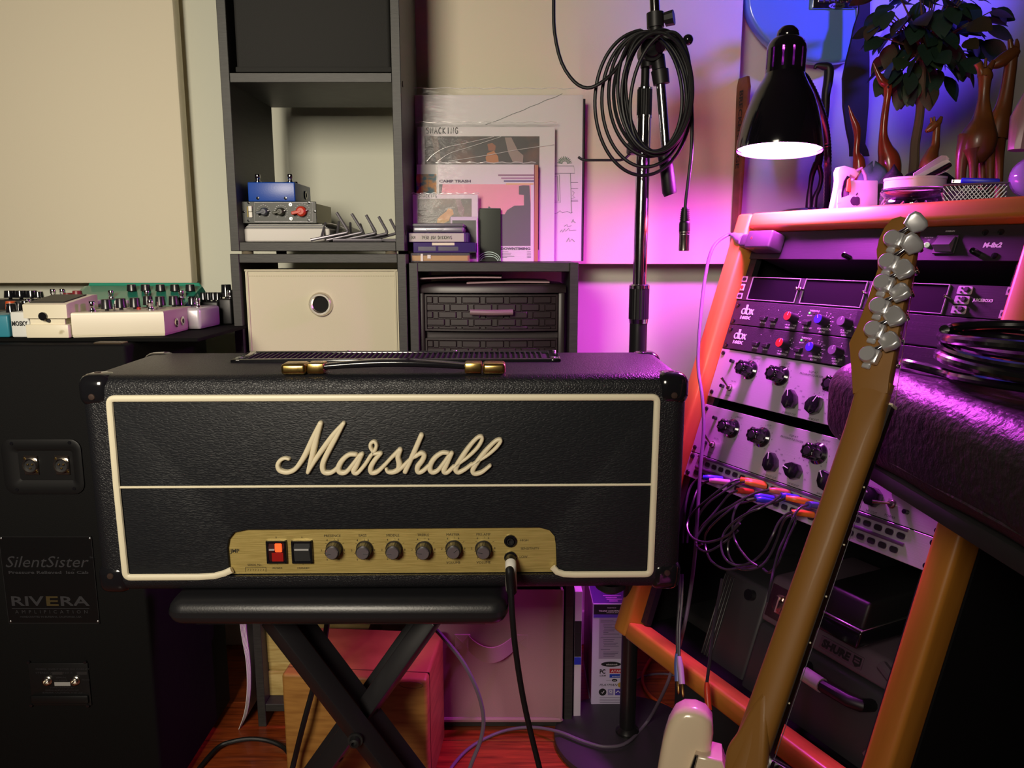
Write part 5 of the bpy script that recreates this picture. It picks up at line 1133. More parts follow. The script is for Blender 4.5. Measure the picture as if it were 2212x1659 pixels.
b = MB(); b.box2((.483, -.680, -.02), (.519, .109, .026), .007, 3); b.build('upright', M_oakv, rack)
b = MB(); b.box2((.0, .081, -.02), (.483, .109, .026), .006, 3); b.build('cross_rail', M_oakh, rack)
b = MB(); b.box2((.0, -.680, -.02), (.483, -.650, .026), .006, 3); b.build('cross_rail', M_oakh, rack)
M_side = mat('rack_side_black', (.006, .006, .007), .8, spec=.2)
def slab(u0, u1, ya, yb_, za, depth):
    """horizontal-backed slab between local y ya..yb at z za, running depth back"""
    q = []
    for u in (u0, u1): q += [(u, ya, za), (u, yb_, za), (u, yb_ + BK.y * depth, za + BK.z * depth), (u, ya + BK.y * depth, za + BK.z * depth)]
    return q, [(0, 1, 2, 3), (4, 7, 6, 5), (0, 4, 5, 1), (1, 5, 6, 2), (2, 6, 7, 3), (3, 7, 4, 0)]
DP = .31
for (u0, u1) in ((-.036, -.022), (.505, .519)): b = MB(); b.add(*slab(u0, u1, -.680, .109, -.02, DP)); b.build('side_panel', M_side, rack)
b = MB(); b.add(*slab(-.022, .505, .095, .109, -.02, DP)); b.build('top_panel', M_side, rack)
b = MB(); b.add(*slab(-.022, .505, -.680, -.664, -.02, DP)); b.build('bottom_panel', M_carp, rack)
b = MB(); q = []
b.add([Vector((u, y, -.02)) + BK * z for u in (-.022, .505) for (y, z) in ((-.664, DP - .01), (.095, DP - .01), (.095, DP), (-.664, DP))], [(0, 1, 2, 3), (4, 7, 6, 5), (0, 4, 5, 1), (1, 5, 6, 2), (2, 6, 7, 3), (3, 7, 4, 0)]); b.build('back_panel', M_side, rack)
for u in (.001, .467):
    b = MB(); b.box2((u, -.648, -.014), (u + .015, .079, -.0022)); r_ = b.build('rack_strip', M_black, rack)
    b = MB()
    for k in range(46): b.M = T(u + .0075, .07 - k * .0158, -.0021); b.lathe([(0, 0), (.0028, 0)], 8)
    o = b.build('strip_hole', M_ink, r_); o['kind'] = 'stuff'
b = MB(); w0 = atZ(1447, 1557, 0)
MS = Matrix.Translation((w0.x, w0.y - .01, 0)) @ Matrix.Rotation(math.atan2(WD.y, WD.x), 4, 'Z')
b = MB(RF.inverted() @ MS); b.box2((0, .0, .001), (.34, .16, .25), .012, 3); b.build('support_block', M_matte, rack)
# lettering helper for panels: text centred at a pixel of the photograph
def rtext(b, s, px, py, h, wmm=None, off=.0005, **k): p = rp(px, py, 0); b.text(s, h / 1000, p[0], p[1], off, w=None if wmm is None else wmm / 1000, **k)
M_alu = mat('brushed_silver_panel', (.46, .45, .47), .40, metal=.30, bump=('noise', 60, .12, (.5, 14, 1)))
M_dpan = mat('black_brushed_panel', (.035, .032, .038), .38, metal=.4, bump=('noise', 70, .12, (.5, 14, 1)))
M_speck = mat('black_speckled_panel', (.022, .02, .024), .5, bump=('noise', 500, .35, U1))
def unit_(name, label, v0, v1, m, depth=.2, off=0):
    F = RF @ T(0, -v0 / 1000, 0); t = thing(name, label, 'rack unit', F); h = (v1 - v0) / 1000
    b = MB(); b.box2((.0006, -h + .0004, -.0018), (.4824, -.0004, .0012), .0005, 1); b.build('faceplate', m, t)
    b = MB(); b.box2((.022, -h + .003, -depth), (.46, -.003, -.0018)); b.build('chassis', M_matte, t)
    return t, F, h
def local(v0, x, y): return x, y + v0 / 1000
ZF = .0012
# --- power amplifier / distributor at the top
V0 = -80.5
t, F, h = unit_('rack_unit', 'dark purple-lit top rack unit with rocker switch, lettered M-8x', V0, -31.5, M_dpan)
L = lambda px, py: local(V0, *rp(px, py))
a, c = L(2022, 506), L(2066, 552); x0, x1 = a[0], (a[0] + .028)
b = MB(); b.box2((.352, -.040, ZF), (.384, -.013, ZF + .003), .001, 1); b.build('switch_bezel', M_black, t)
b = MB(); b.add([(.356, -.016, ZF + .004), (.380, -.016, ZF + .004), (.380, -.030, ZF + .012), (.356, -.030, ZF + .012), (.380, -.037, ZF + .003), (.356, -.037, ZF + .003), (.356, -.016, ZF), (.380, -.016, ZF)], [(0, 1, 2, 3), (3, 2, 4, 5), (0, 3, 5, 6), (1, 7, 4, 2), (0, 6, 7, 1)]); b.build('rocker', mat('rocker_grey', '5a5560', .35), t, smooth=False)
p = L(2004, 530); b = MB(T(p[0], p[1], ZF)); b.lathe([(.0038, 0), (.0038, .002), (.003, .0025)], 14); b.sph((0, 0, .002), (.003, .003, .004), 12); b.build('indicator', mat('pale_indicator', 'd8e0d0', .2, emit=((.6, .8, .5), .4)), t)
b = MB(); rtext_ = lambda s, px, py, hh, **k: b.text(s, hh / 1000, *L(px, py), ZF + .0001, **k)
rtext_('POWER-ON', 2054, 500, 2.2, w=.013); rtext_('PROTECTION', 2008, 514, 1.8, w=.013); rtext_('ON', 2008, 519, 1.8)
o = b.text('M-8x2', .0062, .432, L(2150, 530)[1], ZF + .0001, w=.024, bold=.05, shear=.15).build('lettering', M_wht_ink, t)
for (px, py) in ((1836, 557), (2114, 549)):
    p = L(px, py); b = MB(T(p[0], p[1], ZF)); b.lathe([(.0042, 0), (.0042, .014), (.0032, .0145), (.003, .010), (0, .010)], 16); b.build('stub_post', M_gloss, t)
for (px, py) in ((2130, 503), (2164, 502), (2150, 553), (1616, 553)):
    p = L(px, py); b = MB(T(p[0], p[1], ZF)); b.lathe([(.0042, 0), (.0036, .002), (0, .0026)], 14); b.build('panel_screw', M_gloss, t)
# wall-wart adaptor plugged in at the left of that unit
Fw = RF @ T(0, -V0 / 1000, ZF)
t = thing('power_adapter', 'dark boxy power adapter with a red dot and grey plug on the top unit', 'adapter', Fw)
def lw(px, py, off): p = on(Fw, px, py, off); return p.x, p.y
b = MB(); b.box2((.016, -.040, .0005), (.075, -.008, .034), .004, 3); b.build('adapter_body', mat('adapter_dark', (.05, .045, .05), .4), t)
b = MB(); b.box2((-.004, -.036, .012), (.018, -.012, .030), .005, 3); b.build('socket_end', mat('adapter_dark', (.05, .045, .05), .4), t)
b = MB(T(.030, -.022, .0342)); b.lathe([(.0022, 0), (0, .0006)], 12); lab(b.build('red_dot', mat('red_dot', 'd03a2a', .4), t), 'red dot')
b = MB(); b.tube([(-.002, -.022, .022), (-.012, -.019, .022), (-.020, -.016, .022), (-.028, -.013, .022), (-.034, -.012, .022)], [.0105, .0105, .0075, .006, .0048], 12); b.build('plug', mat('plug_grey', '8a7c90', .4), t)
P = [Fw @ Vector((-.030, -.0125, .022)), Fw @ Vector((-.046, -.012, .024))]
P += [RF @ on(RF, x, y, o) for x, y, o in ((1540, 535, .05), (1523, 600, .055), (1512, 700, .06), (1508, 790, .06), (1517, 860, .06), (1520, 930, .06), (1513, 1010, .065), (1507, 1100, .065), (1501, 1200, .06), (1488, 1300, .055), (1474, 1370, .05))]
P += [atY(1458, 1425, 1.20), atY(1438, 1485, 1.23), atZ(1400, 1556, .03), atZ(1356, 1603, .026), atZ(1310, 1613, .025), atZ(1262, 1602, .024), atZ(1205, 1580, .022), atZ(1145, 1571, .012), atZ(1085, 1580, .006), atZ(1025, 1608, .005), atZ(985, 1645, .005), atZ(960, 1690, .005), atZ(950, 1760, .005)]
cable('power_cable', 'long grey cord from the adapter down past the rack and over the round base', P, .0030, M_gcab)
# --- supply with three dark windows
V0 = 0.2
t, F, h = unit_('rack_unit', 'rack unit with three dark windows and three small silver modules', V0, 44, M_dpan)
Lr = lambda u, v: (u / 1000, -(v - V0) / 1000)
for (u0, u1) in ((27, 134), (147, 262), (273, 391)):
    b = MB(); p, q = Lr(u0, 41.5), Lr(u1, 2.5); b.box2((p[0], p[1], ZF), (q[0], q[1], ZF + .0004)); wn = b.build('window', mat('window_black', (.002, .002, .003), .7, spec=.08), t)
    b = MB()
    for s_ in ((p[0] - .0014, p[1] - .0012, q[0] + .0014, p[1]), (p[0] - .0014, q[1], q[0] + .0014, q[1] + .0012), (p[0] - .0014, p[1], p[0], q[1]), (q[0], p[1], q[0] + .0014, q[1])): b.box2((s_[0], s_[1], ZF), (s_[2], s_[3], ZF + .0022), .0003, 1)
    b.build('window_rim', M_alu, wn)
for u in (137, 145, 266, 395): b = MB(T(*Lr(u, 20), ZF)); b.lathe([(.0024, 0), (.0024, .009), (.0018, .0095), (.0014, .006), (0, .006)], 12); b.build('thumb_post', M_nickel, t)
for k in range(3):
    v = 8.5 + 13.2 * k; p, q = Lr(404, v + 5.6), Lr(424, v - 5.6); b = MB(); b.prism(rrect(p[0], p[1], q[0], q[1], .0018, 3), ZF, ZF + .0016, .0004, 1); md = b.build('small_module', M_alu, t)
    b = MB(T(*Lr(419, v), ZF + .0016)); b.lathe([(.0036, 0), (.0036, .005), (.003, .0055), (0, .0055)], 6); b.build('module_knob', M_black, md)
    b = MB()
    for dv in (-2.6, 2.6): b.M = T(*Lr(410, v + dv), ZF + .0016); b.lathe([(.0014, 0), (.0012, .0012), (0, .0014)], 10)
    b.build('module_led', M_ink, md, split=True)
b = MB(); b.text('JUICEBOX3', .0038, *Lr(441, 21), ZF + .0001, w=.026, bold=.03); b.build('lettering', M_wht_ink, t)
p = Lr(7, 21); b = MB(); b.box((*p, ZF + .001), (.010, .012, .002), .0008, 1); bt = b.build('push_button', M_white, t, split=True); b = MB(T(*p, ZF + .002)); b.lathe([(.0034, 0), (.003, .0014), (0, .0018)], 14); lab(b.build('button_dot', mat('red_dot', 'd03a2a', .4), bt), 'red button dot')
for u, v in ((6, 6), (6, 37), (474, 7), (474, 37)):
    b = MB(); b.box((*Lr(u, v), ZF + .0006), (.013, .011, .0012), .0005, 1); er = b.build('ear_plate', M_alu, t); b = MB(T(0, 0, ZF + .0012)); p = Lr(u, v); b.prism(rrect(p[0] - .0045, p[1] - .003, p[0] + .0045, p[1] + .003, .0028, 4), 0, .0004); b.build('ear_slot', M_ink, er)
# --- two compressors
def comp(V0, label, red, blue):
    t, F, h = unit_('compressor', label, V0, V0 + 44.2, M_speck)
    Lr = lambda u, v: (u / 1000, -v / 1000)
    b = MB(); b.box2((.022, -.0435, ZF), (.461, -.0008, ZF + .0022), .0006, 1); b.build('front_panel', M_speck, t)
    Z = ZF + .0022
    b = MB(); b.box2((.262, -.0425, Z), (.455, -.0015, Z + .0002)); b.build('meter_panel', M_dpan, t)
    b = MB()
    def tx(s, u, v, hh, w=None, **k): b.text(s, hh / 1000, *Lr(u, v), Z + .0002, w=None if w is None else w / 1000, **k)
    # lower-case logo drawn as strokes
    x, y = Lr(38.5, 18)
    r = .0042
    for cx_, stem in ((x - .0095, 1), (x + .0018, -1)):
        b.tube([(cx_ + r * math.cos(a), y + r * 1.15 * math.sin(a) - .0018, Z + .0003) for a in [2 * math.pi * i / 20 for i in range(20)]], .0011, 5, closed=True)
        sx = cx_ + stem * (r + .0003); b.tube([(sx, y - .0066, Z + .0003), (sx, y + .0105, Z + .0003)], .0011, 5)
    for s_ in (1, -1): b.tube([(x + .0078, y - .0018 - s_ * .0048, Z + .0003), (x + .0140, y - .0018 + s_ * .0048, Z + .0003)], .0011, 5)
    tx('160X', 38, 30.5, 5.2, 25, bold=.06, shear=.12)
    tx('BYPASS', 82, 36, 2.4, 13); tx('SLAVE', 105, 36, 2.4, 11); tx('-40 dB      +20', 143, 35, 2.0, 24); tx('THRESHOLD', 143, 39.5, 2.6, 21); tx('THRESHOLD', 183, 8.5, 2.8, 20); tx('BELOW', 176, 16.5, 2.0, 9); tx('ABOVE', 192, 16.5, 2.0, 9)
    tx('OVER EASY', 178, 36.5, 2.4, 19); tx('COMPRESSION', 211, 35.5, 2.8, 26); tx('RATIO', 209, 40.5, 2.8, 12); tx('-20 dB    +20dB', 251, 34, 2.0, 20); tx('OUTPUT', 250, 37.5, 2.6, 14); tx('GAIN', 250, 41.6, 2.6, 9); tx('LEVEL', 430, 13, 3, 12)
    for u, lb in ((147, (('-10', 60), ('0', 25), ('+10', -20))), (209, (('4:1', 95), ('6:1', 65), ('10:1', 35), ('20:1', 5), ('inf', -20), ('-1:1', -45))), (252, (('0', 90), ('+10', -15)))):
        for s_, a in lb:
            a = math.radians(a); cu, cv = u + 14.5 * math.cos(a), 24 - 14.5 * math.sin(a); tx(s_, cu, cv, 1.8)
            q0, q1 = Lr(u + 9 * math.cos(a), 24 - 9 * math.sin(a)), Lr(u + 11.5 * math.cos(a), 24 - 11.5 * math.sin(a)); b.tube([(*q0, Z + .0003), (*q1, Z + .0003)], .0003, 4)
    b.build('lettering', M_wht_ink, t)
    for u, v in ((82, 28), (105, 28), (175, 28)):
        b = MB(); b.box((*Lr(u, v - 2.5), Z + .0012), (.0145, .0025, .0024), .0004, 1); b.box((*Lr(u, v + 2), Z + .003), (.0115, .0065, .006), .0008, 1); b.build('push_button', M_black, t, split=True)
    for u, cap, pa, nm in ((147, red, 80, 'red'), (209, blue, 110, 'blue'), (252, mat('knobcap_grey', '6a5a72', .4), 80, 'grey')):
        b = MB(T(*Lr(u, 24), Z)); b.lathe([(.0088, 0), (.0082, .003), (.0076, .0165), (.0072, .017)], 24); kb = b.build('knob', M_black, t)
        b = MB(T(*Lr(u, 24), Z) @ R(pa, 'Z')); b.lathe([(.0072, .0168), (.0070, .0176), (0, .0176)], 24); b.m = 1; b.box((.004, 0, .0176), (.0055, .0007, .0004)); lab(b.build('knob_cap', [cap, M_wht_ink], kb), nm + ' knob cap')
    for u, m, r in ((174, mat('green_led', (.1, .5, .1), .3, emit=((.15, 1, .15), 2.2)), .0017), (183, mat('amber_led', '7a4030', .3), .0012), (191, mat('red_led', '6a2020', .3), .0012), (86, M_white, .0007), (108, M_white, .0007)):
        b = MB(T(*Lr(u, 12.3), Z)); b.sph((0, 0, 0), r, 10); b.build('led', m, t)
    b = MB()
    for k in range(16): x, y = Lr(310 + k * 6.6, 13); b.add([(x - .0016, y + .001, Z + .0003), (x + .0016, y + .001, Z + .0003), (x, y - .0014, Z + .0003)], [(0, 1, 2)])
    for k in range(12): x, y = Lr(310 + k * 6.6, 22); b.add([(x - .0016, y + .001, Z + .0003), (x + .0016, y + .001, Z + .0003), (x, y - .0014, Z + .0003)], [(0, 1, 2)])
    b.build('meter_mark', M_ink, t)
    for u, v in ((9, 8), (9, 37), (474, 8), (474, 37)):
        b = MB(T(*Lr(u, v), ZF)); b.lathe([(.004, 0), (.0036, .002), (.001, .0024), (0, .001)], 14); b.build('panel_screw', M_gloss, t)
M_kred, M_kblue = mat('knobcap_red', 'd8301e', .4), mat('knobcap_blue', '3a28d8', .4)
comp(44.6, 'black compressor unit with red and blue knobs, the upper of two', M_kred, M_kblue)
comp(89.2, 'black compressor unit with red and blue knobs, just above the silver units', M_kred, M_kblue)
# --- two silver equalisers
def bigknob(t, u, v, V0):
    M = T(u / 1000, -v / 1000, ZF)
    b = MB(M); b.lathe([(.0165, 0), (.0165, .0025), (.0125, .006), (.0122, .0075)], 30); kb = b.build('dial_knob', M_gloss, t)
    b = MB(M @ R(20, 'Z')); n = 40; rings = []
    for (s_, z) in ((1.0, .007), (1.0, .024), (.9, .0255), (.72, .026), (.68, .0245)):
        rings.append([((.0118 + .0011 * math.cos(8 * 2 * math.pi * k / n)) * s_ * math.cos(2 * math.pi * k / n), (.0118 + .0011 * math.cos(8 * 2 * math.pi * k / n)) * s_ * math.sin(2 * math.pi * k / n), z) for k in range(n)])
    b.loft(rings); b.build('fluted_grip', M_gloss, kb, sharp=50)
    b = MB(M); b.lathe([(.0072, .0244), (.006, .0262), (0, .0264)], 20); b.build('knob_cap', M_black, kb)
def chicken(t, u, v, rot):
    M = T(u / 1000, -v / 1000, ZF) @ R(rot, 'Z')
    b = MB(M); b.prism([(-.006, -.0125), (.006, -.0125), (.0125, -.004), (.0115, .006), (.004, .0165), (-.004, .0165), (-.0115, .006), (-.0125, -.004)], 0, .013, .0022, 2); kb = b.build('pointer_knob', M_gloss, t)
    b = MB(M); b.box2((-.0006, .006, .0128), (.0006, .0162, .0134)); b.box2((-.0006, .016, .003), (.0006, .0168, .0132)); b.build('pointer_line', M_wht_ink, kb)
def toggle(t, u, v, d):
    M = T(u / 1000, -v / 1000, ZF); b = MB(M); b.lathe([(.0062, 0), (.0062, .002), (.0048, .0025), (.0044, .006), (.002, .0065)], 16)
    b.tube([(0, 0, .005), (d[0] * .012, d[1] * .012, .014), (d[0] * .018, d[1] * .018, .0185)], [.0014, .0019, .0026], 10); b.build('toggle_switch', M_nickel, t)
def eq(V0, label, full):
    t, F, h = unit_('equaliser', label, V0, V0 + 88.6, M_alu)
    for u in (83, 153, 267): bigknob(t, u, 29.5, V0)
    for u, r in ((191, 15), (238, 78 if full else -25), (300, 40), (378, 50)): chicken(t, u, 65, r)
    toggle(t, 50, 66, (-.45, .7)); toggle(t, 405, 66, (-.9, -.25))
    b = MB()
    def tx(s, u, v, hh, w=None, **k): b.text(s, hh / 1000, u / 1000, -v / 1000, ZF + .0001, w=None if w is None else w / 1000, **k)
    tx('BOOST', 92, 8, 2.6, 14); tx('CUT', 160, 8, 2.6, 9); tx('BOOST', 275, 8, 2.6, 14); tx('EQP-KT', 214, 14.5, 3.0, 17); tx('PROGRAM EQUALISER', 212, 19.5, 3.0, 46)
    tx('LF BOOST CUT', 191, 85, 3.0, 28); tx('HF BOOST', 240, 85, 3.0, 21); tx('SHARP    BROAD', 300, 85, 3.0, 30); tx('HF CUT', 379, 85, 3.2, 17); tx('POWER', 407, 82.5, 3.2, 16); tx('EQ ON', 53, 54, 2.2, 11); tx('BYPASS', 50, 80, 2.2, 13)
    for u0, v0, lb in ((83, 29.5, range(0, 11)), (153, 29.5, range(0, 11)), (267, 29.5, range(0, 11))):
        for k in lb:
            a = math.radians(235 - 29 * k); tx(str(k), u0 + 20.5 * math.cos(a), v0 - 20 * math.sin(a), 2.4)
    for u0, L_ in ((191, (('30', 130), ('60', 95), ('100', 60), ('200', 30), ('400', 0), ('800', -30))), (238, (('3', 150), ('4', 120), ('5', 95), ('8', 70), ('10', 40), ('12', 10), ('16', -20))), (378, (('5', 80), ('10', 45), ('20', 10)))):
        for s_, a in L_: a = math.radians(a); tx(s_, u0 + 21 * math.cos(a), 65 - 21 * math.sin(a), 2.5)
    tx('Hz', 194, 40, 2.4); tx('kHz', 243, 40, 2.4); tx('kHz', 383, 39, 2.6)
    b.build('lettering', M_ink, t)
    b = MB(T(.397 + .004, -.027, ZF)); b.lathe([(.0085, 0), (.0085, .004), (.007, .005)], 20); b.m = 1; b.lathe([(.0068, .004), (.0066, .009), (.004, .0135), (0, .0145)], 18); lab(b.build('jewel_lamp', [M_nickel, mat('amber_jewel', (.35, .07, .01), .1, emit=((1, .25, .02), .25))], t), 'amber jewel lamp')
    b = MB(); b.box((.421, -.0475, ZF + .0015), (.047, .0075, .003), .0005, 1); bd = b.build('name_badge', mat('badge_violet', '2a2230', .35, metal=.3), t)
    b = MB(); b.text('KLARK', .0048, .4095, -.0475, ZF + .003, w=.020, bold=.05); b.m = 1; b.text('TEKNIK', .0048, .4325, -.0475, ZF + .003, w=.021, bold=.05); b.build('badge_lettering', [M_wht_ink, M_grey_ink], bd)
    for u, v in ((38, 20), (32, 66), (428, 70)): b = MB(T(u / 1000, -v / 1000, ZF)); b.lathe([(.0032, 0), (.0032, .007), (0, .0072)], 12); b.build('small_post', M_gloss, t)
    for u, v in ((8, 8), (8, 80), (474, 8), (474, 80)): b = MB(T(u / 1000, -v / 1000, ZF)); b.lathe([(.0042, 0), (.0038, .002), (.001, .0026), (0, .0014)], 14); b.build('panel_screw', M_gloss, t)
eq(134.2, 'silver equaliser unit with black knobs, the upper of two', False)
eq(237.5, 'silver equaliser unit with black knobs directly above the patch bay', True)
# --- patch bay
V0 = 326.6
t, F, h = unit_('patch_bay', 'silver patch bay with two rows of sockets and coloured plugs', V0, V0 + 44.2, M_alu)
for v in (3.2, 22.5):
    b = MB(); b.box2((.024, -(v + 2.4) / 1000, ZF), (.438, -(v - 2.4) / 1000, ZF + .003), .001, 2); b.build('label_strip', mat('violet_clear_strip', (.10, .05, .13), .12, coat=.5), t)
nb = []
for v in (12.6, 32.6):
    for k in range(24):
        u = 34 + k * 17.2 - (0 if v < 20 else 4)
        b = MB(); b.prism(rrect(u / 1000 - .0068, -v / 1000 - .0046, u / 1000 + .0068, -v / 1000 + .0046, .0036, 3), ZF, ZF + .0006); sk = b.build('socket_surround', mat('surround_rim', (.45, .43, .46), .35, metal=.7), t)
        b = MB(); b.prism(rrect(u / 1000 - .0060, -v / 1000 - .0039, u / 1000 + .0060, -v / 1000 + .0039, .0032, 3), ZF + .0004, ZF + .0009); b.build('socket', M_ink, sk)
for u, v in ((9, 7), (9, 37), (474, 7), (474, 37)): b = MB(T(u / 1000, -v / 1000, ZF)); b.lathe([(.0048, 0), (.0042, .0025), (.0014, .003), (0, .0014)], 14); b.build('panel_screw', M_gloss, t)
# patch cables
def zp(x, y): return 1440 + x / 5.183, 980 + y / 5.183
M_pc = mat('patch_cord', (.03, .026, .034), .25, coat=.3)
cols = dict(blue='3a34c8', pink='c88ab0', orange='d8702a', red='b83a28', salmon='c86a58', violet='5a48b0')
PC = [('blue', (410, 267), (620, 285), [(330, 300), (265, 380), (225, 520), (205, 650), (190, 820), (180, 1000)], .05, 'blue-plugged patch cable at the far left of the patch bay'),
 ('pink', (480, 303), (700, 322), [(400, 340), (340, 420), (290, 560), (255, 700), (240, 840), (230, 1000)], .055, 'pink-plugged patch cable beside the leftmost blue one'),
 ('orange', (830, 288), (1100, 345), [(730, 315), (600, 400), (450, 520), (320, 630), (245, 740), (235, 850), (300, 950), (420, 990), (560, 970), (700, 900), (820, 780)], .075, 'orange-plugged patch cable making the widest loop to the left'),
 ('orange', (880, 316), (1110, 366), [(760, 350), (620, 440), (480, 540), (380, 660), (330, 800), (310, 930), (340, 1040), (440, 1095), (560, 1050), (700, 950), (800, 860)], .06, 'orange-plugged patch cable just under the widest looping one'),
 ('red', (790, 415), (960, 428), [(700, 460), (600, 580), (500, 700), (400, 810), (330, 930), (345, 1030), (400, 1010)], .045, 'red-plugged patch cable in the lower row of sockets'),
 ('salmon', (1150, 407), (1370, 440), [(1000, 440), (850, 510), (700, 600), (560, 680), (440, 790), (345, 930), (330, 1010)], .07, 'salmon-plugged patch cable in the middle of the patch bay'),
 ('blue', (980, 473), (1190, 503), [(880, 500), (790, 580), (750, 680), (735, 800), (760, 950), (830, 1080), (930, 1200), (1020, 1260)], .065, 'blue-plugged patch cable dropping straight down in the middle'),
 ('blue', (1000, 513), (1190, 528), [(900, 540), (800, 570), (680, 650), (520, 790), (440, 900), (430, 1010), (460, 1130), (520, 1220), (640, 1290), (760, 1290), (900, 1270), (1000, 1260)], .05, 'blue-plugged patch cable under the one dropping straight down'),
 ('blue', (1280, 467), (1470, 500), [(1180, 540), (1050, 610), (920, 660), (760, 760), (650, 880), (610, 1020), (640, 1150), (720, 1230), (820, 1250), (960, 1210), (1090, 1090), (1180, 930), (1250, 780), (1330, 690), (1400, 655)], .07, 'blue-plugged patch cable looping round to an orange plug'),
 ('orange', (1340, 494), (1630, 550), [(1200, 550), (1000, 590), (850, 720), (740, 850), (690, 1000), (700, 1150), (790, 1270), (900, 1300), (1050, 1260), (1150, 1150), (1230, 980), (1290, 800), (1340, 720), (1400, 690)], .055, 'bright orange-plugged patch cable left of the guitar neck'),
 ('violet', (1580, 572), (1720, 585), [(1480, 620), (1400, 750), (1330, 930), (1260, 1080), (1200, 1300), (1170, 1450), (1130, 1660)], .08, 'violet-plugged patch cable close to the guitar neck, hanging lowest'),
 ('orange', (1400, 655), (1640, 685), [(1440, 760), (1360, 950), (1300, 1100), (1240, 1240), (1150, 1330), (1080, 1290)], .05, 'orange-plugged patch cable lowest beside the guitar neck')]
for c_, ta, ti, path, off, lb in PC:
    P0, P1 = RF @ on(RF, *zp(*ta), .034), RF @ on(RF, *zp(*ti), .006)
    t = thing('patch_cable', lb, 'patch cable', base(P0), 'patch cables on the patch bay'); A = Matrix.Translation(-P0)
    mid = P0.lerp(P1, .5) + RF.col[2].to_3d() * .006
    b = MB(A); S_ = spl([P0, mid, P1], 6); b.tube(S_, [.0030 + .0018 * min(1, i / 5) for i in range(len(S_))], 12)
    b.build('plug', mat('plug_' + c_, cols[c_], .35), t)
    b = MB(A)
    for k in range(5): q = S_[1 + k // 2]; q = S_[0].lerp(S_[4], k / 5); b.tube([q, q.lerp(S_[4], .05)], [.0046, .0046], 10)
    b.build('plug_rib', mat('plug_' + c_, cols[c_], .35), t)
    n = len(path); pts = [P0.lerp(P1, .06), P0]
    for i, q in enumerate(path): pts.append(RF @ on(RF, *zp(*q), .034 + (off - .034) * min(1, (i + 1) / 4) + .006 * math.sin(i * 1.3 + off * 90)))
    b = MB(A); b.tube(spl(pts, 6), .0019, 8); b.build('cord', M_pc, t)
# hanging plugs
def hang(label, px0, path, m, off, plug):
    P = [RF @ on(RF, *q, off) for q in path]; o_ = P[0]; A = Matrix.Translation(-o_)
    t = thing('patch_cable', label, 'patch cable', base(o_), 'patch cables hanging loose'); b = MB(A); b.tube(spl(P, 6), .0024, 8); b.build('cord', M_pc, t)
    Q = [RF @ on(RF, *q, off) for q in plug]; b = MB(A); b.tube(spl(Q[:3], 4), [.0032 + .0016 * min(1, i / 3) for i in range(9)], 12); b.build('plug', m, t)
    b = MB(A); b.tube([Q[2], Q[2].lerp(Q[3], .1), Q[3].lerp(Q[2], .15), Q[3]], [.0022, .0022, .0018, .0006], 10); b.build('plug_tip', M_brass, t)
hang('loose patch cable with a blue plug hanging in front of the rack corner', 0, [(1468, 1240), (1467, 1300), (1463, 1360), (1463, 1412)], mat('plug_bluegrey', '5a6ab0', .35), .075, [(1463, 1412), (1463, 1440), (1464, 1472), (1466, 1500)])
hang('loose patch cable with a pale plug hanging beside the blue one', 0, [(1474, 1240), (1472, 1300), (1468, 1360), (1467, 1418)], mat('plug_pale', 'a89aa8', .35), .08, [(1467, 1418), (1470, 1445), (1473, 1478), (1476, 1506)])
hang('loose patch cable with a red-orange plug hanging before the bottom rail', 0, [(1560, 1250), (1553, 1290), (1542, 1350), (1534, 1420), (1527, 1474)], mat('plug_redorange', 'b8401c', .35), .06, [(1527, 1474), (1528, 1500), (1531, 1534), (1534, 1560)])
# --- cases in the bottom bay
M_case = mat('grey_case_plastic', '5b4c58', .5, bump=('noise', 300, .15, U1)); M_dcase = mat('dark_case_plastic', (.03, .03, .034), .5)
YB_ = -.6635
def rb(b, u0, u1, y0, y1, z0, z1, bev=.003, seg=2):
    """box in the bay with a horizontal base: local y is measured along the slanted front, depth runs back"""
    q, f = slab(u0, u1, y0, y1, z1, (z1 - z0)); bm_ = bmesh.new(); V = [bm_.verts.new(v) for v in q]
    for k in f: bm_.faces.new([V[i] for i in k])
    bmesh.ops.bevel(bm_, geom=bm_.edges[:], offset=bev, segments=seg, profile=.5, affect='EDGES'); b.bm(bm_)
t = thing('equipment_case', 'dark upright case with ribbed edge at the left of the rack bay', 'case', RF @ T(.02, YB_, 0)); b = MB(T(-.02, -YB_, 0))
rb(b, .100, .203, YB_ + .001, -.500, -.22, -.060, .006, 3); b.build('case_body', M_dcase, t)
b = MB(T(-.02, -YB_, 0))
for k in range(4): rb(b, .103 + k * .007, .106 + k * .007, YB_ + .01, -.508, -.061, -.058, .0008, 1)
b.build('edge_rib', M_black, t, split=True)
b = MB(T(-.02, -YB_, 0)); p = rp(1634, 1285, -.06); b.cyl((p[0] - .008, p[1] - .004, -.062), (p[0] - .008, p[1] - .004, -.050), .009, n=16); b.build('round_catch', M_gloss, t)
t = thing('equipment_case', 'grey hard case with handle, metal latch and name plate in the rack bay', 'case', RF @ T(.2, YB_, 0)); A = T(-.2, -YB_, 0)
b = MB(A); rb(b, .207, .479, YB_ + .001, -.548, -.23, -.05, .010, 4); b.build('lower_shell', M_dcase, t)
b = MB(A); rb(b, .207, .479, -.546, -.506, -.23, -.05, .008, 4); rb(b, .207, .312, -.52, -.470, -.23, -.05, .010, 4); b.build('upper_shell', M_case, t)
def cz(px, py, off=-.0595): return rp(px, py, off)
b = MB(A); a, c = cz(1766, 1378), cz(1842, 1432); b.box2((.325, -.536, -.0505), (.398, -.518, -.0475), .0015, 2); npz = b.build('name_plate', mat('plate_mauve', '5a4454', .4), t)
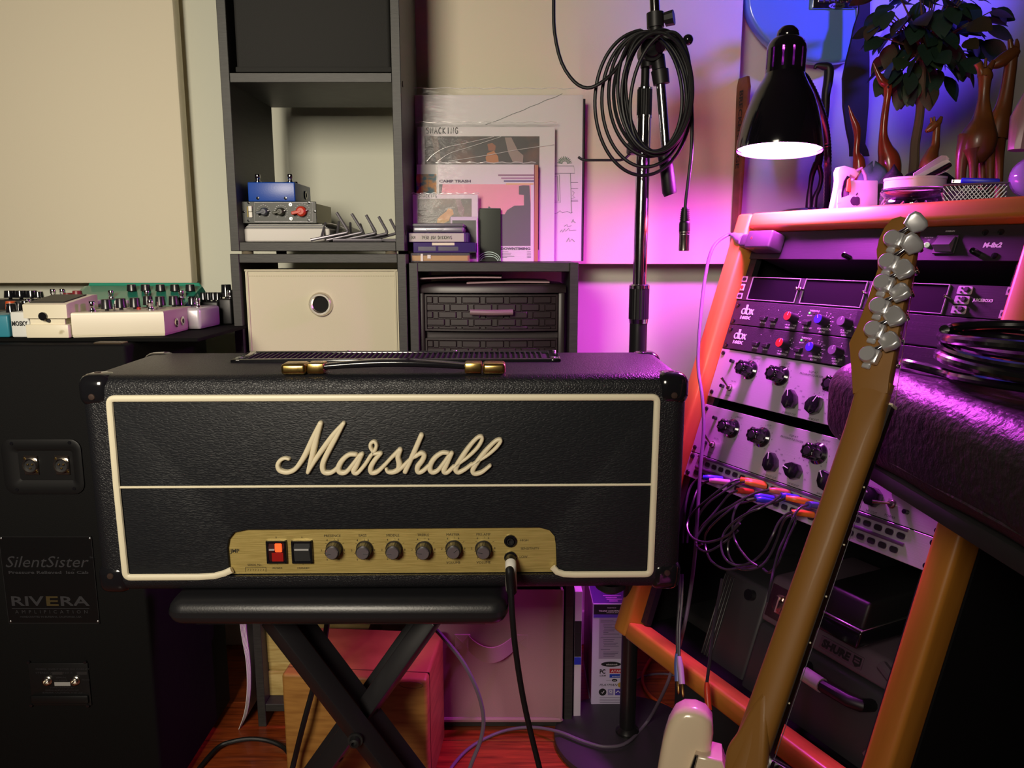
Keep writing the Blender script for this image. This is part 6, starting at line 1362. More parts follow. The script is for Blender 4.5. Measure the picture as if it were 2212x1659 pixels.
b = MB(A); b.text('SHURE', .0105, .354, -.527, -.0473, w=.048, bold=.06, shear=.1); b.prism([(.383, -.520), (.396, -.520), (.396, -.531), (.389, -.535), (.383, -.530)], -.0474, -.0470); b.build('plate_lettering', M_ink, npz)
b = MB(A); b.box2((.3855, -.529, -.0471), (.3938, -.5265, -.0467)); b.box2((.3855, -.525, -.0471), (.3938, -.523, -.0467)); b.build('plate_emblem', mat('plate_mauve', '5a4454', .4), npz)
b = MB(A); a = cz(1745, 1470); hp = [(.318, -.570, -.050), (.318, -.571, -.025), (.328, -.572, -.018), (.375, -.573, -.016), (.415, -.572, -.018), (.427, -.571, -.025), (.427, -.570, -.050)]
b.tube(hp, .0085, 10); b.build('carry_handle', M_rub, t)
b = MB(A); b.tube([(.340, -.5725, -.0172), (.372, -.573, -.0162)], .0105, 14); b.build('tape_wrap', mat('white_tape', 'a8a4a4', .6), t)
b = MB(A); b.tube([(.425, -.515, -.048), (.450, -.525, -.044), (.460, -.55, -.043), (.460, -.60, -.043), (.445, -.63, -.044)], .008, 8); b.build('corner_rib', M_case, t)
M_cop = mat('latch_metal', (.75, .55, .5), .25, metal=1)
b = MB(A); p = cz(1670, 1305); p = (.232, -.508); b.box2((p[0] - .016, p[1] - .026, -.0502), (p[0] + .030, p[1] + .026, -.0475), .001, 1); b.M = A @ T(p[0] + .008, p[1], -.0475); b.lathe([(.015, 0), (.014, .003), (.009, .004), (.007, .009), (0, .009)], 20); b.box((0, 0, .008), (.006, .026, .005), .001, 1); b.build('butterfly_latch', M_cop, t)
t = thing('small_case', 'small black glossy case perched on the grey hard case', 'case', RF @ T(.37, -.50, 0)); A = T(-.37, .50, 0)
b = MB(A); q = []
rb(b, .330, .408, -.5050, -.480, -.17, -.012, .004, 3); b.build('case_base', M_gloss, t)
b = MB(A); rb(b, .330, .408, -.478, -.440, -.17, -.012, .005, 3); b.build('case_lid', M_black, t)
b = MB(A); rb(b, .329, .409, -.4802, -.4777, -.171, -.0105, .0008, 1); b.build('seam_lip', M_steel, t)
# ---------------------------------------------------------------- desk lamp
def toppt(px, d, up=0.0):
    """point on the rack's top, d metres behind the rail, on the line of sight column px"""
    lo, hi = -.4, .9
    for _ in range(40):
        m = (lo + hi) / 2; p = RF @ (Vector((m, .109, -.02)) + BK * d)
        if proj(p)[0] < px: lo = m
        else: hi = m
    return p + Vector((0, 0, .0008 + up))
YL = 1.28
rim = atY(1683, 325, YL)
FL_ = Matrix.Translation(rim) @ R(2.5, 'Y') @ R(-4.0, 'X') @ Matrix.Scale(1.0, 4)
foot = toppt(1752, .12)
t = thing('desk_lamp', 'glossy black gooseneck desk lamp glowing pink on the rack', 'lamp', base(foot)); A = Matrix.Translation(-foot)
prof = [(.0665, -.001), (.0668, .004), (.0655, .016), (.062, .036), (.0555, .062), (.047, .085), (.038, .102), (.0325, .112), (.0305, .118)]
b = MB(A @ FL_); b.lathe(prof, 56); b.lathe([(.0305, .118), (.0305, .124)], 56)
n = 60; vs = []; fs = []
for k in range(n):
    for z in (.124, .154): a = 2 * math.pi * k / n; vs.append((.0305 * math.cos(a), .0305 * math.sin(a), z))
for k in range(n):
    if k % 5 != 0: j = (k + 1) % n; fs.append((2 * k, 2 * j, 2 * j + 1, 2 * k + 1))
b.add(vs, fs); b.lathe([(.0305, .154), (.0302, .160), (.027, .168), (.0225, .172)], 60)
b.lathe([(.0225, .172), (.0165, .174), (.0175, .177), (.0165, .184), (.011, .190), (0, .192)], 36)
sh = b.build('lamp_shade', mat('lamp_black_enamel', (.006, .005, .008), .12, coat=.6), t)
b = MB(A @ FL_); b.lathe([(r - .0014, h) for r, h in prof[1:]], 56); b.build('shade_lining', mat('lining_white', 'e8e0e4', .6), sh)
M_bulb = mat('pink_bulb', (.9, .2, .7), .4, emit=(LAMP_COL, 345))
b = MB(A @ FL_); b.sph((0, 0, .010), (.057, .057, .017), 28); b.build('bulb', M_bulb, t)
b = MB(A @ FL_); b.lathe([(.018, .024), (.012, .05), (.012, .115), (0, .115)], 20); b.build('bulb_socket', M_white, t)
P = [atY(1726, 158, YL), atY(1742, 172, YL + .015), atY(1764, 215, YL + .04), atY(1780, 262, YL + .065), atY(1787, 310, YL + .08), atY(1788, 360, YL + .09)]
fp = foot + Vector((.030, .006, .02)); P += [Vector((P[-1].x * .4 + fp.x * .6, P[-1].y * .4 + fp.y * .6, fp.z + .03)), fp]
S_ = spl(P, 14); b = MB(A); b.tube(S_, [.0062 + (.0005 if i % 2 else -.0003) for i in range(len(S_))], 10); b.build('gooseneck', mat('gooseneck_black', (.012, .011, .014), .25, metal=.5), t)
b = MB(); b.lathe([(0, 0), (.066, 0), (.068, .006), (.064, .018), (.045, .024), (.012, .027), (0, .027)], 44); b.build('lamp_base', M_gloss, t)
# ---------------------------------------------------------------- clutter on the rack's top
PXM = lambda p: FPX / ((p.y) * math.cos(TH) - (p.z - EYE) * math.sin(TH))     # pixels per metre at a point
def face(p, yaw=0, pitch=0): return Matrix.Translation(p) @ R(yaw, 'Z') @ R(pitch, 'X')
# white box with fruit emblem
p = toppt(1852, .035); k = PXM(p); w, h = 92 / k, .060
t = thing('accessory_box', 'small white box with a dark bitten-apple emblem by the lamp base', 'box', face(p, 6, -6))
b = MB(); b.box2((-w / 2, 0, 0), (w / 2, .014, h), .0016, 2); b.build('box_body', mat('carton_gloss_white', 'dcd6de', .35), t)
b = MB(R(90, 'X'))
ap_ = []
for i in range(36):
    a = 2 * math.pi * i / 36; r = .0082 * (1 + .07 * math.cos(2 * a)) ; x, y = r * math.cos(a), r * 1.02 * math.sin(a)
    if y > .006: y -= .0016 * math.exp(-(x / .002) ** 2)
    if y < -.006: y += .0010 * math.exp(-(x / .002) ** 2)
    d = math.hypot(x - .0105, y - .0005)
    if d < .0055: s_ = .0055 / d; x, y = .0105 + (x - .0105) * s_, .0005 + (y - .0005) * s_
    ap_.append((x, y))
b.M = R(90, 'X') @ T(-.004, h * .44, 0.0002); b.prism(ap_, 0, .0004); b.prism([(.0005, .0085), (.001, .0115), (.0035, .0135), (.0042, .0135), (.0036, .0108), (.0018, .009)], 0, .0004); b.build('apple_emblem', mat('emblem_dark', '2a1a30', .4), t)
# white gadget with orange button
p = toppt(1818, .020); k = PXM(p)
t = thing('utility_knife', 'white and dark retractable knife with an orange button, standing upright', 'knife', face(p, 8, 0))
def gp_(px, py): return ((px - 1818) / k, (452 - py) / k)
b = MB(R(90, 'X')); q = [gp_(*v) for v in ((1796, 448), (1790, 438), (1795, 410), (1799, 380), (1796, 360), (1800, 350), (1812, 347), (1836, 352), (1846, 362), (1840, 372), (1826, 366), (1822, 380), (1821, 410), (1816, 436), (1808, 449))]
b.prism([(x, y + .002) for x, y in q], -.007, .007, .002, 2); b.build('handle_shell', M_white, t)
b = MB(R(90, 'X')); q = [gp_(*v) for v in ((1800, 440), (1806, 408), (1810, 380), (1818, 367), (1826, 370), (1824, 388), (1828, 410), (1832, 428), (1826, 437), (1816, 432), (1812, 444))]
b.prism([(x, y + .002) for x, y in q], -.004, .0085, .002, 2); b.build('dark_grip', M_gloss, t)
b = MB(R(90, 'X')); q = [gp_(*v) for v in ((1817, 400), (1818, 376), (1823, 372), (1827, 392), (1827, 402))]
b.prism([(x, y + .002) for x, y in q], .007, .011, .001, 2); b.build('slide_button', mat('orange_button', 'e0722a', .4), t)
b = MB(R(90, 'X'))
for i in range(6): c0 = gp_(1804 + i * .5, 424 + i * 3); b.box((c0[0], c0[1] + .002, .0088), (.009, .0012, .0012), .0004, 1)
b.build('grip_rib', M_white, t, split=True)
# strap ring and round black puck behind the knife
p = toppt(1842, .050); k = PXM(p)
t = solo('lens_cap', MB(R(90, 'X')).lathe([(0, -.006), (.017, -.006), (.018, .0), (.016, .006), (.006, .008), (0, .008)], 28, T(0, .038, 0)).box2((-.012, 0, -.006), (.012, .024, .006), .002, 2), M_gloss, 'round glossy black cap behind the upright white knife', 'cap', face(p, 10))
# cloth pouches
def blob(name, label, p, w, d, h, m, seed, cat, squash=.75):
    r2 = random.Random(seed); b = MB(); n = 18; rings = []
    for i in range(9):
        v = i / 8; s_ = math.sin(math.pi * (.18 + .82 * (1 - v) * 1)) if False else (1 - v ** 2.4) ** .5 * (.92 + .08 * math.sin(5 * v))
        rings.append([(w / 2 * max(s_, .05) * math.cos(a) * (1 + .07 * math.sin(3 * a + seed) + .05 * math.sin(5 * a + v * 4)), d / 2 * max(s_, .05) * math.sin(a) * (1 + .06 * math.sin(4 * a + seed)), h * v * (1 + .10 * math.sin(2 * a + seed) * v)) for a in [2 * math.pi * k / n for k in range(n)]])
    b.loft(rings); return solo(name, b, m, label, cat, base(p), sharp=80)
p = toppt(1878, .135); blob('cloth_pouch', 'blue-grey cloth pouch behind the white box', p, .085, .06, .092, mat('bluegrey_cloth', '54707a', .9, bump=('noise', 60, .5, U1, .003)), 2, 'pouch')
p = toppt(1922, .105); blob('cloth_pouch', 'shiny black cloth pouch behind the glass jar', p, .075, .055, .080, mat('black_satin', (.025, .022, .03), .35, bump=('noise', 35, .7, (1, 1, 3), .004)), 5, 'pouch')
p = toppt(1990, .165); blob('knit_hat', 'black knitted hat lying at the foot of the little tree', p, .150, .07, .078, mat('black_knit', (.008, .008, .011), .95, bump=('noise', 300, .6, U1, .002)), 9, 'hat')
b = MB(); q0 = toppt(1848, .075); b.tube([(-.018, 0, 0), (-.015, 0, .05), (-.006, 0, .078), (.004, 0, .083), (.012, 0, .072), (.017, 0, .05), (.020, 0, 0)], .0028, 8); solo('wristband', b, mat('pink_white_strap', 'c0a2b0', .5), 'pale wrist strap standing in a loop behind the knife', 'strap', face(q0, 10))
# glass jar with plastic rim
M_glass = mat('jar_glass', (.95, .93, .96), .03, trans=1.0, spec=.5)
p = toppt(1970, .052); k = PXM(p); r = 62 / k
t = thing('glass_jar', 'round glass jar with a white plastic rim on the rack', 'jar', base(p))
b = MB(); ht = .001 + (.0555)
pr = [(0, .001), (r * .82, .001), (r * .98, .006), (r * 1.04, .014), (r * 1.0, .022), (r * .93, .026), (r * 1.04, .031), (r * 1.07, .035), (r * .99, .039), (r * .90, .040)]
b.lathe(pr + [(q - .002, z + .0) for q, z in pr[::-1][:-1]] + [(0, .003)], 40); b.build('jar_body', M_glass, t)
b = MB(); b.lathe([(r * .93, .0402), (r * .97, .0402), (r * .97, .052), (r * .99, .052), (r * .99, .0555), (r * .93, .0555), (r * .90, .0402)], 40); b.build('plastic_rim', mat('rim_white', 'd8d0d8', .35), t)
b = MB()
for i in range(5): b.tube([(r * .55 * math.cos(i * 1.25 + .06 * j) * (1 - .05 * j), r * .55 * math.sin(i * 1.25 + .06 * j), .006 + .0016 * j) for j in range(10)], .0016, 6)
b.build('paper_clips', M_steel, t, split=True)
# spatula and pen leaning out of the jar
q0 = p + Vector((.004, .01, .056)); q1 = atY(2050, 347, q0.y + .01); d_ = q1 - q0
t = thing('plastic_scoop', 'white plastic scoop leaning out of the glass jar', 'scoop', base(q0)); A = Matrix.Translation(-q0)
sid = Vector((-d_.z, 0, d_.x)).normalized(); S_ = [q0.lerp(q1, u) for u in (0, .3, .6, .85, .96, 1)]; wd_ = (.008, .010, .012, .013, .009, .003)
b = MB(A); b.loft([[s_ + sid * w_ + Vector((0, -.0015, 0)), s_ + sid * w_ * .3 + Vector((0, .0025, 0)), s_ - sid * w_ + Vector((0, -.0015, 0)), s_ - sid * w_ + Vector((0, -.0030, 0)), s_ + sid * w_ * .3 + Vector((0, .001, 0)), s_ + sid * w_ + Vector((0, -.003, 0))] for s_, w_ in zip(S_, wd_)]); b.build('scoop_blade', M_white, t)
b = MB(A); b.tube([q0.lerp(q1, .1) - sid * .006 + Vector((0, -.007, 0)), q0.lerp(q1, .92) - sid * .005 + Vector((0, -.007, 0))], .0038, 10); b.build('dark_insert', M_gloss, t)
# wire mesh tray with USB stick and blue lighter
p = toppt(2100, .055); k = PXM(p); w = 118 / k; h = .040
t = thing('mesh_tray', 'silver wire mesh tray on the right of the rack top', 'tray', face(p, -30))
M_mesh = mat('mesh_silver', (.32, .32, .34), .4, metal=.8)
b = MB()
for y in (0, .05):
    for i in range(15):
        x = -w / 2 + i * w / 15
        for sgn in (1, -1):
            x2 = x + sgn * h * .7
            xa, xb = x, max(-w / 2, min(w / 2, x2)); f_ = abs(xb - xa) / (h * .7) if x2 != x else 1
            b.tube([(xa, y, .002), (xb, y, .002 + (h - .004) * f_)], .0006, 4)
for x in (-w / 2, w / 2):
    for i in range(10):
        for sgn in (1, -1):
            y = i * .005; y2 = max(0, min(.05, y + sgn * h * .7)); f_ = abs(y2 - y) / (h * .7); b.tube([(x, y, .002), (x, y2, .002 + (h - .004) * f_)], .0006, 4)
o = b.build('wire_mesh', M_mesh, t); o['kind'] = 'stuff'
b = MB()
for z in (.001, h): b.tube([(-w / 2, 0, z), (w / 2, 0, z), (w / 2, .05, z), (-w / 2, .05, z)], .0016, 6, closed=True)
b.build('tray_rim', M_mesh, t)
b = MB(); b.box2((-w / 2, 0, .0005), (w / 2, .05, .0015)); b.build('tray_floor', M_mesh, t)
b = MB(); b.box2((-w / 2 + .006, .006, .0018), (w / 2 - .02, .044, h * .8), .004, 2); b.build('dark_contents', M_matte, t)
MT = face(p, -30)
t = thing('usb_stick', 'blue flash drive with a bare metal plug lying on the mesh tray', 'flash drive', MT @ T(-.012, .018, h + .0022) @ R(4, 'Y'))
b = MB(); b.box2((-.018, -.006, 0), (-.006, .006, .0052), .0004, 1); pl_ = b.build('metal_plug', M_steel, t); b = MB(); b.box2((-.0165, -.0063, .001), (-.0145, -.0058, .0028)); b.box2((-.0165, -.0063, .0034), (-.0145, -.0058, .0046)); b.build('plug_hole', M_ink, pl_, split=True)
b = MB(); b.box2((-.006, -.009, -.0005), (.042, .009, .0075), .002, 2); b.build('drive_body', mat('drive_blue', '1a28d0', .35), t)
# pens and flat dark things along the rail
def rod_on_top(name, label, px0, px1, d0, d1, r, m, cat, tip=None):
    a, c = toppt(px0, d0, r), toppt(px1, d1, r); t = thing(name, label, cat, base(a)); b = MB(Matrix.Translation(-a)); b.cyl(a, c, r, n=10); b.build('barrel', m, t)
    b = MB(Matrix.Translation(-a)); d = (a - c).normalized(); b.cyl(a, a + d * r * 3.5, r, r * .25, n=10); b.build('point', tip or m, t); return t
rod_on_top('pencil', 'slim silver pencil lying along the wooden rail before the jar', 1992, 2056, .004, .004, .0026, M_steel, 'pencil', mat('tip_orange', 'd07a2a', .5))
rod_on_top('marker', 'black marker with an orange tip lying before the mesh tray', 2050, 2140, .012, .010, .0055, M_gloss, 'marker', mat('tip_orange', 'd07a2a', .5))
a = toppt(2168, .02); b = MB(); b.box2((-.035, 0, 0), (.06, .05, .008), .002, 2); solo('notebook', b, M_black, 'flat black notebook right of the mesh tray', 'notebook', face(a, -62))
a = toppt(2196, .075); b = MB(); b.box2((-.05, 0, 0), (.05, .07, .014), .002, 2); solo('paper_block', b, mat('greenish_paper', '8a9088', .6), 'greenish grey block of paper at the right end of the rack top', 'paper', face(a, -62))
b = MB(); a = toppt(2046, .045); b.cyl((0, 0, .006), (.03, -.012, .003), .0022, n=8); b.cyl((0, 0, .006), (-.008, .004, .03), .0022, n=8); solo('hex_key', b, M_steel, 'small bent steel key leaning on the mesh tray', 'tool', base(a))
# ---------------------------------------------------------------- carved wooden animals, tree
M_crv = mat('carved_brown_wood', '6a3c1c', .38, coat=.2, var=('a86c28', 18, (1, 1, .35), .45, .72)); M_red = mat('carved_red_wood', '8a3a22', .25, coat=.4, var=('5c2416', 20, (1, 1, .3), .4, .7))
def crv(name, label, p, M_, tubes, cat, eyes=()):
    """tubes: lists of (px, py, dy, r_px)"""
    k = PXM(p); o_ = p; t = thing(name, label, cat, base(p)); b = MB()
    for q in tubes:
        P = spl([(*(atY(x, y, p.y + dy) - o_), r / k) for x, y, dy, r in [v for v in q]] and [Vector((*(atY(x, y, p.y + dy) - o_),)) for x, y, dy, r in q], 5)
        rr = [Vector((r / k, 0, 0)) for x, y, dy, r in q]; rr = [v.x for v in spl(rr, 5)]
        b.tube(P, rr, 10)
    b.build('carved_body', M_, t, sharp=80)
    for e in eyes: b = MB(); b.sph(tuple(atY(e[0], e[1], p.y + e[2]) - o_), e[3] / k, 8); b.build('eye', M_ink, t)
    return t
dG = .16
p = toppt(2120, dG); yb_ = proj(p)[1]
crv('carved_giraffe', 'larger pair-carving giraffe in brown wood, head tipped up, ears high', p + Vector((.03, .02, 0)), M_crv,
    [[(2196, 84, 0, 2), (2196, 100, 0, 6), (2187, 120, 0, 12)], [(2181, 85, 0, 4), (2184, 104, 0, 6)], [(2196, 108, 0, 10), (2178, 122, 0, 14), (2156, 136, 0, 12), (2142, 142, 0, 6)], [(2186, 118, 0, 11), (2182, 150, 0, 12), (2176, 190, 0, 13), (2168, 230, 0, 16), (2158, 262, 0, 22), (2150, 300, 0, 24)],
     [(2150, 300, 0, 22), (2158, 350, 0, 9), (2156, yb_ - 2, 0, 8)], [(2140, 300, .02, 18), (2132, 350, .02, 9), (2130, yb_ - 2, .02, 8)]], 'figurine')
crv('carved_giraffe', 'giraffe in brown wood nuzzling the taller one, body turned away', p + Vector((0, -.02, 0)), M_crv,
    [[(2112, 136, 0, 8), (2118, 150, 0, 7), (2122, 162, 0, 10)], [(2130, 126, 0, 2.6), (2128, 146, 0, 4)], [(2146, 132, 0, 5), (2136, 150, 0, 7)], [(2126, 148, 0, 9), (2128, 165, 0, 15), (2124, 172, 0, 12)], [(2128, 165, 0, 14), (2126, 195, 0, 11), (2124, 225, 0, 13), (2122, 258, 0, 21), (2114, 295, 0, 36), (2106, 330, 0, 33), (2104, 352, 0, 18)],
     [(2096, 300, 0, 26), (2078, 345, 0, 12), (2072, yb_, 0, 9)], [(2100, 320, -.01, 20), (2102, 360, -.01, 9), (2100, yb_, -.01, 8)], [(2124, 310, 0, 26), (2138, 350, 0, 10), (2136, yb_, 0, 8)], [(2120, 330, .02, 16), (2122, 360, .02, 9), (2122, yb_, .02, 8)]], 'figurine')
p = toppt(2012, .185); yb_ = proj(p)[1]
crv('carved_giraffe', 'little carved giraffe head and neck above the knitted hat', p, M_crv, [[(2034, 252, 0, 3), (2028, 264, 0, 6), (2020, 272, 0, 8)], [(2011, 254, 0, 2.4), (2013, 268, 0, 3)], [(2018, 252, 0, 2), (2018, 266, 0, 3)], [(2020, 268, 0, 10), (2010, 277, 0, 8), (2000, 284, 0, 3.5)], [(2024, 270, 0, 7), (2022, 295, 0, 7.5), (2020, 315, 0, 9), (2012, 335, 0, 14), (2006, 370, 0, 20), (2006, yb_, 0, 16)]], 'figurine', [(2003, 283, -.008, 1.2)])
p = toppt(1914, .175); yb_ = proj(p)[1]
crv('carved_heron', 'tall slim carved heron with its beak raised, glossy red wood', p, M_red, [[(1887, 136, 0, 1.2), (1896, 158, 0, 5), (1906, 176, 0, 8.5), (1916, 182, 0, 9)], [(1914, 178, 0, 9), (1918, 190, 0, 9), (1916, 215, 0, 7), (1911, 250, 0, 7.5), (1908, 290, 0, 8.5), (1912, 320, 0, 15), (1920, 345, 0, 22), (1922, 380, 0, 22), (1918, yb_, 0, 12)]], 'figurine', [(1919, 188, -.010, 2.4)])
p = toppt(1852, .165); yb_ = proj(p)[1]
crv('carved_heron', 'small red carved bird, only its raised beak showing over the pouch', p, M_red, [[(1833, 228, 0, 1.2), (1841, 252, 0, 5), (1850, 275, 0, 8), (1852, 300, 0, 6.5), (1850, 330, 0, 7), (1856, 360, 0, 13), (1856, yb_, 0, 10)]], 'figurine')
p = toppt(1748, .20); yb_ = proj(p)[1]
t = crv('carved_stand', 'slim black stand with a hooked top and looped foot behind the lamp', p, M_black, [[(1760, 149, 0, 3), (1764, 142, 0, 5), (1778, 143, 0, 8), (1790, 148, 0, 10), (1789, 175, 0, 10), (1784, 205, 0, 9), (1783, 240, 0, 8), (1778, 290, 0, 6), (1771, 335, 0, 8), (1766, 358, 0, 9)], [(1764, 352, 0, 7), (1755, 375, 0, 6), (1750, 405, 0, 5), (1748, 430, 0, 7), (1746, yb_, 0, 9)], [(1768, 356, 0, 6), (1774, 380, 0, 5), (1770, 405, 0, 5), (1760, 430, 0, 6), (1756, yb_, 0, 8)]], 'stand')
# glass ball at the right edge
p = toppt(2222, .10); t = thing('glass_ornament', 'iridescent glass ball ornament cut off by the right edge', 'ornament', base(p))
b = MB(); k = PXM(p); b.sph((0, 0, .046), 44 / k, 24); b.build('ball', mat('iridescent_glass', (.6, .55, .9), .05, trans=.6, coat=1, spec=.8), t)
b = MB(); b.lathe([(.018, .0), (.018, .008), (.010, .012), (0, .012)], 20); b.build('ball_foot', M_white, t)
b = MB(); b.tube([(-.012, .02, .085), (-.008, .022, .13), (0, .022, .17)], [.012, .016, .006], 10); b.build('pink_flame', mat('pink_glass', 'b08a90', .3), t)
# small tree
p = toppt(1976, .235); k = PXM(p); t = thing('artificial_tree', 'small bushy artificial tree with leathery dark green leaves', 'plant', base(p)); A = Matrix.Translation(-p)
M_bark = mat('bark', '6a5644', .8, bump=('noise', 80, .6, (1, 1, .4), .003))
b = MB(A); S_ = spl([atY(1975, 352, p.y), atY(1977, 310, p.y), atY(1986, 255, p.y), atY(1990, 200, p.y), atY(1993, 150, p.y), atY(1998, 110, p.y)], 5); S_[0].z = p.z + .05; b.tube([p + Vector((0, 0, .04))] + S_, [.0085] * 2 + [.0082 - .0025 * i / len(S_) for i in range(len(S_) - 1)], 10); b.build('stem', M_bark, t)
b = MB(); b.lathe([(0, 0), (.03, 0), (.036, .05), (.034, .05), (.030, .045), (0, .045)], 24); b.build('pot', M_black, t)
M_leaf = [mat('leaf_green_%d' % i, c, .42, var=(v, 40, U1, .4, .7), spec=.5) for i, (c, v) in enumerate((('263a30', '2e4638'), ('2c4436', '1e3028'), ('384a30', '2a3e28'), ('4a3e2c', '363022')))]
vs = []; fs = []
N = 7
for i in range(N):
    u = i / (N - 1); w_ = math.sin(math.pi * min(1, u * .96 + .02)) ** .8 * .38 * (1.15 - .45 * u); z_ = -.22 * (u - .3) ** 2
    vs += [(u, w_, z_ + .10 * w_), (u, 0, z_), (u, -w_, z_ + .10 * w_)]
for i in range(N - 1):
    for j in range(2): a = i * 3 + j; fs.append((a, a + 1, a + 4, a + 3))
lm = []
for m in M_leaf:
    me = bpy.data.meshes.new('leaf'); me.from_pydata(vs, [], fs); me.materials.append(m); me.shade_smooth(); lm.append(me)
r3 = random.Random(21); cen = atY(2008, 30, p.y); br = MB(A)
rx, rz = 122 / k, 150 / k
top_s = atY(1995, 140, p.y); spots = []
while len(spots) < 190:
    v = Vector((r3.gauss(0, 1), r3.gauss(0, 1), r3.gauss(0, 1))).normalized() * (r3.random() ** .4)
    q = cen + Vector((v.x * rx, v.y * rx * .8, v.z * rz))
    if proj(q)[1] < -110: continue
    spots.append((q, v))
for px, py in ((1925, 135), (1935, 150), (1950, 150), (1975, 172), (2003, 165), (2010, 180), (2000, 190), (1970, 190), (2040, 140), (2060, 128), (2085, 118), (1900, 80), (1892, 50), (2130, 60), (2140, 25), (2120, 95), (2025, 150), (1950, 125)): spots.append((atY(px, py, p.y - .01), Vector(((px - 1995) / 120, -.3, -.6))))
for i, (q, v) in enumerate(spots):
    o = bpy.data.objects.new('leaf', lm[(0, 0, 1, 1, 2, 0, 3)[i % 7]]); C.objects.link(o); o.parent = t
    d = Vector((v.x + r3.uniform(-.5, .5), v.y + r3.uniform(-.5, .3), v.z * .5 - .45 + r3.uniform(-.4, .3))).normalized()
    s_ = r3.uniform(.034, .050)
    M = d.to_track_quat('X', 'Z').to_matrix().to_4x4() @ R(r3.uniform(-50, 50), 'X')
    o.matrix_local = A @ Matrix.Translation(q) @ M @ Matrix.Diagonal((s_, s_ * .95, s_, 1))
    if i % 3 == 0: br.tube(spl([top_s + Vector((0, 0, .03 * r3.random())), top_s.lerp(q, .5) + Vector((0, 0, .012)), q], 3), [.0022, .0020, .0018, .0016, .0013, .0011, .0009], 5)
o = br.build('twigs', M_bark, t); o['kind'] = 'stuff'
# ---------------------------------------------------------------- blue guitar hanging on the wall, its strap
YG = 1.632
Fg = frame(atY(1790, 135, YG), (1, 0, 0), (0, 0, 1))
t = thing('electric_guitar', 'pale blue electric guitar body hanging on the wall above the lamp', 'guitar', Fg)
def gq(px, py): p = on(Fg, px, py); return p.x, p.y
ol = [(1614, -40), (1613, 0), (1620, 35), (1640, 68), (1668, 97), (1705, 118), (1745, 131), (1790, 135), (1830, 131), (1868, 116), (1898, 90), (1915, 55), (1922, 15), (1918, -40), (1900, -95), (1885, -140), (1895, -190), (1905, -220), (1860, -250), (1760, -255), (1660, -235), (1640, -190), (1652, -140), (1630, -90)]
ol = [(v.x, v.y) for v in spl([(*gq(*q), 0) for q in ol], 4, closed=True)]
b = MB(); b.prism(ol, -.035, 0.0, .009, 4); b.build('guitar_body', mat('pale_blue_lacquer', '6f9ccc', .22, coat=.6), t, sharp=50)
b = MB(); b.prism([gq(*q) for q in ((1838, 128), (1852, 60), (1848, 0), (1838, -60), (1870, -140), (1900, -120), (1918, -40), (1920, 15), (1913, 55), (1896, 88), (1868, 113))], .0003, .0028, .0006, 1); b.build('pickguard', mat('guard_white', 'c4ccd0', .4), t)
b = MB(); a, c = gq(1757, -50), gq(1850, 20); b.box2((a[0], c[1], .0004), (c[0], a[1], .006), .002, 2); br_ = b.build('bridge', M_chrome, t)
b = MB(); a2, c2 = gq(1766, -20), gq(1845, 8)
for i in range(6): b.box2((a2[0] + i * .0114, c2[1], .006), (a2[0] + .0100 + i * .0114, a2[1], .011), .0012, 1)
b.build('saddle', M_nickel, br_)
b = MB(); p_ = gq(1805, 15); b.lathe([(0, .0062), (.016, .0062), (.016, .0068), (0, .0068)], 28, T(p_[0], p_[1], 0) @ Matrix.Diagonal((1, .32, 1, 1))); b.m = 1; b.text('Fender', .0050, p_[0], p_[1], .0069, w=.022, shear=.25, bold=.03); b.build('name_badge', [M_steel, M_ink], br_)
b = MB(); q = []
for yL, x0, x1 in ((-60, 1860, 1882), (0, 1853, 1876), (30, 1852, 1876), (60, 1842, 1875), (90, 1836, 1874), (130, 1826, 1875), (170, 1818, 1875), (230, 1819, 1873), (280, 1826, 1869), (312, 1833, 1866), (325, 1834, 1872), (338, 1834, 1875)):
    a, c = atY(x0, yL, 1.60), atY(x1, yL, 1.60); q.append([(a.x, 1.600, a.z), (c.x, 1.598, c.z), (c.x, 1.593, c.z), (a.x, 1.592, a.z)])
o0 = Vector(q[0][0]); b.M = Matrix.Translation(-o0); b.loft([[Vector(v) for v in r_] for r_ in q]); solo('guitar_strap', b, mat('strap_black', (.010, .009, .012), .75), 'wide black guitar strap hanging down beside the blue guitar', 'strap', base(o0))
# ---------------------------------------------------------------- black leather armrest with coiled cable
M_lea = mat('black_leather', (.011, .0105, .012), .44, spec=.5, bump=('noise', 110, .8, (1, 1, 1), .003))
AX0, AX1, AY0, AY1, AZ0, AZ1 = .402, .545, .30, .985, .667, .776
t = thing('armrest', 'thick black leather padded armrest reaching in from the right', 'armrest', base(((AX0 + AX1) / 2, AY1 - .2, 0)))
A = T(-(AX0 + AX1) / 2, -(AY1 - .2), 0)
q = bmesh.new(); bmesh.ops.create_cube(q, size=1, matrix=T((AX0 + AX1) / 2, (AY0 + AY1) / 2, (AZ0 + AZ1) / 2) @ Matrix.Diagonal((AX1 - AX0, AY1 - AY0, AZ1 - AZ0, 1)))
bmesh.ops.bevel(q, geom=q.edges[:], offset=.034, segments=8, profile=.5, affect='EDGES')
bmesh.ops.subdivide_edges(q, edges=[e for e in q.edges if e.calc_length() > .05], cuts=10, use_grid_fill=True)
for v in q.verts: n_ = .0018 * math.sin(v.co.y * 31 + v.co.x * 17) * math.cos(v.co.z * 43 + v.co.y * 13); v.co += Vector((n_, 0, n_))
b = MB(A); b.bm(q); b.build('padding', M_lea, t, sharp=80)
b = MB(A); b.tube([(AX0 + .004, AY1 - .06, AZ0 + .022), (AX0 + .004, AY0 + .04, AZ0 + .022)], .0022, 6); b.build('seam', M_lea, t, split=True)
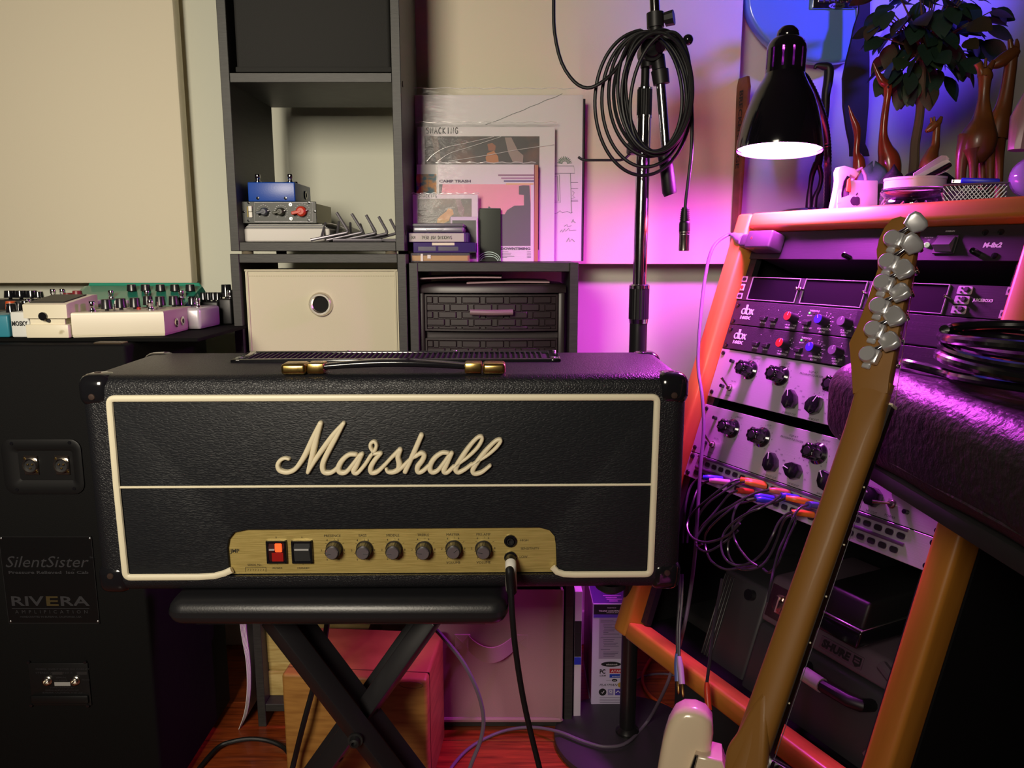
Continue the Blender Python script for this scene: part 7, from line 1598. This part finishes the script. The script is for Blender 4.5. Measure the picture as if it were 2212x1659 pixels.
b = MB(A); b.box2((AX0 + .012, AY0 + .02, AZ0 - .016), (AX1 - .01, AY1 - .035, AZ0 + .004), .003, 2); b.build('base_board', M_matte, t)
b = MB(A); b.box2((AX0 + .03, AY0 + .02, 0), (AX1 - .02, AY0 + .18, AZ0 - .012), .004, 2); b.build('support_post', M_matte, t)
cc = Vector((.575, .80, AZ1)); pts = []
cc = Vector((.535, .75, AZ1 + .004))
for i in range(6):
    for k in range(26):
        u = k / 26; a = math.radians(150) + 2 * math.pi * u; f = i + u
        pts.append(cc + Vector(((.080 - .008 * math.sin(f * 2.2)) * math.cos(a) + .012 * math.sin(f * 1.9), (.130 + .012 * math.sin(f * 1.7 + 1)) * math.sin(a), .006 + .0076 * f + .003 * math.sin(a * 2 + i * 1.3))))
e_ = atY(1990, 760, .86); pts = [Vector((.462, .905, AZ1 + .006)), Vector((.452, .87, AZ1 + .010))] + pts
b = MB(Matrix.Translation(-cc)); b.tube(spl(pts, 3), .0052, 10); solo('instrument_cable', b, mat('thick_black_cable', (.010, .010, .012), .16, coat=.3), 'thick black cable coiled in a heap on the leather armrest', 'cable', base(cc))
# ---------------------------------------------------------------- guitar seen from behind
cF = Vector((0, math.cos(TH), -math.sin(TH))); cU = Vector((0, math.sin(TH), math.cos(TH))); cR = Vector((1, 0, 0))
GD = .775; G0 = CAM + ray(1877, 858) * GD
ga = math.radians(20.4); GZ = (cU * math.cos(ga) + cR * math.sin(ga)).normalized(); GX0 = cR * math.cos(ga) - cU * math.sin(ga)
GZ = (GZ + cF * .04).normalized()
gphi = math.radians(46); GX = (GX0 * math.cos(gphi) - cF * math.sin(gphi)); GX = (GX - GZ * GX.dot(GZ)).normalized()
GF = frame(G0, GX, GZ)                     # local x across (right), y along the neck, z towards the viewer (the neck's back)
gtr = thing('electric_guitar', 'cream electric guitar seen from behind, neck slanting up at right', 'guitar', GF)
M_maple = mat('tinted_maple', '8c6128', .58, coat=.04, var=('936424', 12, (1, .12, 1), .35, .7))
def hp(px, py, off=0): p = on(GF, px, py, off); return p.x, p.y
HB_ = -.004
hs = [(1841, 850), (1838, 800), (1833, 740), (1850, 705), (1875, 640), (1895, 580), (1894, 560), (1892, 540), (1898, 515), (1910, 490), (1926, 472), (1945, 466), (1965, 472), (1978, 480), (1981, 492), (1976, 540), (1956, 640), (1936, 740), (1921, 815), (1917, 850)]
hl = [hp(*q, HB_) for q in hs]
b = MB(); b.prism(hl, HB_ - .0135, HB_, .0016, 2); b.build('headstock', M_maple, gtr, sharp=40)
# neck: half-round back, flat front
rings = []; y_end = hp(1590, 1640)[1]
Ls = [(.040, .0170, .0083), (0.022, .0172, .0086), (0.0, .0160, .0105), (-.02, .0152, .0110), (-.12, .0147, .0108), (y_end * .62, .0149, .0108), (y_end * .84, .0152, .0110), (y_end * .95, .0157, .0118), (y_end * 1.03, .0162, .0125)]
xl_, xr_ = hp(1841, 852, HB_)[0], hp(1916, 852, HB_)[0]
def neck_ring(y, hw, d, xc=0, e=1.0):
    P = lambda v: math.copysign(abs(v) ** e, v)
    return [(xc + hw, y, -.0165), (xc + hw, y, -.0125)] + [(xc + hw * P(math.cos(a)), y, -.0125 + d * P(math.sin(a))) for a in [math.pi * k / 14 for k in range(1, 14)]] + [(xc - hw, y, -.0125), (xc - hw, y, -.0165)]
xm, xh = (xl_ + xr_) / 2, (xr_ - xl_) / 2
rings = [neck_ring(.020, xh * .97, .0078, xm, .35), neck_ring(.004, xh, .0089, xm, .35), neck_ring(-.004, xh * .99, .0092, xm * .9, .45), neck_ring(-.016, .0176 * .6 + xh * .38, .0105, xm * .5, .65), neck_ring(-.034, .0176, .0116, 0, .9)]
for y, hw, d in Ls:
    if y > -.05: continue
    hw *= 1.1
    rr = [(hw, y, -.0165), (hw, y, -.0125)] + [(hw * math.cos(a), y, -.0125 + d * math.sin(a) * 1.0 * (.95 if y > -.02 else 1)) for a in [math.pi * k / 14 for k in range(1, 14)]] + [(-hw, y, -.0125), (-hw, y, -.0165)]
    rings.append(rr)
b = MB(); b.loft(rings); b.build('neck', M_maple, gtr, sharp=50)
b = MB(); ys = y_end * 1.05
b.loft([[(hw, y, -.0265), (hw, y, -.0163), (-hw, y, -.0163), (-hw, y, -.0265), (-hw * .5, y, -.0276), (hw * .5, y, -.0276)] for y, hw in ((.0, .0176), (-.12, .0166), (ys, .0182))]); b.build('fingerboard', mat('rosewood', '1c0f0b', .4), gtr)
L0_ = -ys * 1.0 * 1.62
for i in range(1, 18):
    y = -.648 * (1 - 2 ** (-i / 12))
    if y < ys: break
    hw = .0170 + .0012 * y / ys; b = MB(); b.tube([(-hw + .003, y, -.0270), (0, y, -.0280), (hw - .003, y, -.0270)], .0011, 5); b.build('fret', M_nickel, gtr)
for i in (3, 5, 7, 9, 12):
    y = -.648 * (1 - (2 ** (-(i - 1) / 12) + 2 ** (-i / 12)) / 2)
    if y > ys: hw = .0170 + .0012 * y / ys; b = MB(); b.sph((hw, y, -.0195), .0011, 8); b.build('side_dot', M_cream, gtr)
b = MB(); b.box2((-.0180, -.0015, -.0310), (.0180, .0025, -.0165), .0006, 1); b.build('nut', mat('bone', 'd8ceb0', .4), gtr)
M_tun = mat('tuner_chrome', (.78, .78, .80), .30, metal=.65)
tun = [((1927, 513.5), (1972.6, 480), (1986, 537), 35), ((1916, 563), (1964, 526), (1977, 586), 40), ((1905, 609), (1946, 581), (1967, 635.5), -10), ((1896, 659), (1939, 631), (1956, 685.5), -25), ((1885, 710), (1927, 683), (1945, 735), -5), ((1874, 764.5), (1916, 737), (1936.5, 788), -20)]
for i, (h_, bt, ps, rot) in enumerate(tun):
    hx, hy = hp(*h_, .006); b = MB(); b.M = T(hx, hy, HB_) @ R(-6, 'Z'); b.lathe([(.0088, 0), (.0088, .0105), (.0074, .0125), (0, .0125)], 22)
    b.box2((.0, -.0075, 0), (.0105, .0075, .0105), .002, 2); b.box2((-.004, -.0135, 0), (.005, -.008, .0035), .001, 1); tn = b.build('tuner_housing', M_tun, gtr)
    bx, by = hp(*bt, .006); dv = Vector((bx - hx, by - hy, 0)); L_ = dv.length; dv.normalize()
    b = MB(); s0 = Vector((hx, hy, HB_ + .006)); s1 = s0 + dv * (L_ - .004); b.tube([s0 + dv * .008, s0 + dv * (L_ * .55), s1], [.0042, .0030, .0028], 12); b.build('tuner_shaft', M_chrome, tn)
    fr = frame(s0 + dv * L_, dv, Vector((0, 0, 1)).cross(dv) * math.cos(math.radians(rot)) + Vector((0, 0, 1)) * math.sin(math.radians(rot)))
    b = MB(fr); b.prism([(-.0075, -.0070), (.002, -.0112), (.0082, -.0102), (.0108, -.005), (.0108, .005), (.0082, .0102), (.002, .0112), (-.0075, .0070)], -.0046, .0046, .003, 3); b.build('tuner_button', M_tun, tn)
    px_, py_ = hp(*ps, HB_ - .026); b = MB(T(px_, py_, HB_ - .0135)); b.lathe([(.0048, 0), (.0046, -.003), (.0030, -.004), (.0030, -.008), (.0022, -.010), (.0030, -.013), (.0030, -.017), (0, -.0175)], 14)
    b.tube([(.0033 * math.cos(a * .9), .0033 * math.sin(a * .9), -.0075 - a * .00022) for a in range(20)], .0006, 5); b.build('string_post', M_nickel, tn)
b = MB(); y1 = hp(1652, 1650)[1]
for i in range(6):
    x0, x1 = -.0142 + .0058 * i, -.018 + .0072 * i; px_, py_ = hp(*tun[5 - i][2], HB_ - .026)
    b.tube([(px_, py_, HB_ - .0235), (x0, .002, -.0312), (x1, y1 * 1.03, -.0312)], .0004 + .00006 * (5 - i), 5)
b.build('strings', M_steel, gtr)
# heel, horn and body (cream lacquer)
M_body = mat('cream_lacquer', 'e6d2b4', .2, coat=.6)
def bp(px, py, off=-.02): return hp(px, py, off)
heel = [(v.x, v.y) for v in spl([(1645, 1488, 0), (1618, 1528, 0), (1602, 1558, 0), (1588, 1583, 0), (1571, 1608, 0), (1563, 1640, 0), (1563, 1700, 0)], 4)] + [(1648, 1700), (1662, 1500)]
b = MB(); b.prism([hp(*q, -.002) for q in heel], -.0165, -.001, .006, 3); b.build('neck_heel', M_maple, gtr)
Fh = Matrix.Translation(CAM + ray(1490, 1640) * .80) @ Matrix(((1, 0, 0, 0), (0, cU.y, -cF.y, 0), (0, cU.z, -cF.z, 0), (0, 0, 0, 1))) @ R(-14, 'Y')
GI = GF.inverted() @ Fh
def hq(px, py): p = on(Fh, px, py); return p.x, p.y
horn = [(1405, 1760), (1416, 1690), (1424, 1640), (1432, 1600), (1443, 1566), (1458, 1540), (1478, 1530), (1502, 1531), (1525, 1541), (1539, 1560), (1541, 1590), (1535, 1640), (1530, 1700), (1545, 1760)]
b = MB(GI); b.prism([hq(*q) for q in horn], -.034, .004, .011, 5); b.build('body_horn', M_body, gtr, sharp=60)
blk_ = [(1490, 1780), (1486, 1660), (1503, 1617), (1560, 1632), (1576, 1680), (1700, 1690), (1720, 1780)]
b = MB(GI); b.prism([hq(*q) for q in blk_], -.030, .014, .004, 3); b.build('body_cutaway', M_body, gtr, sharp=50)
yt = hp(1600, 1712)[1]
bo = [(v.x, yt + v.y) for v in spl([(-.03, -.02, 0), (-.09, -.085, 0), (-.145, -.14, 0), (-.142, -.19, 0), (-.160, -.26, 0), (-.115, -.345, 0), (0, -.375, 0), (.115, -.345, 0), (.160, -.26, 0), (.140, -.18, 0), (.150, -.11, 0), (.10, -.03, 0), (.04, .0, 0)], 5, closed=True)]
b = MB(); b.prism(bo, -.045, -.002, .009, 4); b.build('guitar_body', M_body, gtr, sharp=50)
b = MB(GI); b.prism([hq(*q) for q in ((1484, 1780), (1484, 1662), (1501, 1614), (1507, 1616), (1494, 1665), (1494, 1780))], .0142, .020, .002, 2); b.build('body_edging', M_gloss, gtr)
b = MB(); b.box2((hp(1650, 1650)[0] - .012, hp(1650, 1652)[1] - .02, -.045), (hp(1650, 1650)[0] + .035, hp(1650, 1652)[1], -.030), .002, 2); b.build('pickup', M_chrome, gtr)
